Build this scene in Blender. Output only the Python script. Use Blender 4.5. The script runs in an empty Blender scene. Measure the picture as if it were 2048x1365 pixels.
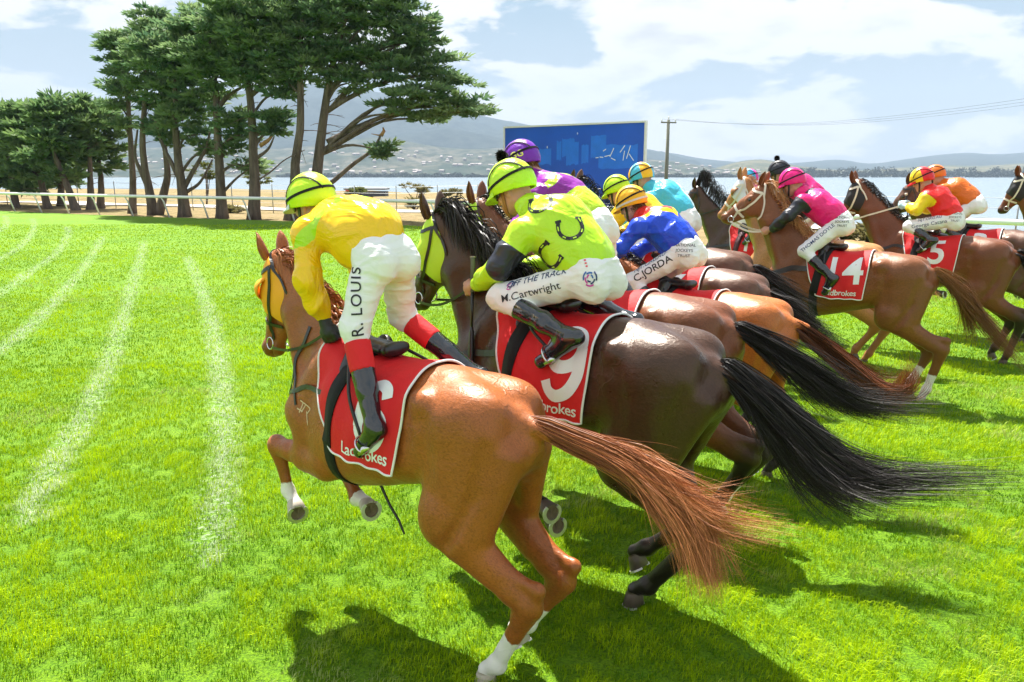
import bpy, bmesh, math, random
import numpy as np
from mathutils import Vector, Matrix
from mathutils.bvhtree import BVHTree

# ------------------------------------------------------------------ camera, sky, sun, exposure
SC = bpy.context.scene
COL = SC.collection
R = math.radians
CAM_H = 2.30
cam_data = bpy.data.cameras.new('camera')
cam_data.sensor_width = 36.0
cam_data.lens = 28.0
cam_data.clip_end = 30000.0
cam_data.clip_start = 0.05
cam = bpy.data.objects.new('camera', cam_data)
COL.objects.link(cam)
cam.location = (0, 0, CAM_H)
cam.rotation_euler = (R(90 - 11.96), 0, 0)
SC.camera = cam

SUN_AZ = R(-20)        # measured from the view direction (+Y), negative to the left
SUN_EL = R(60)
SUN_DIR = Vector((math.sin(SUN_AZ) * math.cos(SUN_EL), math.cos(SUN_AZ) * math.cos(SUN_EL), math.sin(SUN_EL)))
sun_data = bpy.data.lights.new('sun', 'SUN')
sun_data.energy = 5.0
sun_data.angle = R(0.55)
sun_data.color = (1.0, 0.955, 0.88)
sun = bpy.data.objects.new('sun', sun_data)
COL.objects.link(sun)
sun.rotation_euler = SUN_DIR.to_track_quat('Z', 'Y').to_euler()
sun.location = (0, 0, 60)

SC.view_settings.view_transform = 'Standard'
SC.view_settings.look = 'None'
SC.view_settings.exposure = 1.60
SC.view_settings.gamma = 1.0
SC.view_settings.use_curve_mapping = False
SC.cycles.max_bounces = 7
SC.cycles.volume_bounces = 0
SC.cycles.transparent_max_bounces = 6
SC.cycles.use_adaptive_sampling = True
SC.cycles.adaptive_threshold = 0.02

def build_world():
    w = bpy.data.worlds.new('World')
    SC.world = w
    w.use_nodes = True
    nt = w.node_tree
    N, L = nt.nodes, nt.links
    N.clear()
    out = N.new('ShaderNodeOutputWorld')
    bg = N.new('ShaderNodeBackground')
    bg.inputs['Strength'].default_value = 0.122
    L.new(bg.outputs[0], out.inputs[0])
    sky = N.new('ShaderNodeTexSky')
    sky.sky_type = 'NISHITA'
    sky.sun_disc = False
    sky.sun_elevation = SUN_EL
    sky.sun_rotation = SUN_AZ
    sky.altitude = 20
    sky.air_density = 1.0
    sky.dust_density = 1.2
    sky.ozone_density = 1.3
    tc = N.new('ShaderNodeTexCoord')
    sep = N.new('ShaderNodeSeparateXYZ')
    L.new(tc.outputs['Generated'], sep.inputs[0])
    # clouds lie on a flat layer overhead: project the view direction on it
    zc = N.new('ShaderNodeMath'); zc.operation = 'MAXIMUM'; zc.inputs[1].default_value = 0.0
    L.new(sep.outputs['Z'], zc.inputs[0])
    za = N.new('ShaderNodeMath'); za.operation = 'ADD'; za.inputs[1].default_value = 0.10
    L.new(zc.outputs[0], za.inputs[0])
    dx = N.new('ShaderNodeMath'); dx.operation = 'DIVIDE'
    dy = N.new('ShaderNodeMath'); dy.operation = 'DIVIDE'
    L.new(sep.outputs['X'], dx.inputs[0]); L.new(za.outputs[0], dx.inputs[1])
    L.new(sep.outputs['Y'], dy.inputs[0]); L.new(za.outputs[0], dy.inputs[1])
    cmb = N.new('ShaderNodeCombineXYZ')
    L.new(dx.outputs[0], cmb.inputs[0]); L.new(dy.outputs[0], cmb.inputs[1])
    n1 = N.new('ShaderNodeTexNoise'); n1.inputs['Scale'].default_value = 1.6
    n1.inputs['Detail'].default_value = 9; n1.inputs['Roughness'].default_value = 0.56
    n1.inputs['Distortion'].default_value = 0.25
    mp = N.new('ShaderNodeMapping'); mp.inputs['Location'].default_value = (CLOUD_OFF[0], CLOUD_OFF[1], CLOUD_OFF[2])
    mp.inputs['Scale'].default_value = (3.4, 3.4, 9.5)
    L.new(tc.outputs['Generated'], mp.inputs[0]); L.new(mp.outputs[0], n1.inputs['Vector'])
    ramp = N.new('ShaderNodeValToRGB')
    ramp.color_ramp.elements[0].position = 0.452
    ramp.color_ramp.elements[1].position = 0.505
    L.new(n1.outputs['Fac'], ramp.inputs[0])
    # grey undersides where the cloud is thick
    r2 = N.new('ShaderNodeValToRGB')
    r2.color_ramp.elements[0].position = 0.57; r2.color_ramp.elements[0].color = (3.5, 3.42, 3.32, 1)
    r2.color_ramp.elements[1].position = 0.74; r2.color_ramp.elements[1].color = (1.95, 1.95, 1.98, 1)
    L.new(n1.outputs['Fac'], r2.inputs[0])
    # haze brightening towards the horizon, same all round
    hz = N.new('ShaderNodeMapRange')
    hz.inputs['From Min'].default_value = 0.0; hz.inputs['From Max'].default_value = 0.22
    hz.inputs['To Min'].default_value = 0.85; hz.inputs['To Max'].default_value = 0.0
    L.new(zc.outputs[0], hz.inputs['Value'])
    mh = N.new('ShaderNodeMix'); mh.data_type = 'RGBA'
    mh.inputs['B'].default_value = (2.55, 2.62, 2.66, 1)
    L.new(hz.outputs[0], mh.inputs['Factor'])
    # pale blue of a thinly veiled sky
    mv = N.new('ShaderNodeMix'); mv.data_type = 'RGBA'; mv.inputs['Factor'].default_value = 0.96
    mv.inputs['B'].default_value = (0.95, 1.48, 1.92, 1)
    L.new(sky.outputs[0], mv.inputs['A'])
    L.new(mv.outputs['Result'], mh.inputs['A'])
    mc = N.new('ShaderNodeMix'); mc.data_type = 'RGBA'
    L.new(ramp.outputs[0], mc.inputs['Factor'])
    L.new(mh.outputs['Result'], mc.inputs['A'])
    L.new(r2.outputs[0], mc.inputs['B'])
    L.new(mc.outputs['Result'], bg.inputs['Color'])
CLOUD_OFF = (5.3, 2.2, 0.35)
build_world()

# ------------------------------------------------------------------ object helpers
def tag(o, label=None, cat=None, group=None, kind=None):
    if label: o['label'] = label
    if cat: o['category'] = cat
    if group: o['group'] = group
    if kind: o['kind'] = kind
    return o

def mesh_obj(name, verts, faces, mat=None, parent=None, smooth=True):
    me = bpy.data.meshes.new(name)
    v = np.asarray(verts, dtype=np.float32)
    if isinstance(faces, np.ndarray):
        n, k = faces.shape
        me.vertices.add(len(v)); me.vertices.foreach_set('co', v.ravel())
        me.loops.add(n * k); me.loops.foreach_set('vertex_index', faces.astype(np.int32).ravel())
        me.polygons.add(n); me.polygons.foreach_set('loop_start', np.arange(0, n * k, k, dtype=np.int32))
        me.update(calc_edges=True)
    else:
        me.from_pydata([tuple(p) for p in v.tolist()], [], faces)
        me.update()
    me.validate()
    if smooth:
        me.polygons.foreach_set('use_smooth', np.ones(len(me.polygons), dtype=bool))
    if mat: me.materials.append(mat)
    o = bpy.data.objects.new(name, me)
    COL.objects.link(o)
    if parent: o.parent = parent
    return o

def set_attr(o, name, vals):
    a = o.data.attributes.new(name, 'FLOAT', 'POINT')
    a.data.foreach_set('value', np.asarray(vals, dtype=np.float32))

def empty(name, loc=(0, 0, 0), rz=0.0, parent=None):
    o = bpy.data.objects.new(name, None)
    o.empty_display_size = 0.2
    COL.objects.link(o)
    o.location = loc; o.rotation_euler = (0, 0, rz)
    if parent: o.parent = parent
    return o

class MB:
    """collects simple shapes into one mesh"""
    def __init__(s): s.v = []; s.f = []
    def add(s, v, f):
        b = len(s.v); s.v += [tuple(p) for p in v]; s.f += [tuple(i + b for i in q) for q in f]
    def box(s, c, d, rz=0.0, rot=None):
        hx, hy, hz = d[0] / 2, d[1] / 2, d[2] / 2
        m = rot if rot is not None else Matrix.Rotation(rz, 3, 'Z')
        P = [Vector(c) + m @ Vector((x, y, z)) for z in (-hz, hz) for y in (-hy, hy) for x in (-hx, hx)]
        s.add(P, [(0, 2, 3, 1), (4, 5, 7, 6), (0, 1, 5, 4), (2, 6, 7, 3), (0, 4, 6, 2), (1, 3, 7, 5)])
    def tube(s, pts, rad, seg=8, cap=True):
        pts = [Vector(p) for p in pts]
        n = len(pts)
        rr = rad if hasattr(rad, '__len__') else [rad] * n
        prev = None; V = []
        for i, p in enumerate(pts):
            t = (pts[min(i + 1, n - 1)] - pts[max(i - 1, 0)])
            t = t.normalized() if t.length > 1e-9 else Vector((0, 0, 1))
            if prev is None:
                a = Vector((0, 0, 1)) if abs(t.z) < 0.9 else Vector((1, 0, 0))
                u = t.cross(a).normalized()
            else:
                u = prev - t * prev.dot(t)
                u = u.normalized() if u.length > 1e-6 else t.orthogonal().normalized()
            prev = u; w = t.cross(u)
            V += [p + (u * math.cos(2 * math.pi * j / seg) + w * math.sin(2 * math.pi * j / seg)) * rr[i] for j in range(seg)]
        F = [(i * seg + j, i * seg + (j + 1) % seg, (i + 1) * seg + (j + 1) % seg, (i + 1) * seg + j) for i in range(n - 1) for j in range(seg)]
        if cap:
            F.append(tuple(range(seg))[::-1]); F.append(tuple((n - 1) * seg + j for j in range(seg)))
        s.add(V, F)
    def build(s, name, mat=None, parent=None, smooth=False):
        return mesh_obj(name, s.v, s.f, mat, parent, smooth)

def spline(pts, n):
    """Catmull-Rom through pts, n samples"""
    P = np.asarray(pts, float)
    P = np.vstack([2 * P[0] - P[1], P, 2 * P[-1] - P[-2]])
    m = len(P) - 3
    t = np.linspace(0, m - 1e-9, n); i = t.astype(int); f = (t - i)[:, None]
    a, b, c, d = P[i], P[i + 1], P[i + 2], P[i + 3]
    return 0.5 * (2 * b + (c - a) * f + (2 * a - 5 * b + 4 * c - d) * f ** 2 + (3 * b - a - 3 * c + d) * f ** 3)

# ------------------------------------------------------------------ implicit surfaces
def vnoise(P, seed=0):
    """smooth lattice noise in [-1,1] at points P (n,3)"""
    P = np.asarray(P, np.float32)
    i = np.floor(P).astype(np.int64); f = P - i
    f = f * f * (3 - 2 * f)
    out = np.zeros(len(P), np.float32)
    for dx in (0, 1):
        wx = f[:, 0] if dx else 1 - f[:, 0]
        for dy in (0, 1):
            wy = f[:, 1] if dy else 1 - f[:, 1]
            for dz in (0, 1):
                wz = f[:, 2] if dz else 1 - f[:, 2]
                h = ((i[:, 0] + dx) * 374761393 + (i[:, 1] + dy) * 668265263 + (i[:, 2] + dz) * 2147483647 + seed * 1274126177) & 0x7fffffff
                h = ((h ^ (h >> 13)) * 1274126177) & 0x7fffffff
                h = h ^ (h >> 16)
                out += wx * wy * wz * ((h & 0xffff).astype(np.float32) / 32767.5 - 1)
    return out

class Vol:
    def __init__(s, lo, hi, h):
        s.lo = np.array(lo, np.float32); s.h = h
        s.n = np.ceil((np.array(hi) - np.array(lo)) / h).astype(int) + 1
        s.ax = [(s.lo[i] + h * np.arange(s.n[i])).astype(np.float32) for i in range(3)]
        s.d = np.full(tuple(s.n), 1.0, np.float32)
        s.post = []
    def _sl(s, lo, hi):
        sl = []
        for i in range(3):
            a = int(max(0, math.floor((lo[i] - s.lo[i]) / s.h))); b = int(min(s.n[i], math.ceil((hi[i] - s.lo[i]) / s.h) + 1))
            if b <= a: return None
            sl.append(slice(a, b))
        return tuple(sl)
    def apply(s, fn, lo, hi, k, op='add'):
        pad = k + 2.5 * s.h
        sl = s._sl([a - pad for a in lo], [b + pad for b in hi])
        if sl is None: return
        X = s.ax[0][sl[0]][:, None, None]; Y = s.ax[1][sl[1]][None, :, None]; Z = s.ax[2][sl[2]][None, None, :]
        b = fn(X, Y, Z); a = s.d[sl]
        if op == 'sub':
            b = -b
            h = np.maximum(k - np.abs(a - b), 0) / k
            s.d[sl] = np.maximum(a, b) + h * h * k * 0.25
        else:
            h = np.maximum(k - np.abs(a - b), 0) / k
            s.d[sl] = np.minimum(a, b) - h * h * k * 0.25
    def cone(s, a, b, ra, rb, sy=1.0, k=0.03, op='add'):
        a = np.array(a, np.float32); b = np.array(b, np.float32)
        r = max(ra, rb)
        lo = np.minimum(a, b) - r; hi = np.maximum(a, b) + r
        A = a.copy(); B = b.copy(); A[1] /= sy; B[1] /= sy
        ab = B - A; L2 = float(ab @ ab) + 1e-12
        def fn(X, Y, Z):
            Yq = Y / sy
            t = np.clip(((X - A[0]) * ab[0] + (Yq - A[1]) * ab[1] + (Z - A[2]) * ab[2]) / L2, 0, 1)
            return np.sqrt((X - A[0] - t * ab[0]) ** 2 + (Yq - A[1] - t * ab[1]) ** 2 + (Z - A[2] - t * ab[2]) ** 2) - (ra + t * (rb - ra))
        s.apply(fn, lo, hi, k, op)
    def ell(s, c, r, rot=None, k=0.03, op='add'):
        c = np.array(c, np.float32); r = np.array(r, np.float32); m = float(r.max())
        M = np.eye(3, dtype=np.float32) if rot is None else np.array(rot, np.float32)   # columns = ellipsoid axes
        def fn(X, Y, Z):
            x, y, z = X - c[0], Y - c[1], Z - c[2]
            q = [(x * M[0, i] + y * M[1, i] + z * M[2, i]) for i in range(3)]
            k0 = np.sqrt(sum((q[i] / r[i]) ** 2 for i in range(3)))
            k1 = np.sqrt(sum((q[i] / r[i] ** 2) ** 2 for i in range(3))) + 1e-6
            return k0 * (k0 - 1) / k1
        s.apply(fn, c - m, c + m, k, op)
    def loft(s, st, k=0.03, pw=2.2, egg=0.0):
        """stations (x, ztop, zbot, halfwidth[, egg])"""
        st = np.array(st, np.float32)
        lo = (st[0, 0], -st[:, 3].max(), st[:, 2].min()); hi = (st[-1, 0], st[:, 3].max(), st[:, 1].max())
        def fn(X, Y, Z):
            x = X.ravel()
            # smooth interpolation of the stations
            xs = np.linspace(st[0, 0], st[-1, 0], 400)
            cols = []
            for j in range(1, st.shape[1]):
                c = np.interp(xs, st[:, 0], st[:, j]); kk = np.ones(25) / 25
                c = np.convolve(np.pad(c, 12, mode='edge'), kk, mode='valid')
                cols.append(np.interp(x, xs, c).astype(np.float32)[:, None, None])
            zt, zb, w = cols[:3]
            eg = cols[3] if len(cols) > 3 else egg
            c = (zt + zb) / 2; h = (zt - zb) / 2
            q = (Z - c) / h
            ww = w * (1 - eg * np.clip(q, -1, 1))
            g = (np.abs(Y / ww) ** pw + np.abs(q) ** pw) ** (1 / pw)
            d = (g - 1) * np.minimum(ww, h)
            ex = np.maximum(np.maximum(st[0, 0] - X, X - st[-1, 0]), 0)
            return np.sqrt(np.maximum(d, 0) ** 2 + ex ** 2) + np.minimum(d, 0)
        s.apply(fn, lo, hi, k)
    def noise(s, freq, amp, seed=0, stretch=(1, 1, 1), band=0.03, ridged=False):
        s.post.append((freq, amp, seed, stretch, ridged))
    def displace(s, v, q):
        """push the vertices along their normals by the collected noises"""
        n = np.cross(v[q[:, 2]] - v[q[:, 0]], v[q[:, 3]] - v[q[:, 1]])
        N = np.stack([sum(np.bincount(q[:, a], weights=n[:, k], minlength=len(v)) for a in range(4)) for k in range(3)], 1)
        N /= np.linalg.norm(N, axis=1, keepdims=True) + 1e-9
        d = np.zeros(len(v), np.float32)
        for freq, amp, seed, stretch, ridged in s.post:
            P = v * np.array(stretch, np.float32) * freq
            if ridged:                               # sharp folds
                P2 = P + .6 * vnoise(P * .7, seed + 31)[:, None] * np.array([1, -.7, .8])
                k = -(1 - np.minimum(1, np.abs(vnoise(P2, seed)) * 2.2)) ** 2 + .15
            else: k = vnoise(P, seed)
            d += amp * k
        return (v - N * d[:, None]).astype(np.float32)
    def mesh(s):
        d = s.d; h = s.h
        ins = d < 0
        n0, n1, n2 = d.shape
        c = ins[:-1, :-1, :-1].astype(np.int8)
        tot = np.zeros((n0 - 1, n1 - 1, n2 - 1), np.int8)
        for a in (0, 1):
            for b in (0, 1):
                for e in (0, 1):
                    tot += ins[a:n0 - 1 + a, b:n1 - 1 + b, e:n2 - 1 + e]
        act = (tot > 0) & (tot < 8)
        idx = np.argwhere(act)
        vid = np.full(act.shape, -1, np.int32); vid[act] = np.arange(len(idx))
        i, j, kk = idx[:, 0], idx[:, 1], idx[:, 2]
        acc = np.zeros((len(idx), 3), np.float32); cnt = np.zeros(len(idx), np.float32)
        corners = [(0, 0, 0), (1, 0, 0), (0, 1, 0), (1, 1, 0), (0, 0, 1), (1, 0, 1), (0, 1, 1), (1, 1, 1)]
        val = {cn: d[i + cn[0], j + cn[1], kk + cn[2]] for cn in corners}
        for cn in corners:
            for axx in range(3):
                if cn[axx] == 0:
                    c2 = list(cn); c2[axx] = 1; c2 = tuple(c2)
                    a, b = val[cn], val[c2]
                    m = (a < 0) != (b < 0)
                    t = np.where(m, a / np.where(m, a - b, 1), 0)
                    p = np.array(cn, np.float32)[None, :] + np.zeros((len(idx), 3), np.float32)
                    p[:, axx] += t
                    acc[m] += p[m]; cnt[m] += 1
        v = (idx + acc / np.maximum(cnt, 1)[:, None]) * h + s.lo
        quads = []
        for axx in range(3):
            o1, o2 = [(1, 2), (2, 0), (0, 1)][axx]
            sa = [slice(None)] * 3; sb = [slice(None)] * 3
            sa[axx] = slice(0, -1); sb[axx] = slice(1, None)
            A = ins[tuple(sa)]; B = ins[tuple(sb)]
            e = np.argwhere(A != B)
            ok = (e[:, o1] > 0) & (e[:, o2] > 0) & (e[:, o1] < d.shape[o1] - 1) & (e[:, o2] < d.shape[o2] - 1)
            e = e[ok]
            fl = A[e[:, 0], e[:, 1], e[:, 2]]
            q = []
            for (da, db) in ((0, 0), (1, 0), (1, 1), (0, 1)):
                f = e.copy(); f[:, o1] -= da; f[:, o2] -= db
                q.append(vid[f[:, 0], f[:, 1], f[:, 2]])
            q = np.stack(q, 1)
            q[~fl] = q[~fl][:, ::-1]
            quads.append(q)
        q = np.vstack(quads); q = q[(q >= 0).all(1)]; v = v.astype(np.float32)
        if s.post: v = s.displace(v, q)
        return v, q

def smooth_verts(v, q, it=1, lam=0.5):
    i = np.concatenate([q[:, a] for a in range(4)] + [q[:, (a + 1) % 4] for a in range(4)])
    j = np.concatenate([q[:, (a + 1) % 4] for a in range(4)] + [q[:, a] for a in range(4)])
    n = len(v); cnt = np.maximum(np.bincount(i, minlength=n), 1)[:, None]
    for _ in range(it):
        acc = np.stack([np.bincount(i, weights=v[j, k], minlength=n) for k in range(3)], 1)
        v = (v + lam * (acc / cnt - v)).astype(np.float32)
    return v
# ------------------------------------------------------------------ materials
def new_mat(name):
    m = bpy.data.materials.new(name); m.use_nodes = True
    nt = m.node_tree; b = nt.nodes['Principled BSDF']
    return m, nt, b

def nd(nt, typ, **kw):
    n = nt.nodes.new(typ)
    for k, v in kw.items():
        if k.startswith('i_'):
            key = k[2:].replace('_', ' ')
            n.inputs[key].default_value = v
        else: setattr(n, k, v)
    return n

def mixc(nt, fac, a, b, blend='MIX'):
    n = nt.nodes.new('ShaderNodeMix'); n.data_type = 'RGBA'; n.blend_type = blend
    for sock, val in (('Factor', fac), ('A', a), ('B', b)):
        if hasattr(val, 'is_output') or isinstance(val, bpy.types.NodeSocket): nt.links.new(val, n.inputs[sock])
        elif sock == 'Factor': n.inputs[sock].default_value = val
        else: n.inputs[sock].default_value = tuple(val)[:3] + (1,)
    return n.outputs['Result']

def noise_tex(nt, scale, detail=3, rough=0.55, coord='Object', stretch=None, dist=0.0):
    tc = nt.nodes.new('ShaderNodeTexCoord')
    src = tc.outputs[coord]
    if stretch:
        mp = nt.nodes.new('ShaderNodeMapping'); mp.inputs['Scale'].default_value = stretch
        nt.links.new(src, mp.inputs[0]); src = mp.outputs[0]
    n = nd(nt, 'ShaderNodeTexNoise'); n.inputs['Scale'].default_value = scale
    n.inputs['Detail'].default_value = detail; n.inputs['Roughness'].default_value = rough
    n.inputs['Distortion'].default_value = dist
    nt.links.new(src, n.inputs['Vector'])
    return n.outputs['Fac']

def bump(nt, b, h, strength, dist, prev=None):
    n = nt.nodes.new('ShaderNodeBump'); n.inputs['Strength'].default_value = strength; n.inputs['Distance'].default_value = dist
    nt.links.new(h, n.inputs['Height'])
    if prev is not None: nt.links.new(prev, n.inputs['Normal'])
    nt.links.new(n.outputs[0], b.inputs['Normal'])
    return n.outputs[0]

def ramp(nt, src, stops):
    n = nt.nodes.new('ShaderNodeValToRGB'); e = n.color_ramp.elements
    while len(e) < len(stops): e.new(0.5)
    for el, (p, c) in zip(e, stops):
        el.position = p; el.color = (c, c, c, 1) if not hasattr(c, '__len__') else tuple(c)[:3] + (1,)
    nt.links.new(src, n.inputs[0])
    return n.outputs[0]

def plain(name, col, rough=0.6, metal=0.0, var=0.12, nscale=6.0, bmp=0.0, bscale=40.0, spec=0.5, coat=0.0, stretch=None, bdist=0.004):
    m, nt, b = new_mat(name)
    b.inputs['Roughness'].default_value = rough; b.inputs['Metallic'].default_value = metal
    b.inputs['Specular IOR Level'].default_value = spec; b.inputs['Coat Weight'].default_value = coat
    f = noise_tex(nt, nscale, 4, stretch=stretch)
    c = mixc(nt, f, [x * (1 - var) for x in col], [min(1, x * (1 + var)) for x in col])
    nt.links.new(c, b.inputs['Base Color'])
    if bmp: bump(nt, b, noise_tex(nt, bscale, 4, stretch=stretch), bmp, bdist)
    return m

def attr(nt, name, typ='GEOMETRY'):
    n = nt.nodes.new('ShaderNodeAttribute'); n.attribute_name = name; n.attribute_type = typ
    return n.outputs['Fac']

def step(nt, src, w=0.0, at=0.0):
    """1 where src > at, over a soft width w"""
    n = nd(nt, 'ShaderNodeMapRange')
    n.inputs['From Min'].default_value = at - w - 1e-4; n.inputs['From Max'].default_value = at + w + 1e-4
    nt.links.new(src, n.inputs['Value'])
    return n.outputs[0]

def coat_mat(name, base, points, rough=0.38):
    """horse coat: base colour, colour of the points (legs, muzzle), white socks by attribute"""
    m, nt, b = new_mat(name)
    f = noise_tex(nt, 3.0, 5, 0.6)
    c = mixc(nt, ramp(nt, f, [(0.3, 0), (0.7, 1)]), [x * 0.84 for x in base], [x * 1.16 for x in base])
    f2 = noise_tex(nt, 260, 2, 0.6, stretch=(0.25, 1, 1))
    c = mixc(nt, ramp(nt, f2, [(0.40, 0.0), (0.72, 0.5)]), c, [min(1, x * 1.55 + 0.006) for x in base])
    c = mixc(nt, ramp(nt, noise_tex(nt, 190, 2, .7, stretch=(.3, 1, .6)), [(0.36, .55), (0.52, 0.0)]), c, [x * .45 for x in base])
    c = mixc(nt, ramp(nt, noise_tex(nt, 1.6, 5, .65), [(0.50, 0.0), (0.66, .45)]), c, [x * .55 for x in base])
    c = mixc(nt, attr(nt, 'pt'), c, points)
    edge = nt.nodes.new('ShaderNodeMath'); edge.operation = 'ADD'
    e2 = nt.nodes.new('ShaderNodeMath'); e2.operation = 'MULTIPLY_ADD'; e2.inputs[1].default_value = 0.05; e2.inputs[2].default_value = -0.025
    nt.links.new(noise_tex(nt, 28, 3), e2.inputs[0])
    nt.links.new(attr(nt, 'sock'), edge.inputs[0]); nt.links.new(e2.outputs[0], edge.inputs[1])
    c = mixc(nt, step(nt, edge.outputs[0], 0.004), c, (0.78, 0.74, 0.70))
    nt.links.new(c, b.inputs['Base Color'])
    b.inputs['Roughness'].default_value = rough
    b.inputs['Specular IOR Level'].default_value = 0.55
    b.inputs['Sheen Weight'].default_value = 0.06; b.inputs['Sheen Roughness'].default_value = 0.35
    b.inputs['Specular Tint'].default_value = (1.0, 0.86, 0.74, 1)
    b.inputs['Sheen Tint'].default_value = (1, 0.9, 0.8, 1)
    rr = noise_tex(nt, 7, 4)
    nt.links.new(ramp(nt, rr, [(0.3, rough - 0.07), (0.75, rough + 0.12)]), b.inputs['Roughness'])
    p = bump(nt, b, noise_tex(nt, 9, 4, 0.6, stretch=(0.8, 1, 0.7), dist=.6), 0.34, 0.022)
    # raised veins
    vt = nt.nodes.new('ShaderNodeTexVoronoi'); vt.feature = 'DISTANCE_TO_EDGE'; vt.inputs['Scale'].default_value = 5.5
    vtc = nt.nodes.new('ShaderNodeTexCoord'); vmx = nt.nodes.new('ShaderNodeMix'); vmx.data_type = 'VECTOR'; vmx.inputs['Factor'].default_value = .22
    vn = nd(nt, 'ShaderNodeTexNoise'); vn.inputs['Scale'].default_value = 7; vn.inputs['Detail'].default_value = 2
    nt.links.new(vtc.outputs['Object'], vn.inputs['Vector']); nt.links.new(vtc.outputs['Object'], vmx.inputs['A']); nt.links.new(vn.outputs['Color'], vmx.inputs['B'])
    nt.links.new(vmx.outputs['Result'], vt.inputs['Vector'])
    vr = ramp(nt, vt.outputs['Distance'], [(0.0, 1.0), (0.035, 0.0)])
    vm = nt.nodes.new('ShaderNodeMath'); vm.operation = 'MULTIPLY'
    nt.links.new(vr, vm.inputs[0]); nt.links.new(ramp(nt, noise_tex(nt, 2.5, 2), [(.50, 0), (.62, 1)]), vm.inputs[1])
    p = bump(nt, b, vm.outputs[0], 0.30, 0.006, p)
    p = bump(nt, b, noise_tex(nt, 22, 4, 0.6, stretch=(0.55, 1, 1)), 0.22, 0.010, p)
    p = bump(nt, b, noise_tex(nt, 55, 3, 0.7, stretch=(0.5, 1, 1)), 0.30, 0.004, p)
    p = bump(nt, b, noise_tex(nt, 300, 2, 0.7, stretch=(0.25, 1, 1)), 0.55, 0.0016, p)
    return m

def hair_mat(name, root, tip, rough=0.5, tpow=1.6):
    m, nt, b = new_mat(name)
    pw = nt.nodes.new('ShaderNodeMath'); pw.operation = 'POWER'; pw.inputs[1].default_value = tpow
    nt.links.new(attr(nt, 't'), pw.inputs[0])
    c = mixc(nt, pw.outputs[0], root, tip)
    r = attr(nt, 'rnd')
    c = mixc(nt, r, c, [min(1, x * 1.9 + 0.012) for x in tip])
    n = [x for x in nt.nodes if x.type == 'MIX'][-1]
    mm = nt.nodes.new('ShaderNodeMath'); mm.operation = 'MULTIPLY'; mm.inputs[1].default_value = 0.55
    nt.links.new(r, mm.inputs[0]); nt.links.new(mm.outputs[0], n.inputs['Factor'])
    nt.links.new(c, b.inputs['Base Color'])
    b.inputs['Roughness'].default_value = rough
    b.inputs['Specular IOR Level'].default_value = 0.3
    return m

def silk(name, layers, rough=0.34, wr=0.6, scale=9.0, stretch=None):
    """jacket cloth. layers: list of colours; colour i+1 shows where attribute m{i} > 0"""
    m, nt, b = new_mat(name)
    c = None
    for i, col in enumerate(layers):
        if i == 0:
            f = noise_tex(nt, 4, 3)
            c = mixc(nt, f, [x * 0.93 for x in col], [min(1, x * 1.06) for x in col])
        else:
            c = mixc(nt, step(nt, attr(nt, 'm%d' % (i - 1)), 0.002), c, col)
    nt.links.new(c, b.inputs['Base Color'])
    b.inputs['Roughness'].default_value = rough
    b.inputs['Specular IOR Level'].default_value = 0.45
    p = bump(nt, b, noise_tex(nt, scale, 3, 0.5, stretch=stretch, dist=1.6), wr, 0.03)
    p = bump(nt, b, noise_tex(nt, scale * 2.6, 3, 0.5, dist=1.2, stretch=(1.6, 1, .6)), wr * 0.35, 0.008, p)
    bump(nt, b, noise_tex(nt, 700, 1), 0.12, 0.001, p)
    return m

M = {}
M['black_leather'] = plain('black_leather', (0.012, 0.012, 0.014), 0.32, bmp=0.25, bscale=60, spec=0.6)
M['patent'] = plain('patent_boot', (0.006, 0.009, 0.014), 0.13, bmp=0.35, bscale=11, spec=0.7, coat=0.5, bdist=0.02)
M['brown_leather'] = plain('brown_leather', (0.06, 0.022, 0.012), 0.4, bmp=0.25, bscale=60)
M['white_strap'] = plain('white_strap', (0.72, 0.66, 0.55), 0.55, bmp=0.2, bscale=80)
M['steel'] = plain('steel', (0.62, 0.62, 0.62), 0.22, metal=1.0, var=0.05)
M['shoe'] = plain('horseshoe_metal', (0.62, 0.60, 0.57), 0.42, metal=0.85, var=0.25, nscale=40, bmp=0.3, bscale=90)
M['red_cloth'] = plain('red_cloth', (0.66, 0.006, 0.010), 0.72, var=0.08, bmp=0.45, bscale=14, bdist=0.02)
M['white_print'] = plain('white_print', (0.80, 0.79, 0.80), 0.7, var=0.03)
M['black_elastic'] = plain('black_elastic', (0.008, 0.008, 0.009), 0.7, bmp=0.4, bscale=220, spec=0.3)
M['maroon_elastic'] = plain('maroon_elastic', (0.05, 0.006, 0.014), 0.6, bmp=0.4, bscale=220)
M['hoof'] = plain('hoof_horn', (0.10, 0.075, 0.055), 0.5, var=0.35, nscale=30, bmp=0.4, bscale=30, stretch=(1, 1, 0.2))
M['hoof_pale'] = plain('hoof_pale', (0.50, 0.44, 0.36), 0.5, var=0.2, nscale=30, bmp=0.4, bscale=30)
M['sole'] = plain('hoof_sole', (0.16, 0.115, 0.07), 0.85, var=0.5, nscale=45, bmp=0.7, bscale=40)
M['skin'] = plain('skin', (0.52, 0.27, 0.19), 0.5, var=0.12, nscale=14, bmp=0.12, bscale=120)
M['skin'].node_tree.nodes['Principled BSDF'].inputs['Subsurface Weight'].default_value = 0.12
M['skin'].node_tree.nodes['Principled BSDF'].inputs['Subsurface Radius'].default_value = (0.02, 0.008, 0.004)
M['eye'] = plain('eye', (0.012, 0.008, 0.006), 0.06, var=0.0, coat=1.0)
M['white_eye'] = plain('white_eye', (0.75, 0.72, 0.68), 0.15, var=0.02)
M['breeches'] = silk('white_breeches', [(0.80, 0.79, 0.81)], rough=0.55, wr=0.26, scale=7, stretch=(1, .6, 1.5))
M['ink_black'] = plain('ink_black', (0.012, 0.012, 0.016), 0.6)
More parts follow.
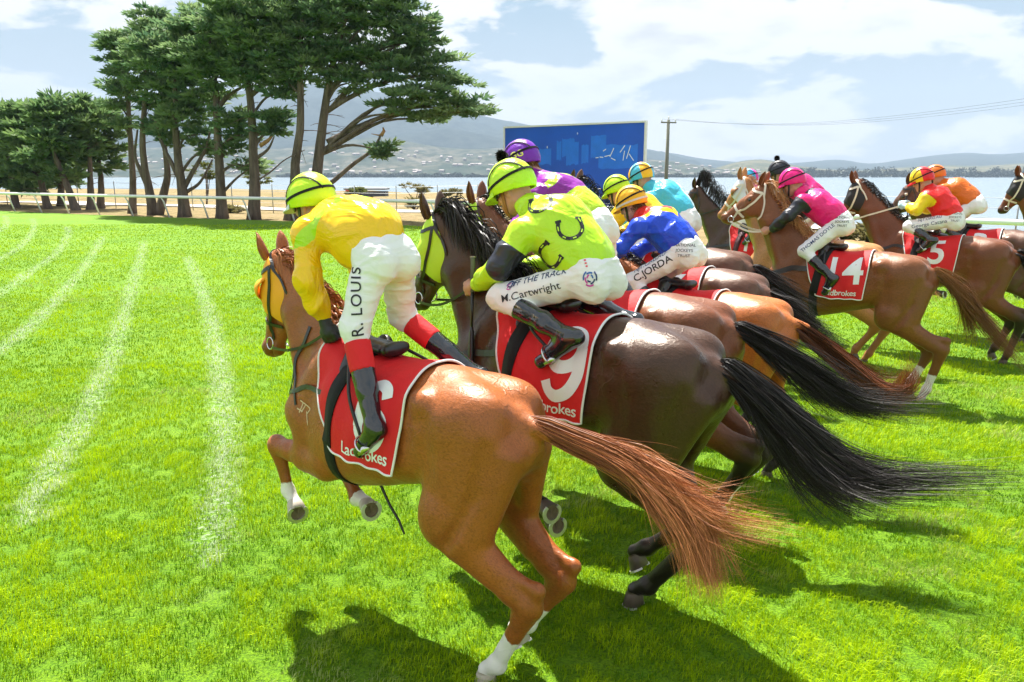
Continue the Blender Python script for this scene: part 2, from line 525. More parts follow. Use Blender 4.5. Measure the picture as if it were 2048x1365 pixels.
M['ink_navy'] = plain('ink_navy', (0.02, 0.04, 0.13), 0.6)
M['ink_blue'] = plain('ink_blue', (0.03, 0.12, 0.40), 0.6)
M['ink_red'] = plain('ink_red', (0.75, 0.05, 0.10), 0.6)
M['ink_magenta'] = plain('ink_magenta', (0.55, 0.05, 0.35), 0.6)
M['brand_scar'] = plain('brand_scar', (0.62, 0.45, 0.30), 0.7)
M['brown_hair'] = hair_mat('brown_hair', (0.10, 0.045, 0.02), (0.24, 0.11, 0.04))
# ------------------------------------------------------------------ horses
def v3(*a): return np.array(a, float)

class HeadFrame:
    def __init__(s, poll, nose):
        s.o = np.array(poll, float); d = np.array(nose, float) - s.o
        s.u = d / np.linalg.norm(d)
        s.v = np.array([s.u[2], 0, -s.u[0]]); s.v /= np.linalg.norm(s.v)          # towards the jaw
        s.w = np.array([0, 1.0, 0])                                  # lateral
    def __call__(s, a, y, b): return s.o + s.u * a + s.w * y + s.v * b
    def rot(s): return np.stack([s.u, s.w, s.v], 1)

def add_head(V, hf, g=0.0, k=0.03, ears=False):
    """skull, cheeks, jaw, muzzle; g inflates (for hoods)"""
    Rm = hf.rot()
    V.ell(hf(0.09, 0, 0.05), (0.15 + g, 0.083 + g, 0.095 + g), Rm, k=0.04)                    # cranium
    V.cone(hf(0.06, 0, 0.045), hf(0.27, 0, 0.045), 0.080 + g, 0.068 + g, sy=0.95, k=0.03)      # forehead
    V.cone(hf(0.26, 0, 0.045), hf(0.50, 0, 0.062), 0.062 + g, 0.050 + g, sy=0.86, k=0.03)      # nasal bone
    for s in (-1, 1):
        V.ell(hf(0.19, s * 0.050, 0.135), (0.125 + g, 0.034 + g, 0.110 + g), Rm, k=0.03)       # cheek
        V.ell(hf(0.185, s * 0.078, 0.045), (0.055 + g, 0.022 + g, 0.036 + g), Rm, k=0.025)     # eye socket
        V.cone(hf(0.22, s * 0.075, 0.075), hf(0.40, s * 0.045, 0.075), 0.014 + g, 0.010 + g, k=0.03)   # facial crest
        V.ell(hf(0.535, s * 0.036, 0.055), (0.042 + g, 0.026 + g, 0.036 + g), Rm, k=0.025)     # nostril wing
    V.cone(hf(0.16, 0, 0.17), hf(0.30, 0, 0.165), 0.070 + g, 0.052 + g, sy=0.75, k=0.04)       # jaw
    V.cone(hf(0.30, 0, 0.155), hf(0.50, 0, 0.120), 0.045 + g, 0.034 + g, sy=0.85, k=0.04)
    V.ell(hf(0.535, 0, 0.075), (0.058 + g, 0.050 + g, 0.055 + g), Rm, k=0.03)                  # upper lip
    V.ell(hf(0.515, 0, 0.132), (0.045 + g, 0.038 + g, 0.026 + g), Rm, k=0.018)                 # lower lip
    if g == 0:
        for s in (-1, 1):
            V.ell(hf(0.557, s * 0.058, 0.050), (0.020, 0.016, 0.012), Rm, k=0.012, op='sub')
            V.ell(hf(0.178, s * 0.104, 0.046), (0.020, 0.020, 0.015), Rm, k=0.012, op='sub')
        V.cone(hf(0.44, 0.04, 0.112), hf(0.60, 0.03, 0.106), 0.004, 0.004, k=0.012, op='sub')
        V.cone(hf(0.44, -0.04, 0.112), hf(0.60, -0.03, 0.106), 0.004, 0.004, k=0.012, op='sub')

POSE_A = dict(
    FL=[(.43, .17, .88), (.91, .14, .87), (.865, .12, .60), (-.72, -.69)],
    FR=[(.43, -.17, .86), (.74, -.14, .76), (.545, -.12, .56), (-.97, -.05)],
    HL=[(-.45, .19, .80), (-.90, .12, .515), (-.69, .10, .130), (.72, -.69)],
    HR=[(-.44, -.19, .82), (-.90, -.14, .53), (-.70, -.12, .245), (.80, -.60)])
POSE_B = dict(                                                       # a moment later in the stride
    FL=[(.42, .17, .88), (.83, .15, .68), (.62, .13, .50), (-.95, -.15)],
    FR=[(.42, -.17, .88), (.94, -.14, .84), (.92, -.12, .56), (-.60, -.80)],
    HL=[(-.42, .19, .80), (-.83, .10, .53), (-.60, .08, .22), (.25, -.97)],
    HR=[(-.46, -.19, .80), (-.88, -.12, .47), (-.70, -.10, .125), (.45, -.89)])
POSE_C = dict(                                                       # hind legs trailing, pushing off
    FL=[(.43, .17, .88), (.90, .14, .78), (.70, .12, .58), (-.90, -.30)],
    FR=[(.43, -.17, .86), (.97, -.14, .80), (1.05, -.12, .53), (-.30, -.95)],
    HL=[(-.47, .19, .84), (-.975, .10, .56), (-.865, .07, .135), (.30, -.95)],
    HR=[(-.44, -.19, .82), (-.85, -.12, .50), (-.70, -.10, .16), (.35, -.93)])

TORSO = [(-.84, 1.27, 1.12, .06, .0), (-.79, 1.335, 1.06, .11, .0), (-.70, 1.395, 1.0, .17, .0), (-.55, 1.468, .95, .222, .05), (-.40, 1.508, .93, .25, .08),
         (-.25, 1.50, .905, .262, .1), (0, 1.465, .835, .285, .1), (.2, 1.49, .785, .282, .15), (.35, 1.555, .77, .25, .28),
         (.45, 1.575, .785, .22, .38), (.6, 1.48, .86, .19, .3), (.72, 1.36, .95, .15, .1), (.80, 1.24, 1.03, .09, .0)]

LEGF = {'FL': 1, 'FR': -1}
LEGH = {'HL': 1, 'HR': -1}

def hoof_mesh():
    """unit hoof: coronet at z=+0.045, sole at z=-0.05, toe towards +x"""
    n = 20; V = []; F = []
    prof = [(0.030, 0.74, 0.004), (0.018, 0.84, 0.008), (-0.05, 1.04, 0.022)]
    for z, k, off in prof:
        for j in range(n):
            a = 2 * math.pi * j / n
            x = math.cos(a) * 0.058 * k; y = math.sin(a) * 0.054 * k
            if x < 0: x *= 0.82
            V.append((x + off - (0.0), y, z))
    for i in range(2):
        for j in range(n):
            F.append((i * n + j, (i + 1) * n + j, (i + 1) * n + (j + 1) % n, i * n + (j + 1) % n))
    F.append(tuple(range(n))[::-1])
    return V, F, n

def make_hoof(parent, fet, axis, toe, pale=False):
    """axis: direction out of the sole"""
    V, F, n = hoof_mesh()
    # recessed sole with frog
    base = len(V)
    for j in range(n):
        a = 2 * math.pi * j / n
        x = math.cos(a) * 0.050; y = math.sin(a) * 0.046
        if x < 0: x *= 0.8
        V.append((x + 0.022, y, -0.05))
    for j in range(n):
        F.append((2 * n + j, base + j, base + (j + 1) % n, 2 * n + (j + 1) % n))
    z = -Vector(axis).normalized(); t = Vector(toe); t = (t - z * t.dot(z)).normalized(); y = z.cross(t)
    Rm = Matrix((t, y, z)).transposed()
    c = Vector(fet) + Vector(axis).normalized() * 0.036
    pts = [c + Rm @ Vector(p) for p in V]
    o = mesh_obj('hoof', [tuple(p) for p in pts], F, M['hoof_pale'] if pale else M['hoof'], parent, True)
    # sole + frog (one sub-part), shoe (one sub-part)
    SV = []; SF = []
    m = 20
    SV.append((0.018, 0, -0.040))
    for j in range(m):
        a = 2 * math.pi * j / m
        x = math.cos(a) * 0.050; yy = math.sin(a) * 0.046
        if x < 0: x *= 0.8
        SV.append((x + 0.022, yy, -0.0495))
    for j in range(m): SF.append((0, 1 + (j + 1) % m, 1 + j))
    b = len(SV)
    SV += [(0.045, 0, -0.047), (-0.024, 0.020, -0.052), (-0.024, -0.020, -0.052), (0.0, 0, -0.040), (-0.024, 0, -0.045)]
    SF += [(b, b + 3, b + 1), (b, b + 2, b + 3), (b + 1, b + 3, b + 4), (b + 3, b + 2, b + 4)]
    mesh_obj('sole', [tuple(c + Rm @ Vector(p)) for p in SV], SF, M['sole'], o, False)
    HV = []; HF = []; k = 17
    for i in range(k):
        a = math.radians(-140 + 280 * i / (k - 1))
        for rr, zz in ((0.064, -0.048), (0.066, -0.058), (0.044, -0.059), (0.044, -0.048)):
            x = math.cos(a) * rr; yy = math.sin(a) * rr * 0.93
            if x < 0: x *= 0.82
            HV.append((x + 0.022, yy, zz))
    for i in range(k - 1):
        for j in range(4):
            HF.append((i * 4 + j, (i + 1) * 4 + j, (i + 1) * 4 + (j + 1) % 4, i * 4 + (j + 1) % 4))
    HF += [(0, 1, 2, 3), ((k - 1) * 4 + 3, (k - 1) * 4 + 2, (k - 1) * 4 + 1, (k - 1) * 4)]
    mesh_obj('horseshoe', [tuple(c + Rm @ Vector(p)) for p in HV], HF, M['shoe'], o, False)
    return o

def make_ear(name, parent, base, tip, out, mat, wid=0.036):
    """leaf-shaped cupped ear; 'out' is the way the opening faces"""
    b = Vector(base); t = Vector(tip); ax = t - b; L = ax.length; ax.normalize()
    o = Vector(out); o = (o - ax * o.dot(ax)).normalized(); s = ax.cross(o)
    V = []; F = []; nu, nv = 9, 8
    for sgn in (0, 1):
        for i in range(nu):
            f = i / (nu - 1)
            w = wid * (math.sin(math.pi * min(1, 0.22 + 0.78 * f)) ** 0.75) * (1.0 if f < 0.97 else 0.35) + 0.0025
            for j in range(nv):
                a = math.radians(-128 + 256 * j / (nv - 1)) * (0.55 + 0.45 * (1 - f))
                rr = w * (1 - 0.13 * sgn)
                p = b + ax * (L * f + 0.012 * math.sin(f * 3)) - o * (math.cos(a) * rr * 0.9) + s * (math.sin(a) * rr) + o * (0.012 * math.sin(f * math.pi))
                V.append(tuple(p))
    N = nu * nv
    for i in range(nu - 1):
        for j in range(nv - 1):
            a = i * nv + j
            F.append((a, a + 1, a + nv + 1, a + nv)); F.append((N + a + 1, N + a, N + a + nv, N + a + nv + 1))
    for i in range(nu - 1):
        for j in (0, nv - 1):
            a = i * nv + j
            F.append((a, a + nv, N + a + nv, N + a) if j == 0 else (a + nv, a, N + a, N + a + nv))
    e = mesh_obj(name, V, F, mat, parent, True)
    set_attr(e, 'pt', np.zeros(len(V))); set_attr(e, 'sock', np.full(len(V), -1.0))
    return e

def strands(name, parent, mat, paths, widths, tvals=None, facing=None):
    """ribbons along paths (n, m, 3)"""
    P = np.asarray(paths, np.float32); n, m, _ = P.shape
    T = np.gradient(P, axis=1)
    T /= np.linalg.norm(T, axis=2, keepdims=True) + 1e-9
    rs = np.random.RandomState(n + m)
    Rv = rs.normal(size=(n, 1, 3)).astype(np.float32)
    S = np.cross(T, Rv + np.zeros_like(T)); S /= np.linalg.norm(S, axis=2, keepdims=True) + 1e-9
    w = np.asarray(widths, np.float32).reshape(n, 1, 1)
    f = np.linspace(0, 1, m, dtype=np.float32)
    tap = (np.minimum(1, f * 6 + 0.35) * (1 - f ** 3 * 0.85)).reshape(1, m, 1)
    A = P - S * w * tap * 0.5; B = P + S * w * tap * 0.5
    V = np.stack([A, B], 2).reshape(-1, 3)
    base = (np.arange(n) * m * 2)[:, None] + (np.arange(m - 1) * 2)[None, :]
    F = np.stack([base, base + 1, base + 3, base + 2], -1).reshape(-1, 4)
    o = mesh_obj(name, V, F, mat, parent, True)
    tv = np.tile(np.repeat(f, 2), n) if tvals is None else np.repeat(np.asarray(tvals).reshape(-1), 2)
    set_attr(o, 't', tv)
    set_attr(o, 'rnd', np.repeat(rs.rand(n) ** 2.2, m * 2))
    o['kind'] = 'stuff'
    return o

def tail_paths(guide, n, rs, r0=0.050, spread=0.10, m=16, wild=0.05, bone=0.30, split=None):
    """guide: control points (horse frame). Locks of hair leave the first part of the guide (the dock) and follow it."""
    G = spline(guide, 80); G2 = spline(split, 80) if split is not None else None
    out = []
    nl = max(14, n // 22)
    q = np.linspace(0, 1, m)
    for li in range(nl):
        first = li < nl * .35
        s0 = (rs.rand() * .10) if first else rs.rand() * bone
        L = 0.50 + 0.50 * rs.rand() ** 0.75
        g = G if (G2 is None or rs.rand() < 0.55) else G2
        ang = rs.rand() * 2 * np.pi; rad = rs.rand() ** 0.5
        ph = rs.rand(6) * 6.28; am = wild * rs.normal(size=3) * .8; am2 = wild * .22 * rs.normal(size=3)
        tight = .004 + .009 * rs.rand()
        k_ = n // nl
        s1 = np.clip(s0 + rs.normal(size=(k_, 1)) * .012, 0, .5)
        s = s1 + (1 - s1) * q[None, :] * L * (.86 + .14 * rs.rand(k_, 1))
        idx = s * 79; a = np.floor(idx).astype(int).clip(0, 78); f = (idx - a)[..., None]
        c = g[a] * (1 - f) + g[a + 1] * f
        T = np.gradient(c, axis=1); T /= np.linalg.norm(T, axis=2, keepdims=True) + 1e-9
        lat = np.cross(T, [0, 0, 1.0]); lat /= np.linalg.norm(lat, axis=2, keepdims=True) + 1e-6
        upv = np.cross(lat, T)
        prof = r0 * (1 - s1 / bone * .3) * np.clip(.35 + s * 6, 0, 1) + (spread - r0) * np.sin(np.clip(s * 1.3, 0, 1) * np.pi * 0.5) ** 1.4
        prof = prof * (1 - .70 * np.clip((s - .55) / .45, 0, 1))
        wob = np.stack([am[k] * (np.sin(q * (2.6 + .5 * k) + ph[k]) - np.sin(ph[k])) + am2[k] * (np.sin(q * 8 + ph[k + 3]) - np.sin(ph[k + 3])) for k in range(3)], 1) * q[:, None]
        qq = q[None, :, None]
        jit = rs.normal(size=(k_, 1, 3)) * tight * (.5 + .8 * qq) + rs.normal(size=(k_, 1, 3)) * .02 * qq ** 3
        jit = jit + rs.normal(size=(k_, 1, 3)) * (.05 * (rs.rand(k_, 1, 1) < .06)) * qq ** 2
        out.append(c + lat * (np.cos(ang) * rad * prof * 0.8)[..., None] + upv * (np.sin(ang) * rad * prof)[..., None] + wob[None] + jit - np.array([0, 0, .03]) * qq ** 2)
    return np.concatenate(out)

def seg_dist(P, a, b):
    a = np.array(a); b = np.array(b); ab = b - a
    t = np.clip(((P - a) @ ab) / (ab @ ab), 0, 1)
    return np.linalg.norm(P - a - t[:, None] * ab, axis=1), t

def build_horse(cfg):
    res = cfg.get('res', 0.016)
    pose = cfg['pose']; poll = np.array(cfg['poll'], float); nose = np.array(cfg['nose'], float)
    hf = HeadFrame(poll, nose)
    V = Vol((-1.2, -.42, -.05), (max(1.75, poll[0] + 0.62), .42, max(2.15, poll[2] + .12)), res)
    V.loft(TORSO, k=0.02)
    legs = {k: [np.array(p, float) for p in pose[k][:3]] for k in ('FL', 'FR', 'HL', 'HR')}
    for key, s in LEGH.items():
        st, hk, ft = legs[key]
        hip = v3(-.53, s * .13, 1.18)
        V.ell((-.49, s * .105, 1.295), (.29, .155, .165), [[.96, 0, .28], [0, 1, 0], [-.28, 0, .96]], k=.06)      # gluteals
        V.ell((-.355, s * .215, 1.375), (.055, .04, .045), k=.07)                                              # point of hip
        V.cone(hip, st, .205, .130, sy=.62, k=.06)
        V.cone((-.64, s * .155, 1.26), st * .74 + hk * .26 + v3(-.02, s * .02, .05), .128, .085, sy=.72, k=.035)    # biceps femoris
        V.cone((-.762, s * .090, 1.17), st * .70 + hk * .30 + v3(-.09, 0, .10), .088, .055, sy=.95, k=.05)        # hamstrings
        V.cone(st + v3(.0, 0, .05), st * .2 + hk * .8, .122, .070, sy=.70, k=.05)                              # gaskin
        V.cone(st * .75 + hk * .25 + v3(.01, s * .015, 0), st * .40 + hk * .60, .098, .072, sy=.70, k=.04)
        d = (hk - st) / np.linalg.norm(hk - st); bk = v3(-d[2], 0, d[0]); bk = bk if bk[0] < 0 else -bk
        cn = (ft - hk) / np.linalg.norm(ft - hk)
        poh = hk + bk * .045 - cn * .060                                                                       # point of hock
        V.cone(st * .45 + hk * .55 + bk * .035, poh, .030, .026, k=.035)
        V.cone(st * .2 + hk * .8, hk, .070, .064, sy=.72, k=.03)
        V.cone(poh, hk + cn * .06, .036, .048, sy=.72, k=.03)
        V.cone(hk, hk + cn * .10, .063, .046, sy=.76, k=.03)
        V.cone(hk + cn * .07, ft, .041, .034, sy=.82, k=.03)
        bc = v3(cn[2], 0, -cn[0]); bc = bc if bc[0] < 0 else -bc
        V.cone(hk + cn * .06 + bc * .036, ft + bc * .026 - cn * .02, .021, .022, k=.018)                          # tendon
        ax = np.array([pose[key][3][0], 0, pose[key][3][1]], float); ax /= np.linalg.norm(ax)
        V.ell(ft + bc * .012, (.046, .039, .046), k=.03)
        V.cone(ft, ft + ax * .085, .036, .041, k=.025)
    for key, s in LEGF.items():
        el, kn, ft = legs[key]
        V.cone((.42, s * .115, 1.43), (.66, s * .155, 1.11), .095, .105, sy=.62, k=.05)                          # shoulder
        V.cone((.30, s * .165, 1.24), el + v3(-.01, 0, .02), .13, .075, sy=.62, k=.05)                           # triceps
        V.cone((.60, s * .135, 1.08), el * .6 + kn * .4, .12, .078, sy=.75, k=.05)
        V.ell((.70, s * .085, 1.07), (.10, .085, .13), k=.04)                                                  # breast
        V.cone(el, el * .3 + kn * .7, .096, .058, sy=.8, k=.045)
        V.cone(el * .3 + kn * .7, kn, .058, .052, sy=.85, k=.03)
        cn = (ft - kn) / np.linalg.norm(ft - kn)
        V.ell(kn, (.055, .045, .058), k=.03)
        V.cone(kn, kn + cn * .08, .046, .036, sy=.85, k=.03)
        V.cone(kn + cn * .06, ft, .037, .033, sy=.85, k=.03)
        fa = (kn - el) / np.linalg.norm(kn - el)
        bc = fa - cn * (fa @ cn); bc = -bc / (np.linalg.norm(bc) + 1e-6) if np.linalg.norm(bc) > .25 else v3(cn[2], 0, -cn[0])
        V.cone(kn + cn * .05 + bc * .027, ft + bc * .022, .019, .021, k=.018)
        ax = np.array([pose[key][3][0], 0, pose[key][3][1]], float); ax /= np.linalg.norm(ax)
        V.ell(ft, (.041, .036, .041), k=.03)
        V.cone(ft, ft + ax * .085, .032, .037, k=.025)
    # neck
    a = v3(.46, 0, 1.27); b = hf(0.10, 0, 0.10)
    nm = lambda t, dz: a * (1 - t) + b * t + v3(0, 0, dz)
    V.cone(nm(0, 0), nm(.34, .005), .285, .225, sy=.50, k=.06)
    V.cone(nm(.34, .005), nm(.68, .015), .225, .165, sy=.46, k=.05)
    V.cone(nm(.68, .015), nm(1.0, 0), .165, .118, sy=.56, k=.05)
    V.cone(v3(.40, 0, 1.50), nm(.45, .16), .060, .050, sy=.9, k=.07)                                             # crest
    V.cone(nm(.45, .16), hf(0.0, 0, .02), .050, .055, sy=.9, k=.06)
    for s in (-1, 1):
        V.cone(v3(.62, s * .11, 1.16), nm(.75, -.03) + v3(0, s * .05, 0), .055, .05, k=.06)                      # neck muscle
    add_head(V, hf)
    # small anatomy: groove between hamstrings, flank hollow, ribs
    V.cone((-.93, 0, 1.30), (-.84, 0, .95), .022, .03, k=.05, op='sub')
    for s in (-1, 1):
        V.ell((-.235, s * .315, 1.20), (.06, .05, .14), k=.09, op='sub')
        V.cone((-.745, s * .240, 1.24), (-.665, s * .255, .98), .024, .030, k=.035, op='sub')
        V.cone((-.70, s * .250, 1.02), (-.53, s * .270, .74), .024, .028, k=.035, op='sub')
        V.cone((-.40, s * .300, 1.30), (-.44, s * .305, 1.00), .026, .034, k=.06, op='sub')
        V.cone((-.30, s * .29, .98), (-.20, s * .29, .80), .02, .02, k=.05, op='sub')
        for rb in range(5):
            V.cone((-.14 + rb * .085, s * .315, 1.18 - rb * .01), (-.10 + rb * .085, s * .30, .96), .006, .006, k=.045, op='sub')
        V.cone((.52, s * .262, 1.36), (.30, s * .29, 1.12), .012, .02, k=.05, op='sub')
    V.cone((-.76, 0, 1.325), (-.92, 0, 1.285), .045, .034, k=.05)                                                 # dock
    V.noise(7.0, .0045, 5, stretch=(.8, 1, .7), band=.03); V.noise(16.0, .0018, 6, stretch=(.7, 1, .8), band=.03)
    v, q = V.mesh()
    v = smooth_verts(v, q, 1, 0.5)
    # attributes
    best = np.full(len(v), 9.0); which = np.zeros(len(v)); sval = np.zeros(len(v))
    for li, key in enumerate(('FL', 'FR', 'HL', 'HR')):
        j = legs[key]; ax = np.array([pose[key][3][0], 0, pose[key][3][1]], float); ax /= np.linalg.norm(ax)
        ch = [j[0], j[1], j[2], j[2] + ax * .1]
        for i in range(3):
            d, t = seg_dist(v, ch[i], ch[i + 1])
            m = d < best
            best[m] = d[m]; which[m] = li; sval[m] = (i + t)[m]
    onleg = best < .14
    sock = np.full(len(v), -1.0)
    for li, key in enumerate(('FL', 'FR', 'HL', 'HR')):
        th = cfg.get('socks', {}).get(key)
        if th is not None:
            m = onleg & (which == li); sock[m] = (sval[m] - th) * 0.35
    pt = np.where(onleg, np.clip((sval - 0.55) / 0.5, 0, 1), 0) * cfg.get('points_amount', 1.0)
    hd = (v - hf.o) @ hf.u
    hv = (v - hf.o) @ hf.v
    ishead = (np.linalg.norm(v - hf(0.3, 0, .08), axis=1) < .38)
    pt = np.maximum(pt, np.where(ishead, np.clip((hd - 0.42) / 0.12, 0, 1) * cfg.get('muzzle', .8), 0))
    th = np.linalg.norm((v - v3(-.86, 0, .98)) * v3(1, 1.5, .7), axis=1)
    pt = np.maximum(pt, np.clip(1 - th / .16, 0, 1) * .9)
    root = mesh_obj('horse', v, q, cfg['coat'], None, True)
    set_attr(root, 'pt', pt); set_attr(root, 'sock', sock)
    root.location = (cfg['loc'][0], cfg['loc'][1], cfg.get('dz', 0)); root.rotation_euler = (0, 0, R(cfg['deg']))
    tag(root, cfg['label'], 'horse', 'racehorses jumping from the start')
    bvh = BVHTree.FromPolygons([Vector(p) for p in v.tolist()], q.tolist())
    H = dict(root=root, bvh=bvh, hf=hf, legs=legs, cfg=cfg, v=v)
    # hooves
    for key in cfg.get('hooves', ('FL', 'FR', 'HL', 'HR')):
        ax = np.array([pose[key][3][0], 0, pose[key][3][1]], float); ax /= np.linalg.norm(ax)
        ft = legs[key][2] + ax * .075
        toe = v3(ax[2] * -1, 0, ax[0])
        # hind/landed feet: sole faces down, folded feet: the sole looks back
        if key in ('HL', 'HR'):
            sole = v3(-.15, 0, -1) if legs[key][2][2] < .16 else v3(-.55, 0, -.83)
            toe = v3(1, 0, -.1)
        else:
            sole = ax * .55 + v3(-.55, .38, .12); toe = v3(.1, 0, -1)
        make_hoof(root, ft, sole, toe, pale=key in cfg.get('socks', {}))
    # ears
    for s in (-1, 1):
        b0 = hf(0.015, s * .052, -.025)
        back = cfg.get('ear_back', 0.25)
        tip = b0 + (-hf.u * (.13 + .0) * (1 - abs(back)) - hf.v * .10 * (1 - back)) + v3(0, s * .025, .02)
        e = tip - b0; tip = b0 + e / np.linalg.norm(e) * .165
        make_ear('ear', root, b0, tip, (hf.u * .6 + v3(0, s * .6, 0)) * (1 if back < .5 else -1), cfg['coat'])
    # eyes
    for s in (-1, 1):
        p = hf(0.18, s * .086, .046)
        bm = bmesh.new(); bmesh.ops.create_uvsphere(bm, u_segments=14, v_segments=8, radius=.021)
        me = bpy.data.meshes.new('eye'); bm.to_mesh(me); bm.free(); me.materials.append(M['eye'])
        o = bpy.data.objects.new('eye', me); COL.objects.link(o); o.parent = root; o.location = p
        me.polygons.foreach_set('use_smooth', np.ones(len(me.polygons), bool))
    # mane and forelock
    rs = np.random.RandomState(cfg.get('seed', 1))
    n = cfg.get('mane_n', 420)
    if n:
        paths = []
        crest = spline([hf(-.01, 0, -.055), hf(0.0, 0, -.03) * .75 + nm(.45, .16) * .25 + v3(0, 0, .05), nm(.60, .19), nm(.30, .235) , v3(.46, 0, 1.585)], 60)
        ml = cfg.get('mane_len', .16); side = cfg.get('mane_side', -1); lift = cfg.get('mane_lift', .03); sweep = cfg.get('mane_sweep', .12)
        for i in range(n):
            f = rs.rand(); p0 = crest[int(f * 59)] + rs.normal(size=3) * v3(.008, .014, .004)
            hit = bvh.find_nearest(Vector(p0))
            if hit[0] is not None: p0 = np.array(hit[0]) * .9 + p0 * .1
            L = ml * (.55 + .6 * rs.rand())
            t = np.linspace(0, 1, 8)[:, None]
            lat = side * (.5 + .5 * rs.rand()) if rs.rand() < .86 else -side * .3
            d = v3(-sweep * 1.3, lat * .085, 0) * (L / .16)
            up = v3(0, 0, lift + .03 * rs.rand()) * (L / .16)
            fall = v3(0, 0, -L * (.95 - .35 * rs.rand()) * cfg.get('mane_fall', 1.0))
            curl = rs.normal(size=3) * .018
            p = p0 + d * t ** .8 + up * np.sin(t * np.pi) + fall * t ** 1.8 + curl * np.sin(t * 5) * t
            paths.append(p)
        strands('mane', root, cfg['hair'], paths, .0045 + .003 * rs.rand(n))
    # tail
    if 'tail' in cfg:
        nt_ = cfg.get('tail_n', 700)
        P = tail_paths(cfg['tail'], nt_, rs, spread=cfg.get('tail_spread', .11), wild=cfg.get('tail_wild', .034), m=cfg.get('tail_m', 16), split=cfg.get('tail2'))
        strands('tail', root, cfg.get('tail_hair', cfg['hair']), P, cfg.get('tail_w', .0042) * (.6 + .8 * rs.rand(len(P))))
    return H
# ------------------------------------------------------------------ print on cloth, tack
_text_cache = {}
def text_mesh(txt, size, bold=0.0, shear=0.0, spacing=1.0, maxlen=0.012):
    """triangulated lettering: (n,2) points centred on the origin, faces"""
    key = (txt, size, bold, shear, spacing, maxlen)
    if key in _text_cache: return _text_cache[key]
    cu = bpy.data.curves.new('lettering', 'FONT')
    cu.body = txt; cu.size = size; cu.offset = bold * size; cu.shear = shear; cu.space_character = spacing
    cu.align_x = 'CENTER'; cu.align_y = 'CENTER'; cu.resolution_u = 4; cu.fill_mode = 'FRONT'
    o = bpy.data.objects.new('lettering', cu); COL.objects.link(o)
    dg = bpy.context.evaluated_depsgraph_get()
    me = bpy.data.meshes.new_from_object(o.evaluated_get(dg))
    bpy.data.objects.remove(o); bpy.data.curves.remove(cu)
    bm = bmesh.new(); bm.from_mesh(me); bpy.data.meshes.remove(me)
    bmesh.ops.triangulate(bm, faces=bm.faces)
    for _ in range(4):
        es = [e for e in bm.edges if e.calc_length() > maxlen]
        if not es: break
        bmesh.ops.subdivide_edges(bm, edges=es, cuts=1, use_grid_fill=False)
        bmesh.ops.triangulate(bm, faces=bm.faces)
    bm.verts.index_update()
    P = np.array([v.co[:2] for v in bm.verts], float); F = [tuple(v.index for v in f.verts) for f in bm.faces]
    bm.free()
    _text_cache[key] = (P, F)
    return P, F

def shape_mesh(polys, maxlen=0.012):
    """flat polygons (lists of 2D points) -> triangles"""
    bm = bmesh.new()
    for p in polys:
        vs = [bm.verts.new((a, b, 0)) for a, b in p]
        bm.faces.new(vs)
    bmesh.ops.triangulate(bm, faces=bm.faces)
    for _ in range(4):
        es = [e for e in bm.edges if e.calc_length() > maxlen]
        if not es: break
        bmesh.ops.subdivide_edges(bm, edges=es, cuts=1)
        bmesh.ops.triangulate(bm, faces=bm.faces)
    bm.verts.index_update()
    P = np.array([v.co[:2] for v in bm.verts], float); F = [tuple(v.index for v in f.verts) for f in bm.faces]
    bm.free()
    return P, F

def decal(name, bvh, pf, origin, u, v, proj, mat, parent, off=0.0035):
    """lay a flat print on a curved surface: points origin + x*u + y*v pushed along proj on to the surface"""
    P, F = pf
    u = Vector(u).normalized(); v = Vector(v).normalized(); d = Vector(proj).normalized(); o = Vector(origin)
    out = []
    for x, y in P:
        q = o + u * x + v * y
        hit = bvh.ray_cast(q - d * 0.35, d, 0.8)
        if hit[0] is None:
            hit = bvh.find_nearest(q)
        out.append(tuple(hit[0] - d * off))
    return mesh_obj(name, out, F, mat, parent, False)

def horseshoe_polys(r=0.052, w=0.017, n=14):
    polys = []; slots = []
    pts = []
    for i in range(n + 1):
        a = math.radians(-215 + 250 * i / n)
        pts.append((a, 1.0 + 0.28 * abs(math.cos(a)) * (1 if math.sin(a) > 0 else 0)))
    ring = []
    for i in range(n + 1):
        a = math.radians(-212 + 244 * i / n)
        st = 1.35 if math.sin(a) > 0 else 1.0
        ring.append(((r - w * .5) * math.cos(a), (r - w * .5) * math.sin(a) * st, (r + w * .5) * math.cos(a), (r + w * .5) * math.sin(a) * st))
    for i in range(n):
        a, b = ring[i], ring[i + 1]
        polys.append([(a[0], a[1]), (a[2], a[3]), (b[2], b[3]), (b[0], b[1])])
    for i in range(1, n, 3):
        a, b = ring[i], ring[i + 1]
        L = lambda p, q, t: p + (q - p) * t
        slots.append([(L(a[0], a[2], .35), L(a[1], a[3], .35)), (L(a[0], a[2], .7), L(a[1], a[3], .7)), (L(b[0], b[2], .7), L(b[1], b[3], .7)), (L(b[0], b[2], .35), L(b[1], b[3], .35))])
    for sgn in (0, -1):
        a = ring[sgn]
        cx, cy = (a[0] + a[2]) / 2, (a[1] + a[3]) / 2
        polys.append([(cx - w * .8, cy - w * .3), (cx + w * .8, cy - w * .3), (cx + w * .8, cy + w * .45), (cx - w * .8, cy + w * .45)])
    return polys, slots

def stroke(path, w, off=0.0):
    P = np.asarray(path, float); T = np.gradient(P, axis=0); T /= np.linalg.norm(T, axis=1, keepdims=True) + 1e-9
    N = np.stack([-T[:, 1], T[:, 0]], 1)
    V = np.empty((len(P) * 3, 3)); 
    for k, f in enumerate((-.5, 0, .5)): V[k::3, :2] = P + N * w * f
    V[:, 2] = off
    F = [(3 * i + j, 3 * i + j + 1, 3 * i + 4 + j, 3 * i + 3 + j) for i in range(len(P) - 1) for j in range(2)]
    return V, F

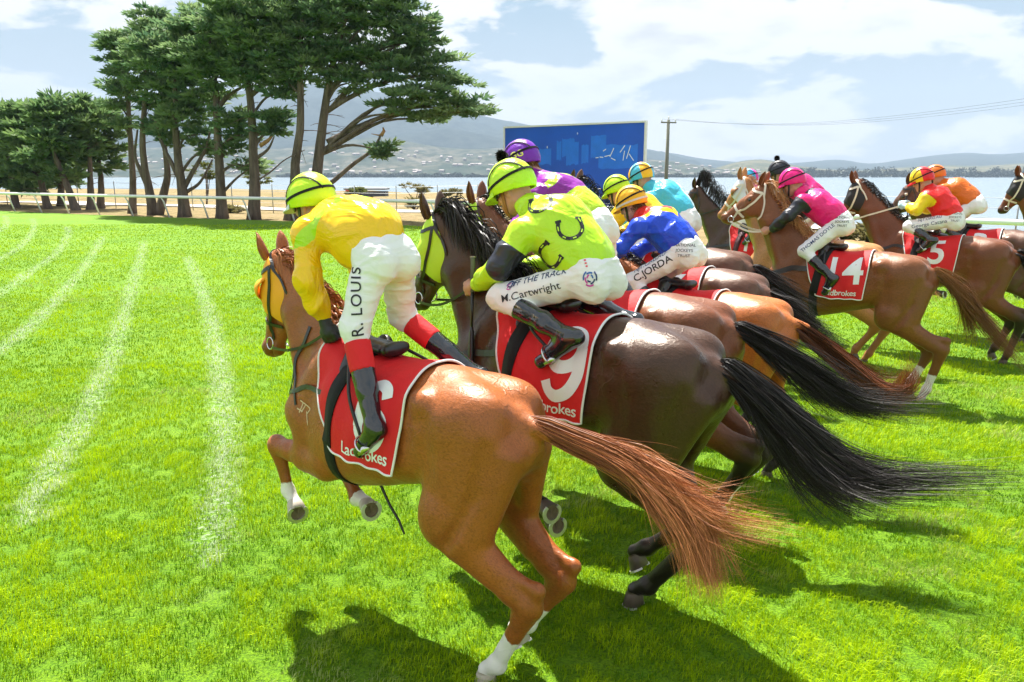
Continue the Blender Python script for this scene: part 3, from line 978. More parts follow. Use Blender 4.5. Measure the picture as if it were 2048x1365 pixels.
def round_digit(d, h):
    """a 9 with a round bowl and a curved tail (a 6 is the same turned over)"""
    w = .155 * h
    a = np.linspace(0, 2 * np.pi, 34)
    r1 = np.stack([.215 * h * np.cos(a), .185 * h + .235 * h * np.sin(a)], 1)
    t = spline([(.222 * h, .185 * h), (.225 * h, .05 * h), (.195 * h, -.16 * h), (.10 * h, -.33 * h), (-.04 * h, -.395 * h), (-.17 * h, -.34 * h), (-.225 * h, -.22 * h)], 26)
    A, FA = stroke(r1, w); B, FB = stroke(t, w, .0012)
    V = np.vstack([A, B]); F = FA + [tuple(i + len(A) for i in f) for f in FB]
    if d == '6': V[:, :2] *= -1
    return V, F

class Wrap:
    """a sheet wrapped over the horse's barrel, addressed by (x along the horse, s = distance down from the spine), side = +1 left / -1 right"""
    def __init__(s, bvh, xr, off=0.010, n=40, smax=0.75):
        s.xs = np.linspace(xr[0], xr[1], n); s.ns = 64; s.smax = smax
        s.g = {}
        for side in (1, -1):
            G = np.zeros((n, s.ns, 3))
            for i, x in enumerate(s.xs):
                c = Vector((x, 0, 1.20)); pts = []
                for k in range(90):
                    ph = math.radians(150 * k / 89)
                    d = Vector((0, side * math.sin(ph), math.cos(ph)))
                    h = bvh.ray_cast(c + d * 0.62, -d, 0.7)
                    p = h[0] if h[0] is not None else c + d * 0.3
                    pts.append(np.array(p) + np.array(d) * off)
                pts = np.array(pts)
                # cloth does not cling under the barrel: keep the widest y while going down
                wy = np.maximum.accumulate(np.abs(pts[:, 1])); pts[:, 1] = side * (0.55 * wy + 0.45 * np.abs(pts[:, 1]))
                L = np.concatenate([[0], np.cumsum(np.linalg.norm(np.diff(pts, axis=0), axis=1))])
                sv = np.linspace(0, smax, s.ns)
                for j in range(3): G[i, :, j] = np.interp(sv, L, pts[:, j])
            for _ in range(3):
                G[1:-1] = (G[:-2] + 2 * G[1:-1] + G[2:]) / 4
            s.g[side] = G
    def at(s, x, sv, side=1, off=0.0):
        x = np.asarray(x, float); sv = np.asarray(sv, float)
        G = s.g[side]; n = len(s.xs)
        a = np.clip((x - s.xs[0]) / (s.xs[-1] - s.xs[0]) * (n - 1), 0, n - 1.001); b = np.clip(sv / s.smax * (s.ns - 1), 0, s.ns - 1.001)
        i = a.astype(int); j = b.astype(int); fa = (a - i)[..., None]; fb = (b - j)[..., None]
        p = (G[i, j] * (1 - fa) + G[i + 1, j] * fa) * (1 - fb) + (G[i, j + 1] * (1 - fa) + G[i + 1, j + 1] * fa) * fb
        if np.any(off):
            q = p - np.stack([np.zeros_like(x) + p[..., 0], np.zeros_like(x), np.zeros_like(x) + 1.2], -1)
            q /= np.linalg.norm(q, axis=-1, keepdims=True)
            p = p + q * np.asarray(off)[..., None] if hasattr(off, '__len__') else p + q * off
        return p

def saddle_cloth(H, number, front=((.0, .40), (.25, .40), (.50, .31), (.58, .24)), rear=((.0, -.245), (.3, -.25), (.64, -.215)), drop=.62, word=True, girth_mat='black_elastic', detail=True, flap=0.0):
    root = H['root']; bvh = H['bvh']
    W = Wrap(bvh, (-.36, .52)); H['wrap'] = W
    nu, ns = 34, 34
    fr = lambda s: np.interp(s, [a for a, b in front], [b for a, b in front])
    rr = lambda s: np.interp(s, [a for a, b in rear], [b for a, b in rear])
    V = []; idx = {}
    sv = np.linspace(0, drop, ns)
    ss = np.concatenate([-sv[::-1][:-1], sv])
    S, U = np.meshgrid(ss, np.linspace(0, 1, nu), indexing='ij')
    X = fr(np.abs(S)) * (1 - U) + rr(np.abs(S)) * U
    P = np.zeros(S.shape + (3,))
    wav = .007 + .007 * np.sin(X * 21 + np.abs(S) * 9) * np.clip(np.abs(S) / .3, 0, 1) + .005 * np.sin(X * 47 - S * 5 + 1) * np.clip(np.abs(S) / .4, 0, 1)
    wav = wav + flap * np.clip((np.abs(S) - .35) / .25, 0, 1) ** 2 * np.clip(U - .45, 0, 1) * (1 + .5 * np.sin(S * 20))
    H['cloth_off'] = lambda x, s: .007 + .007 * np.sin(x * 21 + s * 9) * np.clip(s / .3, 0, 1) + .005 * np.sin(x * 47 - s * 5 + 1) * np.clip(s / .4, 0, 1) \
        + flap * np.clip((s - .35) / .25, 0, 1) ** 2 * np.clip((x - fr(s)) / (rr(s) - fr(s)) - .45, 0, 1) * (1 + .5 * np.sin(s * 20))
    for side in (1, -1):
        m = (S >= 0) if side == 1 else (S < 0)
        P[m] = W.at(X[m], np.abs(S[m]), side, wav[m])
    A, B = S.shape
    F = [(i * B + j, i * B + j + 1, (i + 1) * B + j + 1, (i + 1) * B + j) for i in range(A - 1) for j in range(B - 1)]
    c = mesh_obj('saddle_cloth', P.reshape(-1, 3), F, M['red_cloth'], root, True)
    # white piping round the edge
    edge = [P[i, 0] for i in range(A)] + [P[-1, j] for j in range(1, B)] + [P[i, -1] for i in range(A - 2, -1, -1)] + [P[0, j] for j in range(B - 2, 0, -1)]
    mb = MB(); mb.tube([tuple(p) for p in edge] + [tuple(edge[0])], .0062, 6, cap=False)
    mb.build('piping', M['white_print'], c, True)
    def put(name, pf, x, s, mat, off=.004):
        Pt, Fc = pf
        xx = x - Pt[:, 0]; sv_ = s - Pt[:, 1]
        if Pt.shape[1] > 2: off = off + Pt[:, 2]
        pts = W.at(xx, sv_, 1, H['cloth_off'](xx, sv_) + off)
        return mesh_obj(name, pts, Fc, mat, c, False)
    if number:
        nx, nsz, nss = number[1:] if len(number) > 1 else (.02, .36, .36)
        put('number', round_digit(number[0], nsz * .86) if number[0] in '69' else text_mesh(number[0], nsz, bold=.018, maxlen=.02), nx, nss, M['white_print'])
    if word:
        put('lettering', text_mesh('Ladbrokes', .080, bold=.012, spacing=.95, shear=.08, maxlen=.02), word if isinstance(word, float) else .0, drop - .062, M['white_print'])
    # surcingle over the cloth and girth under the belly
    pts = []
    GX = lambda s: .165 + .10 * np.clip(s / .6, 0, 1)
    rows = []
    for side in (1, -1):
        sv2 = np.linspace(0, .60, 30)
        a = W.at(GX(sv2) + .042, sv2, side, H['cloth_off'](GX(sv2) + .04, sv2) + .008); b = W.at(GX(sv2) - .042, sv2, side, H['cloth_off'](GX(sv2) - .04, sv2) + .008)
        low = []
        for k in range(10):
            ph = math.radians(118 + 62 * k / 9)
            d = Vector((0, side * math.sin(ph), math.cos(ph)))
            pr = []
            for dx in (.042, -.042):
                h = bvh.ray_cast(Vector((GX(.6) + dx, 0, 1.2)) + d * .6, -d, .6)
                q = h[0] if h[0] is not None else Vector((GX(.6) + dx, 0, 1.2)) + d * .4
                pr.append(np.array(q + d * .008))
            if pr[0][2] < a[-1][2] - .02: low.append(pr)
        col = [(x, y) for x, y in zip(a, b)] + [(p[0], p[1]) for p in low]
        rows.append(col)
    seq = rows[1][::-1][:-1] + rows[0]
    V2 = [tuple(p) for pr in seq for p in pr]
    F2 = [(2 * i, 2 * i + 1, 2 * i + 3, 2 * i + 2) for i in range(len(seq) - 1)]
    g = mesh_obj('girth_strap', V2, F2, M[girth_mat], root, True)
    md = g.modifiers.new('thick', 'SOLIDIFY'); md.thickness = .006; md.offset = 1
    return c

def saddle(H, x=.17):
    """light racing saddle: seat, pommel, cantle, flap panels"""
    root = H['root']
    V = Vol((x - .26, -.22, 1.30), (x + .24, .22, 1.72), .012)
    zb = 1.525
    V.cone((x - .11, 0, zb), (x + .12, 0, zb + .01), .036, .034, sy=2.1, k=.03)
    V.cone((x - .13, -.06, zb + .012), (x - .13, .06, zb + .012), .020, .020, k=.04)
    V.ell((x + .16, 0, zb + .045), (.05, .05, .035), k=.04)
    for s in (-1, 1):
        V.cone((x + .06, s * .10, zb - .01), (x + .09, s * .20, zb - .16), .055, .03, sy=.5, k=.03)
    v, q = V.mesh()
    o = mesh_obj('saddle', v, q, M['black_leather'], root, True)
    return o

def strap(name, H, pts, width, mat, parent=None, off=.004, n=28, closed=False, surf=True):
    """flat strap following the horse's skin through the given points"""
    P = spline(pts, n)
    bvh = H['bvh']; V = []
    Q = []; Nn = []
    for p in P:
        h = bvh.find_nearest(Vector(p))
        if surf and h[0] is not None:
            Q.append(np.array(h[0] + h[1] * off)); Nn.append(np.array(h[1]))
        else:
            Q.append(p); Nn.append(np.array([0, 0, 1.0]))
    Q = np.array(Q); Nn = np.array(Nn)
    for _ in range(2):
        Nn[1:-1] = (Nn[:-2] + Nn[1:-1] * 2 + Nn[2:]) / 4; Q[1:-1] = (Q[:-2] + Q[1:-1] * 2 + Q[2:]) / 4
    T = np.gradient(Q, axis=0); T /= np.linalg.norm(T, axis=1, keepdims=True) + 1e-9
    S = np.cross(T, Nn); S /= np.linalg.norm(S, axis=1, keepdims=True) + 1e-9
    Nn /= np.linalg.norm(Nn, axis=1, keepdims=True)
    F = []
    for i in range(n):
        for a, b in ((-1, 0), (1, 0), (1, 1), (-1, 1)):
            V.append(Q[i] + S[i] * a * width / 2 + Nn[i] * b * .004)
    for i in range(n - 1):
        for j in range(4):
            F.append((i * 4 + j, i * 4 + (j + 1) % 4, (i + 1) * 4 + (j + 1) % 4, (i + 1) * 4 + j))
    F += [(3, 2, 1, 0), ((n - 1) * 4, (n - 1) * 4 + 1, (n - 1) * 4 + 2, (n - 1) * 4 + 3)]
    return mesh_obj(name, V, F, mat, parent or H['root'], False)

def ring_mesh(name, c, r, rad, nrm, mat, parent, seg=18):
    z = Vector(nrm).normalized(); x = z.orthogonal().normalized(); y = z.cross(x)
    mb = MB(); mb.tube([tuple(Vector(c) + (x * math.cos(2 * math.pi * i / seg) + y * math.sin(2 * math.pi * i / seg)) * r) for i in range(seg + 1)], rad, 6, cap=False)
    return mb.build(name, mat, parent, True)

def bridle(H, mat, wid=.016, noseband=True, brow=True):
    hf = H['hf']; root = H['root']
    b = empty('bridle', parent=root)
    W_ = wid
    strap('head_strap', H, [hf(.03, -.09, .10), hf(-.02, -.06, .02), hf(-.035, 0, -.03), hf(-.02, .06, .02), hf(.03, .09, .10)], W_, mat, b)
    for s in (-1, 1):
        strap('cheek_strap', H, [hf(.02, s * .09, .06), hf(.16, s * .11, .10), hf(.32, s * .09, .11), hf(.455, s * .06, .115)], W_, mat, b)
        strap('throat_strap', H, [hf(.01, s * .09, .06), hf(.06, s * .09, .16), hf(.15, s * .06, .26), hf(.18, 0, .28)], W_ * .8, mat, b)
    if brow: strap('brow_band', H, [hf(.02, -.10, .06), hf(.09, -.08, -.01), hf(.10, 0, -.05), hf(.09, .08, -.01), hf(.02, .10, .06)], W_ * 1.2, mat, b)
    if noseband: strap('nose_band', H, [hf(.36, -.07, .19), hf(.37, -.085, .1), hf(.37, -.05, .01), hf(.375, 0, -.02), hf(.37, .05, .01), hf(.37, .085, .1), hf(.36, .07, .19)], W_ * 1.2, mat, b)
    for s in (-1, 1):
        ring_mesh('bit_ring', hf(.475, s * .062, .115), .034, .0045, (.1, 1, .1), M['steel'], b)
    return b

def reins(H, hands, mat, wid=.017, sag=.06):
    hf = H['hf']
    r = empty('reins', parent=H['root'])
    for s, h in hands.items():
        a = hf(.49, s * .066, .135); h = np.array(h, float)
        n = 26; t = np.linspace(0, 1, n)[:, None]
        P = a * (1 - t) + h * t + np.array([0, s * .015, -sag]) * np.sin(t * np.pi)
        # keep the rein outside the neck
        for i in range(2, n - 1):
            hit = H['bvh'].find_nearest(Vector(P[i]))
            if hit[0] is not None:
                d = Vector(P[i]) - hit[0]
                if d.dot(hit[1]) < .012: P[i] = np.array(hit[0] + hit[1] * .014)
        V = []; F = []
        T = np.gradient(P, axis=0)
        for i in range(n):
            tt = T[i] / np.linalg.norm(T[i]); sd = np.cross(tt, [0, 1, 0]); sd /= np.linalg.norm(sd) + 1e-9; ou = np.cross(sd, tt)
            for p, q in ((-1, -1), (1, -1), (1, 1), (-1, 1)): V.append(P[i] + sd * p * wid / 2 + ou * q * .0022)
        for i in range(n - 1):
            for j in range(4): F.append((i * 4 + j, i * 4 + (j + 1) % 4, (i + 1) * 4 + (j + 1) % 4, (i + 1) * 4 + j))
        mesh_obj('rein', V, F, mat, r, False)
    return r

def hood(H, mat, u0=-.02, u1=.33, cups=False, cupmat=None, g=.011):
    """racing hood / blinkers: a fabric skin over the head from the ears to below the eyes"""
    hf = H['hf']
    lo = np.minimum.reduce([hf(a, 0, b) for a in (-.12, .45) for b in (-.15, .35)]) - .05; hi = np.maximum.reduce([hf(a, 0, b) for a in (-.12, .45) for b in (-.15, .35)]) + .05
    lo[1] = -.18; hi[1] = .18
    V = Vol(lo, hi, .011)
    add_head(V, hf, g=g)
    ok = (lambda P: (P - hf.o))
    X, Y, Z = np.meshgrid(*V.ax, indexing='ij')
    Q = np.stack([X, Y, Z], -1) - hf.o
    a = Q @ hf.u; b = Q @ hf.v
    cut = np.maximum(np.maximum(a - u1 - .10 * (b - .08), (u0 + .55 * np.clip(b - .02, 0, 1)) - a), 0 * a - 1)
    V.d = np.maximum(V.d, cut.astype(np.float32))
    # keep the throat open
    v, q = V.mesh(); v = smooth_verts(v, q, 1, .4)
    o = mesh_obj('hood', v, q, mat, H['root'], True)
    if cups:
        for s in (-1, 1):
            n = 14; mv = []; mf = []
            for i in range(7):
                th = math.radians(90 * i / 6)
                for j in range(n):
                    ph = math.pi * j / (n - 1)
                    r = .062
                    p = hf(.17 + .075 - .075 * math.cos(ph) * math.sin(th) * 1.0 - .055, s * (.082 + r * math.sin(ph) * .62 * math.sin(th) + .0), .04 + r * 1.0 * math.cos(th) * 1.0 - .03)
                    p = hf(.165 + r * math.cos(ph) * math.sin(th), s * (.080 + .060 * math.sin(ph) * math.sin(th)), .045 - r * math.cos(th) * 1.1 + .0)
                    mv.append(p)
            for i in range(6):
                for j in range(n - 1): mf.append((i * n + j, i * n + j + 1, (i + 1) * n + j + 1, (i + 1) * n + j))
            c = mesh_obj('eye_cup', mv, mf, cupmat or mat, o, True)
            md = c.modifiers.new('thick', 'SOLIDIFY'); md.thickness = .005
    return o
# ------------------------------------------------------------------ jockeys
def head_axes(pitch, yaw):
    F = v3(math.cos(pitch) * math.cos(yaw), math.cos(pitch) * math.sin(yaw), -math.sin(pitch))
    Lf = v3(-math.sin(yaw), math.cos(yaw), 0)
    U = np.cross(F, Lf)
    return F, Lf, U

def add_hand(V, wr, hc, side, k=.008):
    """fist holding the rein: palm, four bent fingers of different length, thumb on top"""
    f = np.array(hc) - np.array(wr); f = f / np.linalg.norm(f)
    s = v3(0, 0, 1) - f * f[2]; s /= np.linalg.norm(s)
    o = v3(0, side, 0); o = o - f * (o @ f) - s * (o @ s); o /= np.linalg.norm(o)       # out, the back of the hand
    hc = np.array(hc, float)
    V.cone(hc - f * .035, hc + f * .012, .030, .034, k=.015)
    V.cone(hc + s * .022, hc - s * .026, .026, .022, k=.012)
    for i, (ln, off) in enumerate(((1.0, .031), (1.1, .011), (1.03, -.009), (.85, -.028))):
        p0 = hc + f * .022 + s * off + o * .014
        p1 = p0 + f * .026 * ln - o * .010
        p2 = p1 - f * .004 - o * .030 * ln
        p3 = p2 - f * .026 * ln - o * .004
        V.cone(p0, p1, .0115, .0108, k=.005); V.cone(p1, p2, .0106, .0098, k=.005); V.cone(p2, p3, .0096, .0085, k=.005)
    t0 = hc - f * .012 + s * .034 - o * .008; t1 = t0 + f * .030 + s * .010 - o * .006; t2 = t1 + f * .026 - s * .006 - o * .002
    V.cone(t0, t1, .0125, .0115, k=.008); V.cone(t1, t2, .0112, .0095, k=.005)

def add_face(V, c, ax, k=.02):
    F, Lf, U = ax; Rm = np.stack([F, Lf, U], 1)
    g = lambda a, l, u: c + F * a + Lf * l + U * u
    V.ell(g(-.005, 0, .025), (.098, .077, .095), Rm, k=.02)
    V.ell(g(.030, 0, -.045), (.066, .060, .078), Rm, k=.03)
    V.cone(g(.0, .048, -.055), g(.062, .018, -.098), .022, .020, k=.03)
    V.cone(g(.0, -.048, -.055), g(.062, -.018, -.098), .022, .020, k=.03)
    V.ell(g(.078, 0, -.102), (.020, .024, .018), Rm, k=.015)                        # chin
    V.cone(g(.088, 0, .008), g(.112, 0, -.034), .010, .0135, k=.012)                # nose
    V.ell(g(.098, .012, -.040), (.012, .009, .009), Rm, k=.008); V.ell(g(.098, -.012, -.040), (.012, .009, .009), Rm, k=.008)
    V.cone(g(.080, .034, .018), g(.090, .010, .016), .011, .011, k=.012); V.cone(g(.080, -.034, .018), g(.090, -.010, .016), .011, .011, k=.012)
    for s in (-1, 1):
        V.ell(g(.092, s * .031, .0), (.016, .017, .010), Rm, k=.012, op='sub')
        V.ell(g(.062, s * .045, -.030), (.024, .018, .018), Rm, k=.02)               # cheekbone
        V.ell(g(-.004, s * .076, -.012), (.020, .010, .033), Rm, k=.008)             # ear
        V.ell(g(.002, s * .086, -.008), (.010, .006, .018), Rm, k=.006, op='sub')
    V.cone(g(.094, .020, -.066), g(.094, -.020, -.066), .0075, .0075, k=.008)       # lips
    V.cone(g(.092, .018, -.078), g(.092, -.018, -.078), .0085, .0085, k=.006)
    V.cone(g(.106, .022, -.0715), g(.106, -.022, -.0715), .0025, .0025, k=.006, op='sub')
    return g

def bvh_of(v, q): return BVHTree.FromPolygons([Vector(p) for p in v.tolist()], q.tolist())

def helmet(parent, c, ax, mats, pattern=None, pompom=None, peak_mat=None, band=None, tilt=0.0, seed=0, bands=True, stripe=None, frill=True):
    F, Lf, U = ax; c = np.array(c, float) + U * .028
    rs = np.random.RandomState(seed)
    nt, npn = 72, 26; V = []; att = []
    ra, rb, rc = .140, .120, .142
    for i in range(npn + 1):
        for j in range(nt):
            th = 2 * math.pi * j / nt
            ph = math.radians(2 + (107 - 7 * math.cos(th) - 2) * i / npn)
            k = 1 + .006 * math.sin(th * 8 + i) * (i / npn) + .004 * math.sin(i * 1.9 + 3 * th)
            if frill and i >= npn - 2: k *= .985 + .022 * math.sin(th * 26) * (1 if i == npn else .4)
            a = math.sin(ph) * math.cos(th) * ra * k; l = math.sin(ph) * math.sin(th) * rb * k; u = math.cos(ph) * rc * k
            V.append(c + F * a + Lf * l + U * u)
            att.append(pattern(th, ph) if pattern else -1)
    top = len(V); V.append(c + U * rc); att.append(pattern(0, 0) if pattern else -1)
    Fc = [(i * nt + j, (i + 1) * nt + j, (i + 1) * nt + (j + 1) % nt, i * nt + (j + 1) % nt) for i in range(npn) for j in range(nt)]
    Fc += [(top, j, (j + 1) % nt) for j in range(nt)]
    h = mesh_obj('helmet', V, Fc, mats, parent, True)
    set_attr(h, 'm0', att)
    md = h.modifiers.new('thick', 'SOLIDIFY'); md.thickness = .010; md.offset = -1
    # peak
    pv = []; pf = []; n = 15
    for k in range(2):
        for i in range(n):
            th = math.radians(-62 + 124 * i / (n - 1))
            for rr, uu in ((1.0, -.012), (1.34 if k == 0 else 1.33, -.034)):
                e = math.cos(math.radians((-62 + 124 * i / (n - 1)) * 1.40)) if rr > 1 else 0
                q = 1.0 + (rr - 1) * max(0, e)
                pv.append(c + F * (ra * q * math.cos(th)) + Lf * (rb * q * math.sin(th)) + U * (uu - k * .006 - .012 * (q - 1)))
    N = 2 * n
    for i in range(n - 1):
        a = 2 * i
        pf.append((a, a + 1, a + 3, a + 2)); pf.append((N + a, N + a + 2, N + a + 3, N + a + 1)); pf.append((a + 1, N + a + 1, N + a + 3, a + 3))
    pk = mesh_obj('peak', pv, pf, peak_mat or mats, h, True)
    set_attr(pk, 'm0', np.full(len(pv), -1.0))
    # elastic goggle bands
    def ribbon(name, fn, wid, mat, n=56):
        rv = []; rf = []
        for i in range(n + 1):
            a, l, u = fn(i / n)
            d = math.sqrt((a / ra) ** 2 + (l / rb) ** 2 + (u / rc) ** 2); a, l, u = a / d * 1.018, l / d * 1.018, u / d * 1.018
            nn = np.array([a / ra ** 2, l / rb ** 2, u / rc ** 2]); nn /= np.linalg.norm(nn)
            rv.append((a, l, u, nn))
        r2 = []
        for i in range(n + 1):
            p = np.array(rv[i][:3]); t = np.array(rv[min(i + 1, n)][:3]) - np.array(rv[max(i - 1, 0)][:3]); sd = np.cross(t, rv[i][3]); sd /= np.linalg.norm(sd) + 1e-9
            r2.append((p, sd, rv[i][3]))
        VV = []
        for p, sd, nn in r2:
            for x, y in ((-1, 0), (1, 0), (1, 1), (-1, 1)):
                q = p + sd * x * wid / 2 + nn * y * .003
                VV.append(c + F * q[0] + Lf * q[1] + U * q[2])
        for i in range(n):
            for j in range(4): rf.append((i * 4 + j, i * 4 + (j + 1) % 4, (i + 1) * 4 + (j + 1) % 4, (i + 1) * 4 + j))
        return mesh_obj(name, VV, rf, mat, h, False)
    bm = band or M['black_elastic']
    if bands:
        ribbon('goggle_band', lambda t: (ra * math.cos(2 * math.pi * t), rb * math.sin(2 * math.pi * t), .020 - .022 * math.cos(2 * math.pi * t)), .014, bm)
        ribbon('cap_tie', lambda t: (.105 - .21 * t, rb * .9 * math.cos(math.pi * t * .0 + .35) * (1 - .9 * t) + .02, .10 * math.sin(math.pi * (.12 + .8 * t))), .009, bm, 30)
    if stripe:
        ribbon('reflective_band', lambda t: (ra * math.cos(2 * math.pi * t), rb * math.sin(2 * math.pi * t), -.012), .016, stripe)
    if pompom:
        n = 700; P = []
        cc = c + U * (rc + .022)
        for i in range(n):
            d = rs.normal(size=3); d /= np.linalg.norm(d)
            t = np.linspace(.2, 1, 4)[:, None]
            P.append(cc + d * .036 * t + rs.normal(size=3) * .003 * t)
        strands('pompom', h, pompom, P, np.full(n, .006))
    return h

def build_jockey(H, J, cfg):
    """J: joints in the horse's frame. Body (head, neck, hands) is one surface; clothes, boots and helmet are worn over it."""
    hr = H['root']
    J = {k: np.array(v, float) for k, v in J.items()}
    res = cfg.get('res', .007)
    ax = head_axes(cfg.get('pitch', .35), cfg.get('yaw', 0.0)); F, Lf, U = ax
    allp = np.array([J[k] for k in J])
    lo = allp.min(0) - .27; hi = allp.max(0) + .22
    sp0 = J['pelvis']; sp1 = J['chest']; nk = J['neck']
    hd = J['head']
    # ---- body
    hlo = np.minimum(np.minimum(J['haL'], J['haR']), J['head']) - .17; hhi = np.maximum(np.maximum(J['haL'], J['haR']), J['head']) + .17
    V = Vol(np.minimum(hlo, sp1 - .2), np.maximum(hhi, sp1 + .2), max(.0055, res * .8))
    add_face(V, hd, ax)
    V.cone(hd - F * .025 - U * .05, nk, .054, .060, k=.03)
    V.cone(nk, sp1, .06, .08, k=.04)
    for s, a in ((1, 'L'), (-1, 'R')):
        V.cone(sp1, J['sh' + a], .06, .045, k=.03); V.cone(J['sh' + a], J['el' + a], .040, .036, k=.03); V.cone(J['el' + a], J['wr' + a], .036, .026, k=.02)
        V.cone(J['wr' + a], J['wr' + a] * .45 + J['ha' + a] * .55, .026, .025, k=.02)
        add_hand(V, J['wr' + a], J['ha' + a], s)
    v, q = V.mesh(); v = smooth_verts(v, q, 1, .3)
    body = mesh_obj('person', v, q, M['skin'], None, True)
    body.matrix_world = hr.matrix_world.copy()
    body.location = hr.location; body.rotation_euler = hr.rotation_euler; body.scale = hr.scale
    tag(body, cfg['label'], 'jockey', 'jockeys riding in the race')
    bb = bvh_of(v, q)
    # ---- jacket
    V = Vol(lo, hi, res)
    up = nk - sp0; up /= np.linalg.norm(up)
    V.cone(sp0 + (sp1 - sp0) * .30, sp1, .150, .152, sy=1.14, k=.05)
    V.cone(sp0 + (sp1 - sp0) * .12, sp0 + (sp1 - sp0) * .40, .138, .150, sy=1.10, k=.04)
    V.cone(sp1, nk - up * .02, .138, .082, sy=1.2, k=.06)
    V.cone(nk - up * .03, hd - F * .03 - U * .075, .076, .066, k=.03)
    V.cone(J['shL'], J['shR'], .075, .075, k=.06)
    if cfg.get('billow'):
        V.ell(sp0 * .45 + sp1 * .55 + v3(-.02, 0, .05), (.24, .16, .14), k=.06)
    for a in 'LR':
        V.cone(J['sh' + a], J['el' + a], .074, .060, k=.04); V.cone(J['el' + a], J['wr' + a], .060, .044, k=.03)
        V.ell(J['el' + a] * .35 + J['wr' + a] * .65, (.055, .055, .055), k=.04)
    sd_ = cfg.get('seed', 0)
    V.noise(5.0, .008, sd_, stretch=(.55, 1.3, 1.0), band=.05); V.noise(6.0, .013, sd_ + 5, stretch=(.45, 1.2, .8), band=.06, ridged=True); V.noise(14.0, .004, sd_ + 7, stretch=(.4, 1.3, .9), band=.05, ridged=True)
    # neck opening
    V.cone(hd - F * .03 - U * .070, hd - F * .03 + U * .05, .062, .085, k=.012, op='sub')
    v, q = V.mesh(); v = smooth_verts(v, q, 2, .5)
    jk = mesh_obj('jacket', v, q, cfg['silk'], body, True)
    jb = bvh_of(v, q)
    ts = ((v - sp0) @ (nk - sp0)) / ((nk - sp0) @ (nk - sp0))
    arm = np.full(len(v), -1.0); bd = np.full(len(v), 9.0); aside = np.zeros(len(v))
    dsp, _ = seg_dist(v, sp0, nk)
    for s, a in ((1, 'L'), (-1, 'R')):
        for i, (p, r_) in enumerate((('sh', 'el'), ('el', 'wr'))):
            d, t = seg_dist(v, J[p + a], J[r_ + a]); m = d < bd
            bd[m] = d[m]; arm[m] = (i + t)[m]; aside[m] = s
    onarm = bd < np.maximum(dsp - .055, .02)
    for i, fn in enumerate(cfg.get('masks', [])):
        set_attr(jk, 'm%d' % i, fn(v, ts, arm, onarm))
    # ---- breeches
    V = Vol(lo, hi, res)
    hipc = sp0 - up * .03
    V.ell(hipc, (.114, .132, .114), k=.05)
    for s, a in ((1, 'L'), (-1, 'R')):
        hp = sp0 + v3(-.01, s * .078, -.02) - up * .03; kn = J['kn' + a]; an = J['an' + a]
        V.ell(hp - up * .045 + v3(-.01, 0, -.01), (.088, .082, .094), k=.06)
        V.cone(hp, kn, .084, .057, k=.05)
        V.cone(hp * .6 + kn * .4 - v3(0, 0, .015), kn, .072, .056, k=.05)
        V.ell(kn, (.060, .057, .060), k=.03)
        V.cone(kn, kn + (an - kn) * cfg.get('breech_len', .36), .058, .052, k=.03)
    V.cone(sp0, sp0 + (sp1 - sp0) * .22, .125, .12, sy=1.15, k=.05)
    V.noise(9.0, .007, 3 + cfg.get('seed', 0), stretch=(1, .6, 1.4), band=.03, ridged=True); V.noise(19, .004, 9, stretch=(1, .6, 1.4), band=.03, ridged=True)
    v, q = V.mesh(); v = smooth_verts(v, q, 2, .5)
    br = mesh_obj('breeches', v, q, M['breeches'], body, True); pb = bvh_of(v, q)
    # ---- boots and stirrups
    for s, a in ((1, 'L'), (-1, 'R')):
        kn = J['kn' + a]; an = J['an' + a]; to = J['to' + a]
        t0 = cfg.get('boot_top', .30); sock = cfg.get('boot_collar')
        bl = kn + (an - kn) * t0
        ex = np.array([bl, an, to, kn]); V = Vol(ex.min(0) - .12, ex.max(0) + .12, max(.0055, res * .8))
        V.cone(bl, kn + (an - kn) * .65, .060, .053, k=.02); V.cone(kn + (an - kn) * .65, an, .053, .041, k=.02)
        ft = (to - an); fl = np.linalg.norm(ft); fd = ft / fl
        sh = (an - kn) / np.linalg.norm(an - kn)
        heel = an + sh * .035 - fd * .03
        V.cone(an, heel, .043, .038, k=.02)
        V.cone(heel + fd * .03, to, .040, .030, sy=1.0, k=.025); V.cone(an, an * .4 + to * .6, .042, .032, k=.03)
        dn = sh - fd * (sh @ fd); dn /= np.linalg.norm(dn) + 1e-9
        V.cone(heel + dn * .018, to + dn * .018, .026, .022, sy=1.25, k=.012)
        V.noise(16, .0035, 4, band=.03)
        pl = -((bl - kn) / np.linalg.norm(bl - kn))
        X, Y, Z = np.meshgrid(*V.ax, indexing='ij'); cut = (X - bl[0]) * pl[0] + (Y - bl[1]) * pl[1] + (Z - bl[2]) * pl[2]
        V.d = np.maximum(V.d, cut.astype(np.float32))
        v, q = V.mesh(); v = smooth_verts(v, q, 1, .3)
        b = mesh_obj('boot', v, q, M['patent'], body, True)
        if sock:
            V = Vol(ex.min(0) - .12, ex.max(0) + .12, .008)
            c1 = kn + (an - kn) * sock[1]; c0 = kn + (an - kn) * sock[2]
            V.cone(c0, c1, .064, .062, k=.01)
            pl = (an - kn) / np.linalg.norm(an - kn)
            X, Y, Z = np.meshgrid(*V.ax, indexing='ij')
            c_ = (X - kn[0]) * pl[0] + (Y - kn[1]) * pl[1] + (Z - kn[2]) * pl[2]
            V.d = np.maximum(V.d, np.maximum((c0 - kn) @ pl - c_, c_ - (c1 - kn) @ pl).astype(np.float32))
            v, q = V.mesh()
            mesh_obj('boot_collar', v, q, sock[0], b, True)
        # stirrup iron and leather hang on the horse's saddle
        tc = an * .35 + to * .65
        st = empty('stirrup', parent=hr)
        mb = MB(); ccx = tc + dn * .048
        yv = v3(0, 1, 0); ring = []
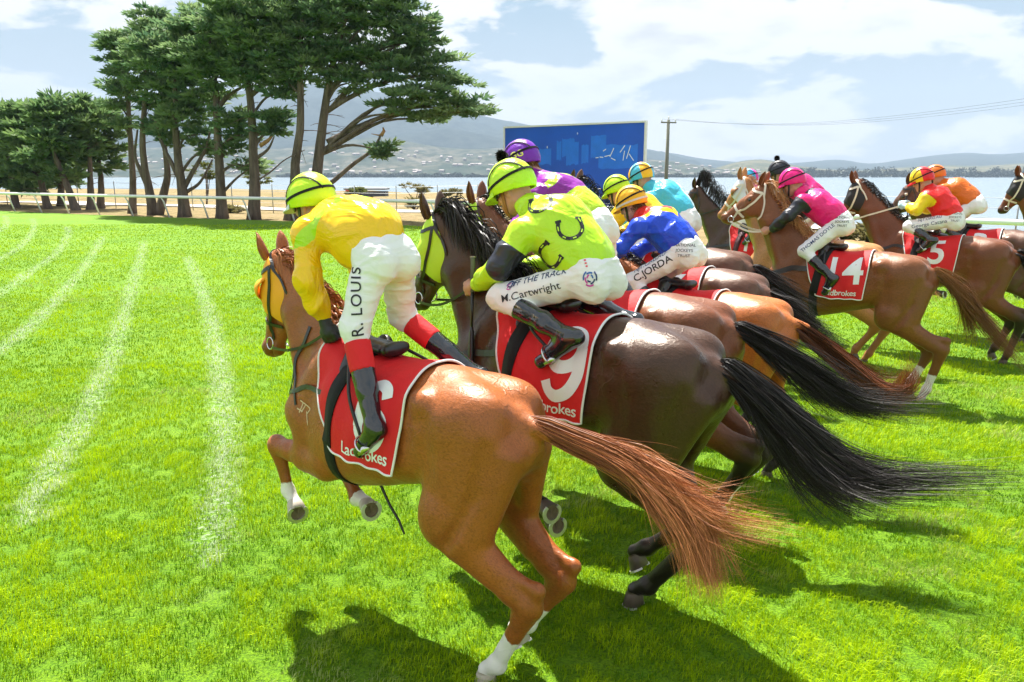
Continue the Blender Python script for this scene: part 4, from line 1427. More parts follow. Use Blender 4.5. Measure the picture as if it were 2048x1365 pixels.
        for i in range(15):
            an_ = math.radians(-30 + 240 * i / 14)
            ring.append(tuple(ccx + yv * .058 * math.cos(an_) - dn * (.060 * math.sin(an_) + .03)))
        mb.tube(ring, .0055, 6); mb.box(tuple(ccx), (.05, .105, .012), rot=Matrix((Vector(fd), Vector(np.cross(dn, fd)), Vector(dn))).transposed())
        mb.build('stirrup_iron', M['steel'], st, True)
        sad = v3(.20, s * .17, 1.50)
        topi = ccx - dn * .09
        mid = (sad + topi) / 2 + v3(0, s * .035, 0)
        mb = MB(); mb.tube([tuple(p) for p in spline([sad, mid, topi], 10)], .009, 6)
        mb.build('stirrup_leather', M['black_leather'], st, True)
    # ---- gloves
    if cfg.get('glove'):
        for s, a in ((1, 'L'), (-1, 'R')):
            V = Vol(J['ha' + a] - .13, J['ha' + a] + .13, .0055)
            add_hand(V, J['wr' + a], J['ha' + a], s); V.cone(J['wr' + a] * .55 + J['ha' + a] * .45, J['wr' + a], .028, .033, k=.01)
            V.d -= .003
            v, q = V.mesh(); mesh_obj('glove', v, q, cfg['glove'], body, True)
    # ---- helmet, goggles, strap, eyes, hair
    hm = helmet(body, hd + U * cfg.get('helm_up', 0.0), ax, cfg['cap'], cfg.get('cap_pattern'), cfg.get('pompom'), cfg.get('peak'), seed=cfg.get('seed', 0), stripe=cfg.get('cap_stripe'))
    g = lambda a, l, u: hd + F * a + Lf * l + U * u
    if cfg.get('face', True):
        for s in (-1, 1):
            for nm, rad, mt, offf in (('eye', .0125, M['white_eye'], .078), ('iris', .0065, M['eye'], .0865)):
                bm = bmesh.new(); bmesh.ops.create_uvsphere(bm, u_segments=10, v_segments=6, radius=rad)
                me = bpy.data.meshes.new(nm); bm.to_mesh(me); bm.free(); me.materials.append(mt)
                o = bpy.data.objects.new(nm, me); COL.objects.link(o); o.parent = body; o.location = g(offf, s * .031, 0)
        # goggles: lens and frame round the eyes
        gv = []; gf = []; n = 17
        for i in range(n):
            th = math.radians(-68 + 136 * i / (n - 1))
            e = .028 * (1 - .35 * (abs(th) / 1.2) ** 2) * (1 - .4 * math.exp(-(th / .12) ** 2))
            for u in (e, e * .5, -e * .5, -e):
                gv.append(g(.112 * math.cos(th) + .004 * (1 - abs(u) / e), .100 * math.sin(th), .004 + u))
        for i in range(n - 1):
            for j in range(3): gf.append((i * 4 + j, i * 4 + j + 1, i * 4 + 5 + j, i * 4 + 4 + j))
        gg = mesh_obj('goggles', gv, gf, M['goggle'], body, True)
        md = gg.modifiers.new('thick', 'SOLIDIFY'); md.thickness = .006
        # chin strap
        Hb = dict(bvh=bb, root=body)
        strap('chin_strap', Hb, [g(.035, .10, .0), g(.045, .075, -.06), g(.065, .035, -.115), g(.07, 0, -.13), g(.065, -.035, -.115), g(.045, -.075, -.06), g(.035, -.10, .0)], .020, cfg.get('chin', M['black_leather']), body, n=26)
    if cfg.get('hair_col') is not None:
        rs = np.random.RandomState(7); P = []
        for i in range(260):
            th = math.radians(90 + 180 * rs.rand()); l0 = .072 * math.sin(th); a0 = .092 * math.cos(th)
            p0 = g(a0 * .95, math.copysign(abs(l0), rs.rand() - .5), -.015 + .01 * rs.rand())
            t = np.linspace(0, 1, 6)[:, None]
            P.append(p0 + (-U * (.05 + .04 * rs.rand()) + (-F) * .03 * rs.rand() + Lf * rs.normal() * .012) * t + rs.normal(size=3) * .004 * np.sin(t * 4))
        strands('hair', body, cfg['hair_col'], P, np.full(260, .004))
    return dict(body=body, jacket=jk, breeches=br, jb=jb, pb=pb, J=J, helmet=hm, ax=ax)

M['goggle'] = plain('goggle_lens', (0.01, 0.01, 0.012), 0.08, coat=0.6)
# ------------------------------------------------------------------ the field
M['coat_chestnut'] = coat_mat('coat_chestnut', (0.315, 0.085, 0.017), (0.16, 0.045, 0.012))
M['coat_dark_bay'] = coat_mat('coat_dark_bay', (0.048, 0.019, 0.011), (0.008, 0.006, 0.006), rough=0.33)
M['coat_bay'] = coat_mat('coat_bay', (0.150, 0.042, 0.014), (0.012, 0.008, 0.007), rough=0.40)
M['coat_red_bay'] = coat_mat('coat_red_bay', (0.42, 0.115, 0.020), (0.012, 0.008, 0.007))
M['coat_brown'] = coat_mat('coat_brown', (0.105, 0.046, 0.030), (0.010, 0.008, 0.007), rough=0.40)
M['coat_liver'] = coat_mat('coat_liver', (0.190, 0.060, 0.018), (0.15, 0.055, 0.02))
M['coat_gold'] = coat_mat('coat_gold', (0.42, 0.19, 0.065), (0.35, 0.15, 0.05))
M['hair_chestnut'] = hair_mat('hair_chestnut', (0.16, 0.042, 0.010), (0.40, 0.145, 0.050))
M['hair_black'] = hair_mat('hair_black', (0.007, 0.006, 0.007), (0.020, 0.015, 0.013), rough=0.45)
M['hair_black_brown'] = hair_mat('hair_black_brown', (0.008, 0.006, 0.006), (0.26, 0.070, 0.016), rough=0.46, tpow=4.0)
M['hair_gold_black'] = hair_mat('hair_gold_black', (0.30, 0.13, 0.040), (0.14, 0.055, 0.018), tpow=1.0)
M['hair_flaxen'] = hair_mat('hair_flaxen', (0.30, 0.12, 0.035), (0.50, 0.26, 0.10))
M['lime_cloth'] = plain('lime_cloth', (0.46, 0.70, 0.03), 0.6, bmp=.3, bscale=30)
M['amber_cloth'] = plain('amber_cloth', (0.86, 0.36, 0.01), 0.6, bmp=.3, bscale=30)
M['black_cloth'] = plain('black_cloth', (0.012, 0.012, 0.014), 0.6, bmp=.3, bscale=30)
M['white_cloth'] = plain('white_cloth', (0.72, 0.74, 0.78), 0.6, bmp=.3, bscale=30)
M['pale_glove'] = plain('pale_glove', (0.45, 0.66, 0.72), 0.6)
M['black_glove'] = plain('black_glove', (0.012, 0.012, 0.014), 0.45, bmp=.4, bscale=60)
LIME = (0.47, 0.76, 0.02); YEL = (0.90, 0.53, 0.006); AMBER = (0.90, 0.40, 0.004); NAVY = (0.018, 0.020, 0.032); PURP = (0.24, 0.012, 0.30)
PINK = (0.80, 0.006, 0.17); RED = (0.80, 0.010, 0.008); BLUE = (0.004, 0.055, 0.60); CYAN = (0.06, 0.47, 0.64); ORANGE = (0.72, 0.14, 0.006)

def T(dock, *pts): return [(-.79, 0, 1.335)] + [tuple(p) for p in pts]

HORSES = {
 'chestnut': dict(loc=(-.527, 3.718), deg=141, scale=.958, res=.0105, pose=POSE_A, poll=(1.0, 0, 1.925), nose=(1.175, 0, 1.37), coat='coat_chestnut', hair='hair_chestnut',
    socks=dict(FL=1.80, FR=2.0, HL=1.52, HR=1.55), points_amount=.25, muzzle=.9, mane_n=520, mane_len=.15, mane_sweep=.10, mane_lift=.02,
    tail=[(-0.790, 0.000, 1.330), (-0.985, -0.020, 1.290), (-1.268, -0.050, 1.235), (-1.451, -0.059, 1.150), (-1.600, -0.050, 1.020), (-1.680, -0.020, 0.90), (-1.72, 0.000, 0.80)], tail2=[(-0.790, 0.000, 1.330), (-0.985, -0.020, 1.290), (-1.267, -0.050, 1.240), (-1.467, -0.070, 1.170), (-1.671, -0.100, 1.100), (-1.98, -0.150, 1.120)],
    tail_n=4200, tail_spread=.066, tail_w=.0021, seed=3, label='chestnut racehorse with white socks and amber blinkers, nearest the camera'),
 'dark_bay': dict(loc=(.354, 4.266), deg=141, scale=1.04, res=.0115, pose=dict(POSE_A, HL=[(-.40, .19, .80), (-.79, .09, .50), (-.50, .06, .14), (.80, -.60)], HR=[(-.42, -.19, .82), (-.66, -.12, .47), (-.40, -.10, .26), (.80, -.60)],
        FL=[(.43, .17, .86), (.52, .10, .52), (.24, .06, .42), (-.97, -.2)], FR=[(.43, -.17, .86), (.55, -.10, .46), (.27, -.04, .30), (-.97, -.25)]),
    poll=(1.0, 0, 1.945), nose=(1.26, 0, 1.43), coat='coat_dark_bay', hair='hair_black', points_amount=1, mane_n=1100, mane_len=.23, mane_lift=.06, mane_sweep=.16, mane_side=1,
    tail=[(-0.790, 0.000, 1.335), (-0.869, 0.000, 1.310), (-1.024, -0.010, 1.215), (-1.186, -0.030, 1.080), (-1.316, -0.060, 0.975), (-1.477, -0.100, 0.925), (-1.681, -0.150, 0.960), (-2.140, -0.240, 1.070)], tail2=[(-0.790, 0.000, 1.335), (-0.869, 0.000, 1.310), (-0.990, -0.010, 1.200), (-1.110, -0.030, 1.055), (-1.230, -0.030, 0.930), (-1.400, 0.000, 0.860), (-1.660, 0.020, 0.870)],
    tail_n=4400, tail_spread=.088, tail_w=.0024, seed=4, label='dark bay racehorse with lime hood and long black tail, carrying cloth 9'),
 'bay': dict(loc=(.716, 5.349), deg=144, scale=1.02, res=.014, pose=dict(POSE_A, HL=[(-.46, .19, .82), (-.99, .10, .56), (-.80, .06, .24), (.5, -.85)], HR=[(-.46, -.19, .82), (-1.0, -.10, .54), (-.78, -.06, .22), (.5, -.85)]), socks=dict(HR=1.7), poll=(1.16, 0, 2.03), nose=(1.48, 0, 1.55), coat='coat_bay', hair='hair_black', mane_n=300,
    tail=[(-0.790, 0.000, 1.335), (-0.880, 0.000, 1.310), (-1.025, -0.020, 1.245), (-1.201, -0.050, 1.141), (-1.430, -0.080, 1.010), (-1.617, -0.120, 0.970), (-2.05, -0.200, 1.020)], tail_n=2600, tail_w=.0026, tail_spread=.080, seed=5, label='bay racehorse with lime hood, black tail streaming just behind cloth 9'),
 'red_bay': dict(loc=(1.424, 6.127), deg=141, scale=.945, res=.015, pose=POSE_B, poll=(1.1, 0, 1.92), nose=(1.5, 0, 1.55), coat='coat_red_bay', hair='hair_black', tail_hair='hair_black_brown', mane_n=200,
    tail=[(-0.790, 0.000, 1.335), (-0.900, 0.000, 1.260), (-1.000, -0.020, 1.190), (-1.210, -0.050, 1.050), (-1.421, -0.080, 0.900), (-1.580, -0.100, 0.890), (-1.650, -0.120, 1.010), (-1.610, -0.150, 1.190)], tail_n=2000, tail_w=.0029, tail_spread=.095, seed=6, label='orange-bay racehorse with rust-tipped black tail, under the jockey in blue'),
 'brown': dict(loc=(1.603, 7.333), deg=143, scale=.97, res=.018, pose=POSE_A, poll=(1.15, 0, 2.0), nose=(1.55, 0, 1.62), coat='coat_brown', hair='hair_black', mane_n=200,
    tail=[(-0.790, 0.000, 1.335), (-0.900, 0.000, 1.270), (-1.060, -0.020, 1.140), (-1.312, -0.050, 0.990), (-1.600, -0.080, 0.870)], tail_n=1000, seed=7, label='brown racehorse between the orange-bay horse and the turquoise jockey'),
 'seal_brown': dict(loc=(1.774, 8.546), deg=143, scale=1.02, res=.018, pose=POSE_B, poll=(1.26, 0, 2.12), nose=(1.70, 0, 1.78), coat='coat_brown', hair='hair_black', mane_n=260, mane_lift=.08,
    tail=[(-0.790, 0.000, 1.335), (-0.900, 0.000, 1.280), (-1.000, -0.020, 1.210), (-1.200, -0.050, 1.100), (-1.500, -0.080, 0.980)], tail_n=900, seed=8, label='glossy brown racehorse under the jockey in turquoise'),
 'liver_chestnut': dict(loc=(3.546, 8.398), deg=146, scale=1.0, res=.013, pose=POSE_C, socks=dict(HL=1.62, HR=1.5, FR=1.6), poll=(.93, 0, 2.14), nose=(1.45, 0, 1.80), coat='coat_liver', hair='hair_flaxen', points_amount=.5, muzzle=.3, mane_n=420, mane_len=.2, mane_side=1,
    tail_hair='hair_gold_black', tail=T(0, (-.90, 0, 1.30), (-1.10, -.02, 1.12), (-1.36, -.05, .82), (-1.85, -.05, .34)), tail2=T(0, (-.90, 0, 1.30), (-1.06, -.06, 1.15), (-1.16, -.10, .85), (-1.20, -.12, .60)), tail_n=1800, tail_w=.0032, tail_spread=.075, seed=9, ear_back=.1, label='golden chestnut racehorse with white bridle and one white hind sock, cloth 14'),
 'gold': dict(loc=(3.765, 9.893), deg=141, scale=1.0, res=.017, pose=POSE_B, poll=(.98, 0, 2.20), nose=(1.30, 0, 1.80), coat='coat_gold', hair='hair_flaxen', mane_n=150,
    tail=T(0, (-.95, 0, 1.25), (-1.2, -.1, 1.0), (-1.4, -.1, .8)), tail_n=400, seed=10, label='pale golden racehorse with white blinkers, half hidden behind cloth 14'),
 'mahogany': dict(loc=(5.414, 10.102), deg=141, scale=1.02, res=.014, pose=POSE_C, poll=(1.05, 0, 2.12), nose=(1.28, 0, 1.62), coat='coat_bay', hair='hair_black', mane_n=420, mane_len=.13, ear_back=.1,
    tail=T(0, (-.92, 0, 1.27), (-1.15, -.05, 1.0), (-1.35, -.08, .6)), tail_n=600, seed=11, label='bay racehorse with black hood and white reins, under the red and yellow jockey'),
 'punk': dict(loc=(3.588, 11.58), deg=141, scale=1.0, res=.018, pose=POSE_B, poll=(1.02, 0, 2.06), nose=(1.40, 0, 1.68), coat='coat_dark_bay', hair='hair_black', mane_n=500, mane_len=.2, mane_lift=.16, mane_fall=.0, mane_sweep=.08,
    tail=T(0, (-.95, 0, 1.25), (-1.2, -.1, 1.0), (-1.4, -.1, .8)), tail_n=300, seed=12, label='dark racehorse with upright wind-blown mane beside the turquoise jockey'),
 'far_bay': dict(loc=(6.577, 11.219), deg=141, scale=1.02, res=.017, pose=POSE_A, poll=(.95, 0, 2.08), nose=(1.30, 0, 1.66), coat='coat_brown', hair='hair_black', mane_n=300,
    tail=T(0, (-.92, 0, 1.27), (-1.15, -.05, 1.0), (-1.35, -.08, .6)), tail_n=300, seed=13, label='brown racehorse under the jockey in orange, far side of the field'),
 'edge_black': dict(loc=(8.327, 11.474), deg=141, scale=1.0, res=.017, pose=POSE_B, poll=(.98, 0, 2.24), nose=(1.26, 0, 1.72), coat='coat_bay', hair='hair_black', mane_n=200,
    tail=T(0, (-.92, 0, 1.27), (-1.15, -.05, 1.0), (-1.35, -.08, .6)), tail_n=200, seed=14, label='racehorse in black hood entering at the right edge of the picture'),
}

def JP(pelvis, chest, neck, head, sh, el, wr, ha, kn, an, to, **over):
    d = dict(pelvis=pelvis, chest=chest, neck=neck, head=head)
    for k, p in (('sh', sh), ('el', el), ('wr', wr), ('ha', ha), ('kn', kn), ('an', an), ('to', to)):
        d[k + 'L'] = p; d[k + 'R'] = (p[0], -p[1], p[2])
    d.update(over)
    return d

def shift(J, dx, dz=0.0, legs=True):
    return {k: (p[0] + dx * (1 if legs or k[:2] not in ('an', 'to') else 0), p[1], p[2] + dz * (1 if k[:2] not in ('kn', 'an', 'to') else 0)) for k, p in J.items()}

CROUCH = JP((-.07, 0, 1.735), (.13, 0, 1.935), (.275, 0, 2.01), (.425, 0, 2.12), (.235, .165, 1.90), (.32, .255, 1.725), (.53, .18, 1.62), (.625, .14, 1.585), (.31, .25, 1.575), (-.14, .285, 1.43), (.02, .295, 1.285))
FORWARD = JP((.12, 0, 1.83), (.34, 0, 2.0), (.48, 0, 2.07), (.62, 0, 2.165), (.46, .165, 1.985), (.56, .26, 1.82), (.74, .17, 1.70), (.83, .13, 1.67), (.46, .24, 1.54), (.10, .285, 1.32), (.21, .295, 1.18))

J1 = dict(pelvis=(.125, .015, 2.02), chest=(.40, 0, 2.13), neck=(.56, 0, 2.17), head=(.655, 0, 2.235), shL=(.50, .165, 2.09), elL=(.43, .225, 1.87), wrL=(.425, .145, 1.68), haL=(.40, .135, 1.60),
          shR=(.50, -.165, 2.09), elR=(.56, -.24, 1.88), wrR=(.50, -.13, 1.70), haR=(.46, -.10, 1.615),
          knL=(.085, .225, 1.665), anL=(-.115, .295, 1.235), toL=(-.01, .305, 1.09), knR=(.20, -.19, 1.66), anR=(-.22, -.30, 1.385), toR=(-.12, -.30, 1.23))
J9 = JP((.14, 0, 1.81), (.36, 0, 1.97), (.50, 0, 2.06), (.625, 0, 2.185), (.47, .165, 1.99), (.57, .26, 1.85), (.75, .17, 1.715), (.84, .14, 1.675), (.39, .25, 1.49), (.09, .29, 1.23), (.15, .30, 1.07))
J10 = JP((-.08, 0, 1.735), (.09, 0, 1.94), (.19, 0, 2.04), (.275, 0, 2.155), (.17, .165, 1.96), (.25, .26, 1.80), (.36, .17, 1.83), (.45, .12, 1.85), (.32, .24, 1.60), (.06, .28, 1.45), (.18, .28, 1.31))
J3 = JP((.22, 0, 1.93), (.46, 0, 2.10), (.61, 0, 2.20), (.775, 0, 2.315), (.56, .165, 2.08), (.62, .25, 1.90), (.72, .16, 1.74), (.80, .12, 1.69), (.20, .22, 1.60), (-.05, .28, 1.28), (.06, .28, 1.14))

def band_mask(lo, hi): return lambda v, ts, arm, on: np.where(on, -.1, np.minimum(ts - lo, hi - ts))
def arm_mask(lo, hi): return lambda v, ts, arm, on: np.where(on, np.minimum(arm - lo, hi - arm), -.2) * .3

JOCKEYS = {
 'chestnut': (J1, dict(res=.0068, silk=silk('silk_yellow', [YEL, (0.45, 0.72, 0.02)], rough=.24, wr=.9, scale=6, stretch=(.5, 1.2, .9)), masks=[lambda v, ts, arm, on: np.where(on & (arm > .35), -.1, .055 - np.abs(ts - .60 - .8 * (np.abs(v[:, 1]) - .12)))],
     cap=silk('cap_lime', [(0.52, 0.80, 0.01)], rough=.4, wr=.3), peak=M['white_cloth'], glove=M['black_glove'], pitch=.22, yaw=.15, billow=True, breech_len=.16, boot_collar=(M['red_cloth'], .44, .14), boot_top=.40, seed=1,
     label='jockey in yellow silks and plain lime cap, standing high over the chestnut horse')),
 'dark_bay': (dict(CROUCH, wrR=(.47, -.13, 1.655), haR=(.56, -.11, 1.62)), dict(res=.0070, silk=silk('silk_lime', [LIME, (0.022, 0.024, 0.038)], rough=.30, wr=.8, scale=6, stretch=(.5, 1.2, .9)), masks=[arm_mask(.38, 1.02)],
     cap=silk('cap_lime_pale', [(0.47, 0.78, 0.02)], rough=.4, wr=.4), pompom=M['hair_black'], chin=M['tan_leather'] if 'tan_leather' in M else None, pitch=.42, yaw=.10, seed=2, boot_top=.30, breech_len=.40,
     label='jockey in lime silks with black horseshoes and a black pompom on the cap')),
 'bay': (J3, dict(res=.009, silk=silk('silk_purple', [PURP, (0.50, 0.72, 0.02)], rough=.35, wr=.7, scale=7), masks=[lambda v, ts, arm, on: np.where(on, np.where(arm > 1.1, .1, -.1), np.maximum(.40 - ts, .07 - np.abs(ts - .78 - .10 * np.sin(v[:, 1] * 30))))],
     cap=silk('cap_purple', [(0.16, 0.012, 0.40)], rough=.4, wr=.3), hair_col=M['brown_hair'], pitch=.35, seed=3, label='jockey in purple and lime silks with purple cap, standing tall')),
 'red_bay': (shift(FORWARD, .0, .0), dict(res=.0075, silk=silk('silk_blue', [BLUE, (0.92, 0.55, 0.006), (0.75, 0.02, 0.015)], rough=.33, wr=.7, scale=7),
     masks=[lambda v, ts, arm, on: np.where(on, -.1, ts - .44 - np.abs(v[:, 1]) * 2.5), lambda v, ts, arm, on: np.where(on, -.1, ts - .60 - np.abs(v[:, 1]) * 2.5)],
     cap=silk('cap_amber', [(0.90, 0.45, 0.004)], rough=.45, wr=.4), cap_stripe=M['white_strap'], hair_col=M['brown_hair'], pitch=.40, yaw=.1, seed=4, label='jockey in blue silks with yellow and red collar and amber cap')),
 'brown': (shift(FORWARD, .14, .02), dict(res=.012, silk=silk('silk_yellow_far', [YEL], rough=.4), cap=silk('cap_lime_far', [(0.50, 0.76, 0.01)], rough=.4, wr=.3), pitch=.35, seed=5,
     label='jockey in lime cap hidden behind the amber cap')),
 'seal_brown': (shift(CROUCH, .02, .075), dict(res=.0095, silk=silk('silk_turquoise', [CYAN, (0.55, 0.78, 0.86)], rough=.33, wr=.7, scale=7), masks=[lambda v, ts, arm, on: np.where(on, -.1, .03 - np.abs(v[:, 1] + .05))],
     cap=silk('cap_quarter_blue', [(0.07, 0.45, 0.66), (0.90, 0.45, 0.01)], rough=.4, wr=.3), cap_pattern=lambda th, ph: math.sin(3 * th + .5), pitch=.35, yaw=.1, seed=6, label='jockey in turquoise silks with turquoise and amber quartered cap')),
 'liver_chestnut': (J9, dict(res=.0095, silk=silk('silk_pink', [PINK, NAVY], rough=.38, wr=.65, scale=7), masks=[lambda v, ts, arm, on: np.where(on, np.where(arm > .02, .1, -.05), .045 - np.abs(ts - .93))],
     cap=silk('cap_pink', [(0.78, 0.005, 0.20)], rough=.3, wr=.2), pitch=.30, yaw=.05, seed=7, label='jockey in bright pink silks with dark sleeves and pink cap')),
 'gold': (shift(FORWARD, -.10, .12), dict(res=.0125, silk=silk('silk_violet', [(0.55, 0.01, 0.16), NAVY], rough=.4), masks=[arm_mask(.0, 2.0)], cap=silk('cap_navy', [NAVY], rough=.4, wr=.3), pompom=M['hair_black'], pitch=.25, seed=8,
     label='jockey in navy pompom cap, mostly behind the pink jockey')),
 'mahogany': (J10, dict(res=.0105, silk=silk('silk_red', [RED, (0.88, 0.62, 0.01)], rough=.42, wr=.6, scale=7), masks=[lambda v, ts, arm, on: np.where(on, np.where(arm > .02, .1, -.05), -.1)],
     cap=silk('cap_red_yellow', [(0.88, 0.60, 0.01), (0.75, 0.01, 0.02)], rough=.35, wr=.3), cap_pattern=lambda th, ph: -math.cos(th) - .15, peak=M['red_cloth'], glove=M['pale_glove'], pitch=.35, yaw=.1, seed=9,
     label='jockey in red silks with yellow sleeves and yellow cap')),
 'punk': (shift(J10, -.06, .03), dict(res=.0125, silk=silk('silk_rose', [(0.80, 0.10, 0.36)], rough=.4), cap=silk('cap_quarter_pink', [(0.70, 0.02, 0.30), (0.03, 0.36, 0.62)], rough=.4, wr=.3), cap_pattern=lambda th, ph: math.sin(3 * th + 1.2), pitch=.3, seed=10,
     label='jockey in pink and blue quartered cap behind the white bridle')),
 'far_bay': (shift(FORWARD, .03, .03), dict(res=.012, silk=silk('silk_orange', [ORANGE, (0.10, 0.03, 0.02)], rough=.4, wr=.6), masks=[lambda v, ts, arm, on: np.maximum(.05 - np.hypot(ts - .72, v[:, 1] * 2 - .05), .04 - np.hypot(ts - .38, v[:, 1] * 2 - .12))],
     cap=silk('cap_orange', [(0.75, 0.16, 0.01)], rough=.4, wr=.3), pitch=.35, seed=11, label='jockey in orange silks with dark patches and orange cap')),
}
CLOTHS = {'chestnut': dict(number=('6', -.065, .42, .365), front=((.0, .42), (.25, .44), (.42, .40), (.50, .33), (.58, .26)), rear=((.0, -.27), (.3, -.265), (.62, -.215)), flap=.05, word=-.03, drop=.62),
          'dark_bay': dict(number=('9', -.105, .47, .355), word=-.035, drop=.645), 'bay': dict(number=('8', .02, .40, .33)), 'red_bay': dict(number=('2', .02, .40, .33)),
          'brown': dict(number=('7', .02, .40, .33)), 'seal_brown': dict(number=('4', .02, .40, .33)), 'liver_chestnut': dict(number=('14', -.01, .40, .34)),
          'gold': dict(number=('11', .02, .36, .33)), 'mahogany': dict(number=('5', -.02, .42, .34)), 'punk': dict(number=('10', .0, .36, .33), girth_mat='maroon_elastic'),
          'far_bay': dict(number=('3', -.02, .42, .33)), 'edge_black': dict(number=('12', .0, .36, .33))}
M['tan_leather'] = plain('tan_leather', (0.30, 0.13, 0.04), 0.5, bmp=.25, bscale=60)
JOCKEYS['dark_bay'][1]['chin'] = M['tan_leather']

FIELD = {}; RIDERS = {}
for key, cfg in HORSES.items():
    cfg = dict(cfg); cfg['coat'] = M[cfg['coat']]; cfg['hair'] = M[cfg['hair']]
    if 'tail_hair' in cfg: cfg['tail_hair'] = M[cfg['tail_hair']]
    H = build_horse(cfg); FIELD[key] = H
    s = cfg.get('scale', 1.0); H['root'].scale = (s, s, s)
    saddle_cloth(H, **CLOTHS[key])
    saddle(H)
    if key in JOCKEYS:
        Jn, jc = JOCKEYS[key]
        RIDERS[key] = build_jockey(H, Jn, jc)
# ------------------------------------------------------------------ bridles, reins, hoods, print on the riders' clothes
def ends(key):
    J = RIDERS[key]['J']; return {1: J['haL'], -1: J['haR']}
GEAR = {'chestnut': ('black_leather', 'black_leather'), 'dark_bay': ('black_leather', 'black_leather'), 'bay': ('brown_leather', 'black_leather'), 'red_bay': ('black_leather', 'black_leather'),
        'brown': ('black_leather', 'black_leather'), 'seal_brown': ('black_leather', 'black_leather'), 'liver_chestnut': ('white_strap', 'white_strap'), 'gold': ('white_strap', 'white_strap'),
        'mahogany': ('white_strap', 'white_strap'), 'punk': ('black_leather', 'black_leather'), 'far_bay': ('black_leather', 'black_leather'), 'edge_black': ('white_strap', 'black_leather')}
for key, H in FIELD.items():
    hm = {'chestnut': 'amber_cloth', 'dark_bay': 'lime_cloth', 'bay': 'lime_cloth', 'mahogany': 'black_cloth', 'edge_black': 'black_cloth', 'gold': 'white_cloth'}.get(key)
    if hm:
        o = hood(H, M[hm], u1=.30 if key != 'gold' else .24, cups=key in ('chestnut', 'gold'), cupmat=M['amber_cloth'] if key == 'chestnut' else M['tan_leather'])
        # straps lie on top of the hood
        Hs = dict(H); me = o.data
        V_ = np.empty(len(me.vertices) * 3, np.float32); me.vertices.foreach_get('co', V_)
        Hs['bvh'] = BVHTree.FromPolygons([Vector(p) for p in np.vstack([H['v'], V_.reshape(-1, 3)]).tolist()],
                                         [tuple(p.vertices) for p in H['root'].data.polygons] + [tuple(i + len(H['v']) for i in p.vertices) for p in me.polygons])
    else: Hs = H
    a, b = GEAR[key]
    bridle(Hs, M[a], wid=.022 if a == 'white_strap' else .017, brow=True)
    if key in RIDERS: reins(H, ends(key), M[b], wid=.020 if b == 'white_strap' else .015, sag=.05 if key not in ('mahogany',) else .0)
    if key in ('chestnut', 'liver_chestnut', 'mahogany', 'punk', 'dark_bay'):
        w = .035 if key != 'liver_chestnut' else .055
        if key == 'chestnut': w = .026
        zf = {'chestnut': 1.30, 'liver_chestnut': 1.30, 'mahogany': 1.36}.get(key, 1.25)
        strap('breast_strap', H, [(.28, .36, zf + .06), (.50, .34, zf + .02), (.72, .26, zf - .03), (.92, .10, zf - .07), (.96, 0, zf - .08), (.92, -.10, zf - .07), (.72, -.26, zf - .03), (.50, -.34, zf + .02), (.28, -.36, zf + .06)], w, M['black_leather'], n=44)
    if key == 'chestnut':
        for s in (1, -1):
            strap('yoke_strap', H, [(.60, s * .20, 1.62), (.66, s * .24, 1.48), (.72, s * .26, 1.36), (.80, s * .2, 1.25)], .020, M['black_leather'], n=20)
            strap('martingale_end', H, [(.70, s * .24, 1.40), (.66, s * .26, 1.30), (.60, s * .28, 1.20)], .014, M['black_leather'], n=14)
        mb = MB(); mb.tube([(.20, .02, .82), (.19, .0, .76), (.12, .01, .68), (.06, .0, .60), (.0, .02, .55)], [.010, .009, .008, .008, .006], 6); mb.build('loose_girth_end', M['black_leather'], H['root'], True)
        mb = MB(); mb.tube([(1.02, -.04, 1.36), (1.06, .12, 1.33), (1.10, .20, 1.26), (1.16, .26, 1.22)], [.009] * 4, 6)
        # freeze brand on the shoulder
        o3 = (.515, .30, 1.155); P_ = []
        for a_, b_ in (((-.055, .060), (.035, .030)), ((-.030, .052), (-.055, -.005)), ((-.010, .045), (-.040, .0)), ((-.075, .015), (-.030, .005)), ((.0, .010), (.020, -.060)), ((.035, .030), (.005, .000))):
            d_ = np.array(b_) - np.array(a_); nrm_ = np.array([-d_[1], d_[0]]) / np.hypot(*d_) * .0035
            P_.append([tuple(np.array(a_) - nrm_), tuple(np.array(b_) - nrm_), tuple(np.array(b_) + nrm_), tuple(np.array(a_) + nrm_)])
        decal('freeze_brand', H['bvh'], shape_mesh(P_), o3, (-1, 0, 0), (0, 0, 1), (0, -1, 0), M['brand_scar'], H['root'], off=.002)['kind'] = 'stuff'

def leg_text(key, txt, size, mat, t=.45, up=.0, back=.0, bold=.0, spacing=1.0, shear=0.0, name='lettering'):
    Rr = RIDERS[key]; J = Rr['J']; hp = J['pelvis'] + v3(-.02, .085, -.04); kn = J['knL']
    c = hp * (1 - t) + kn * t; u = hp - kn; u[1] = 0; u /= np.linalg.norm(u); vv = np.array([-u[2], 0, u[0]]); vv = vv if vv[2] > 0 else -vv
    o = c + vv * up + u * back + v3(0, .1, 0)
    return decal(name, Rr['pb'], text_mesh(txt, size, bold=bold, spacing=spacing, shear=shear), o, u, vv, (0, -1, 0), M[mat], Rr['breeches'], off=.003)

def hip_text(key, txt, size, mat, off=(0, 0, 0), d=(.45, -.75, -.1), name='lettering'):
    Rr = RIDERS[key]; J = Rr['J']; p = J['pelvis'] + np.array(off)
    pr = Vector(d).normalized(); u = Vector((-pr.y, pr.x, 0)).normalized() * -1
    if u.x > 0: u = -u
    vv = pr.cross(u); vv = vv if vv.z > 0 else -vv
    o_ = decal(name, Rr['pb'], text_mesh(txt, size), tuple(p - np.array(pr) * .2), u, vv, pr, M[mat], Rr['breeches'], off=.003); o_['kind'] = 'stuff'; return o_

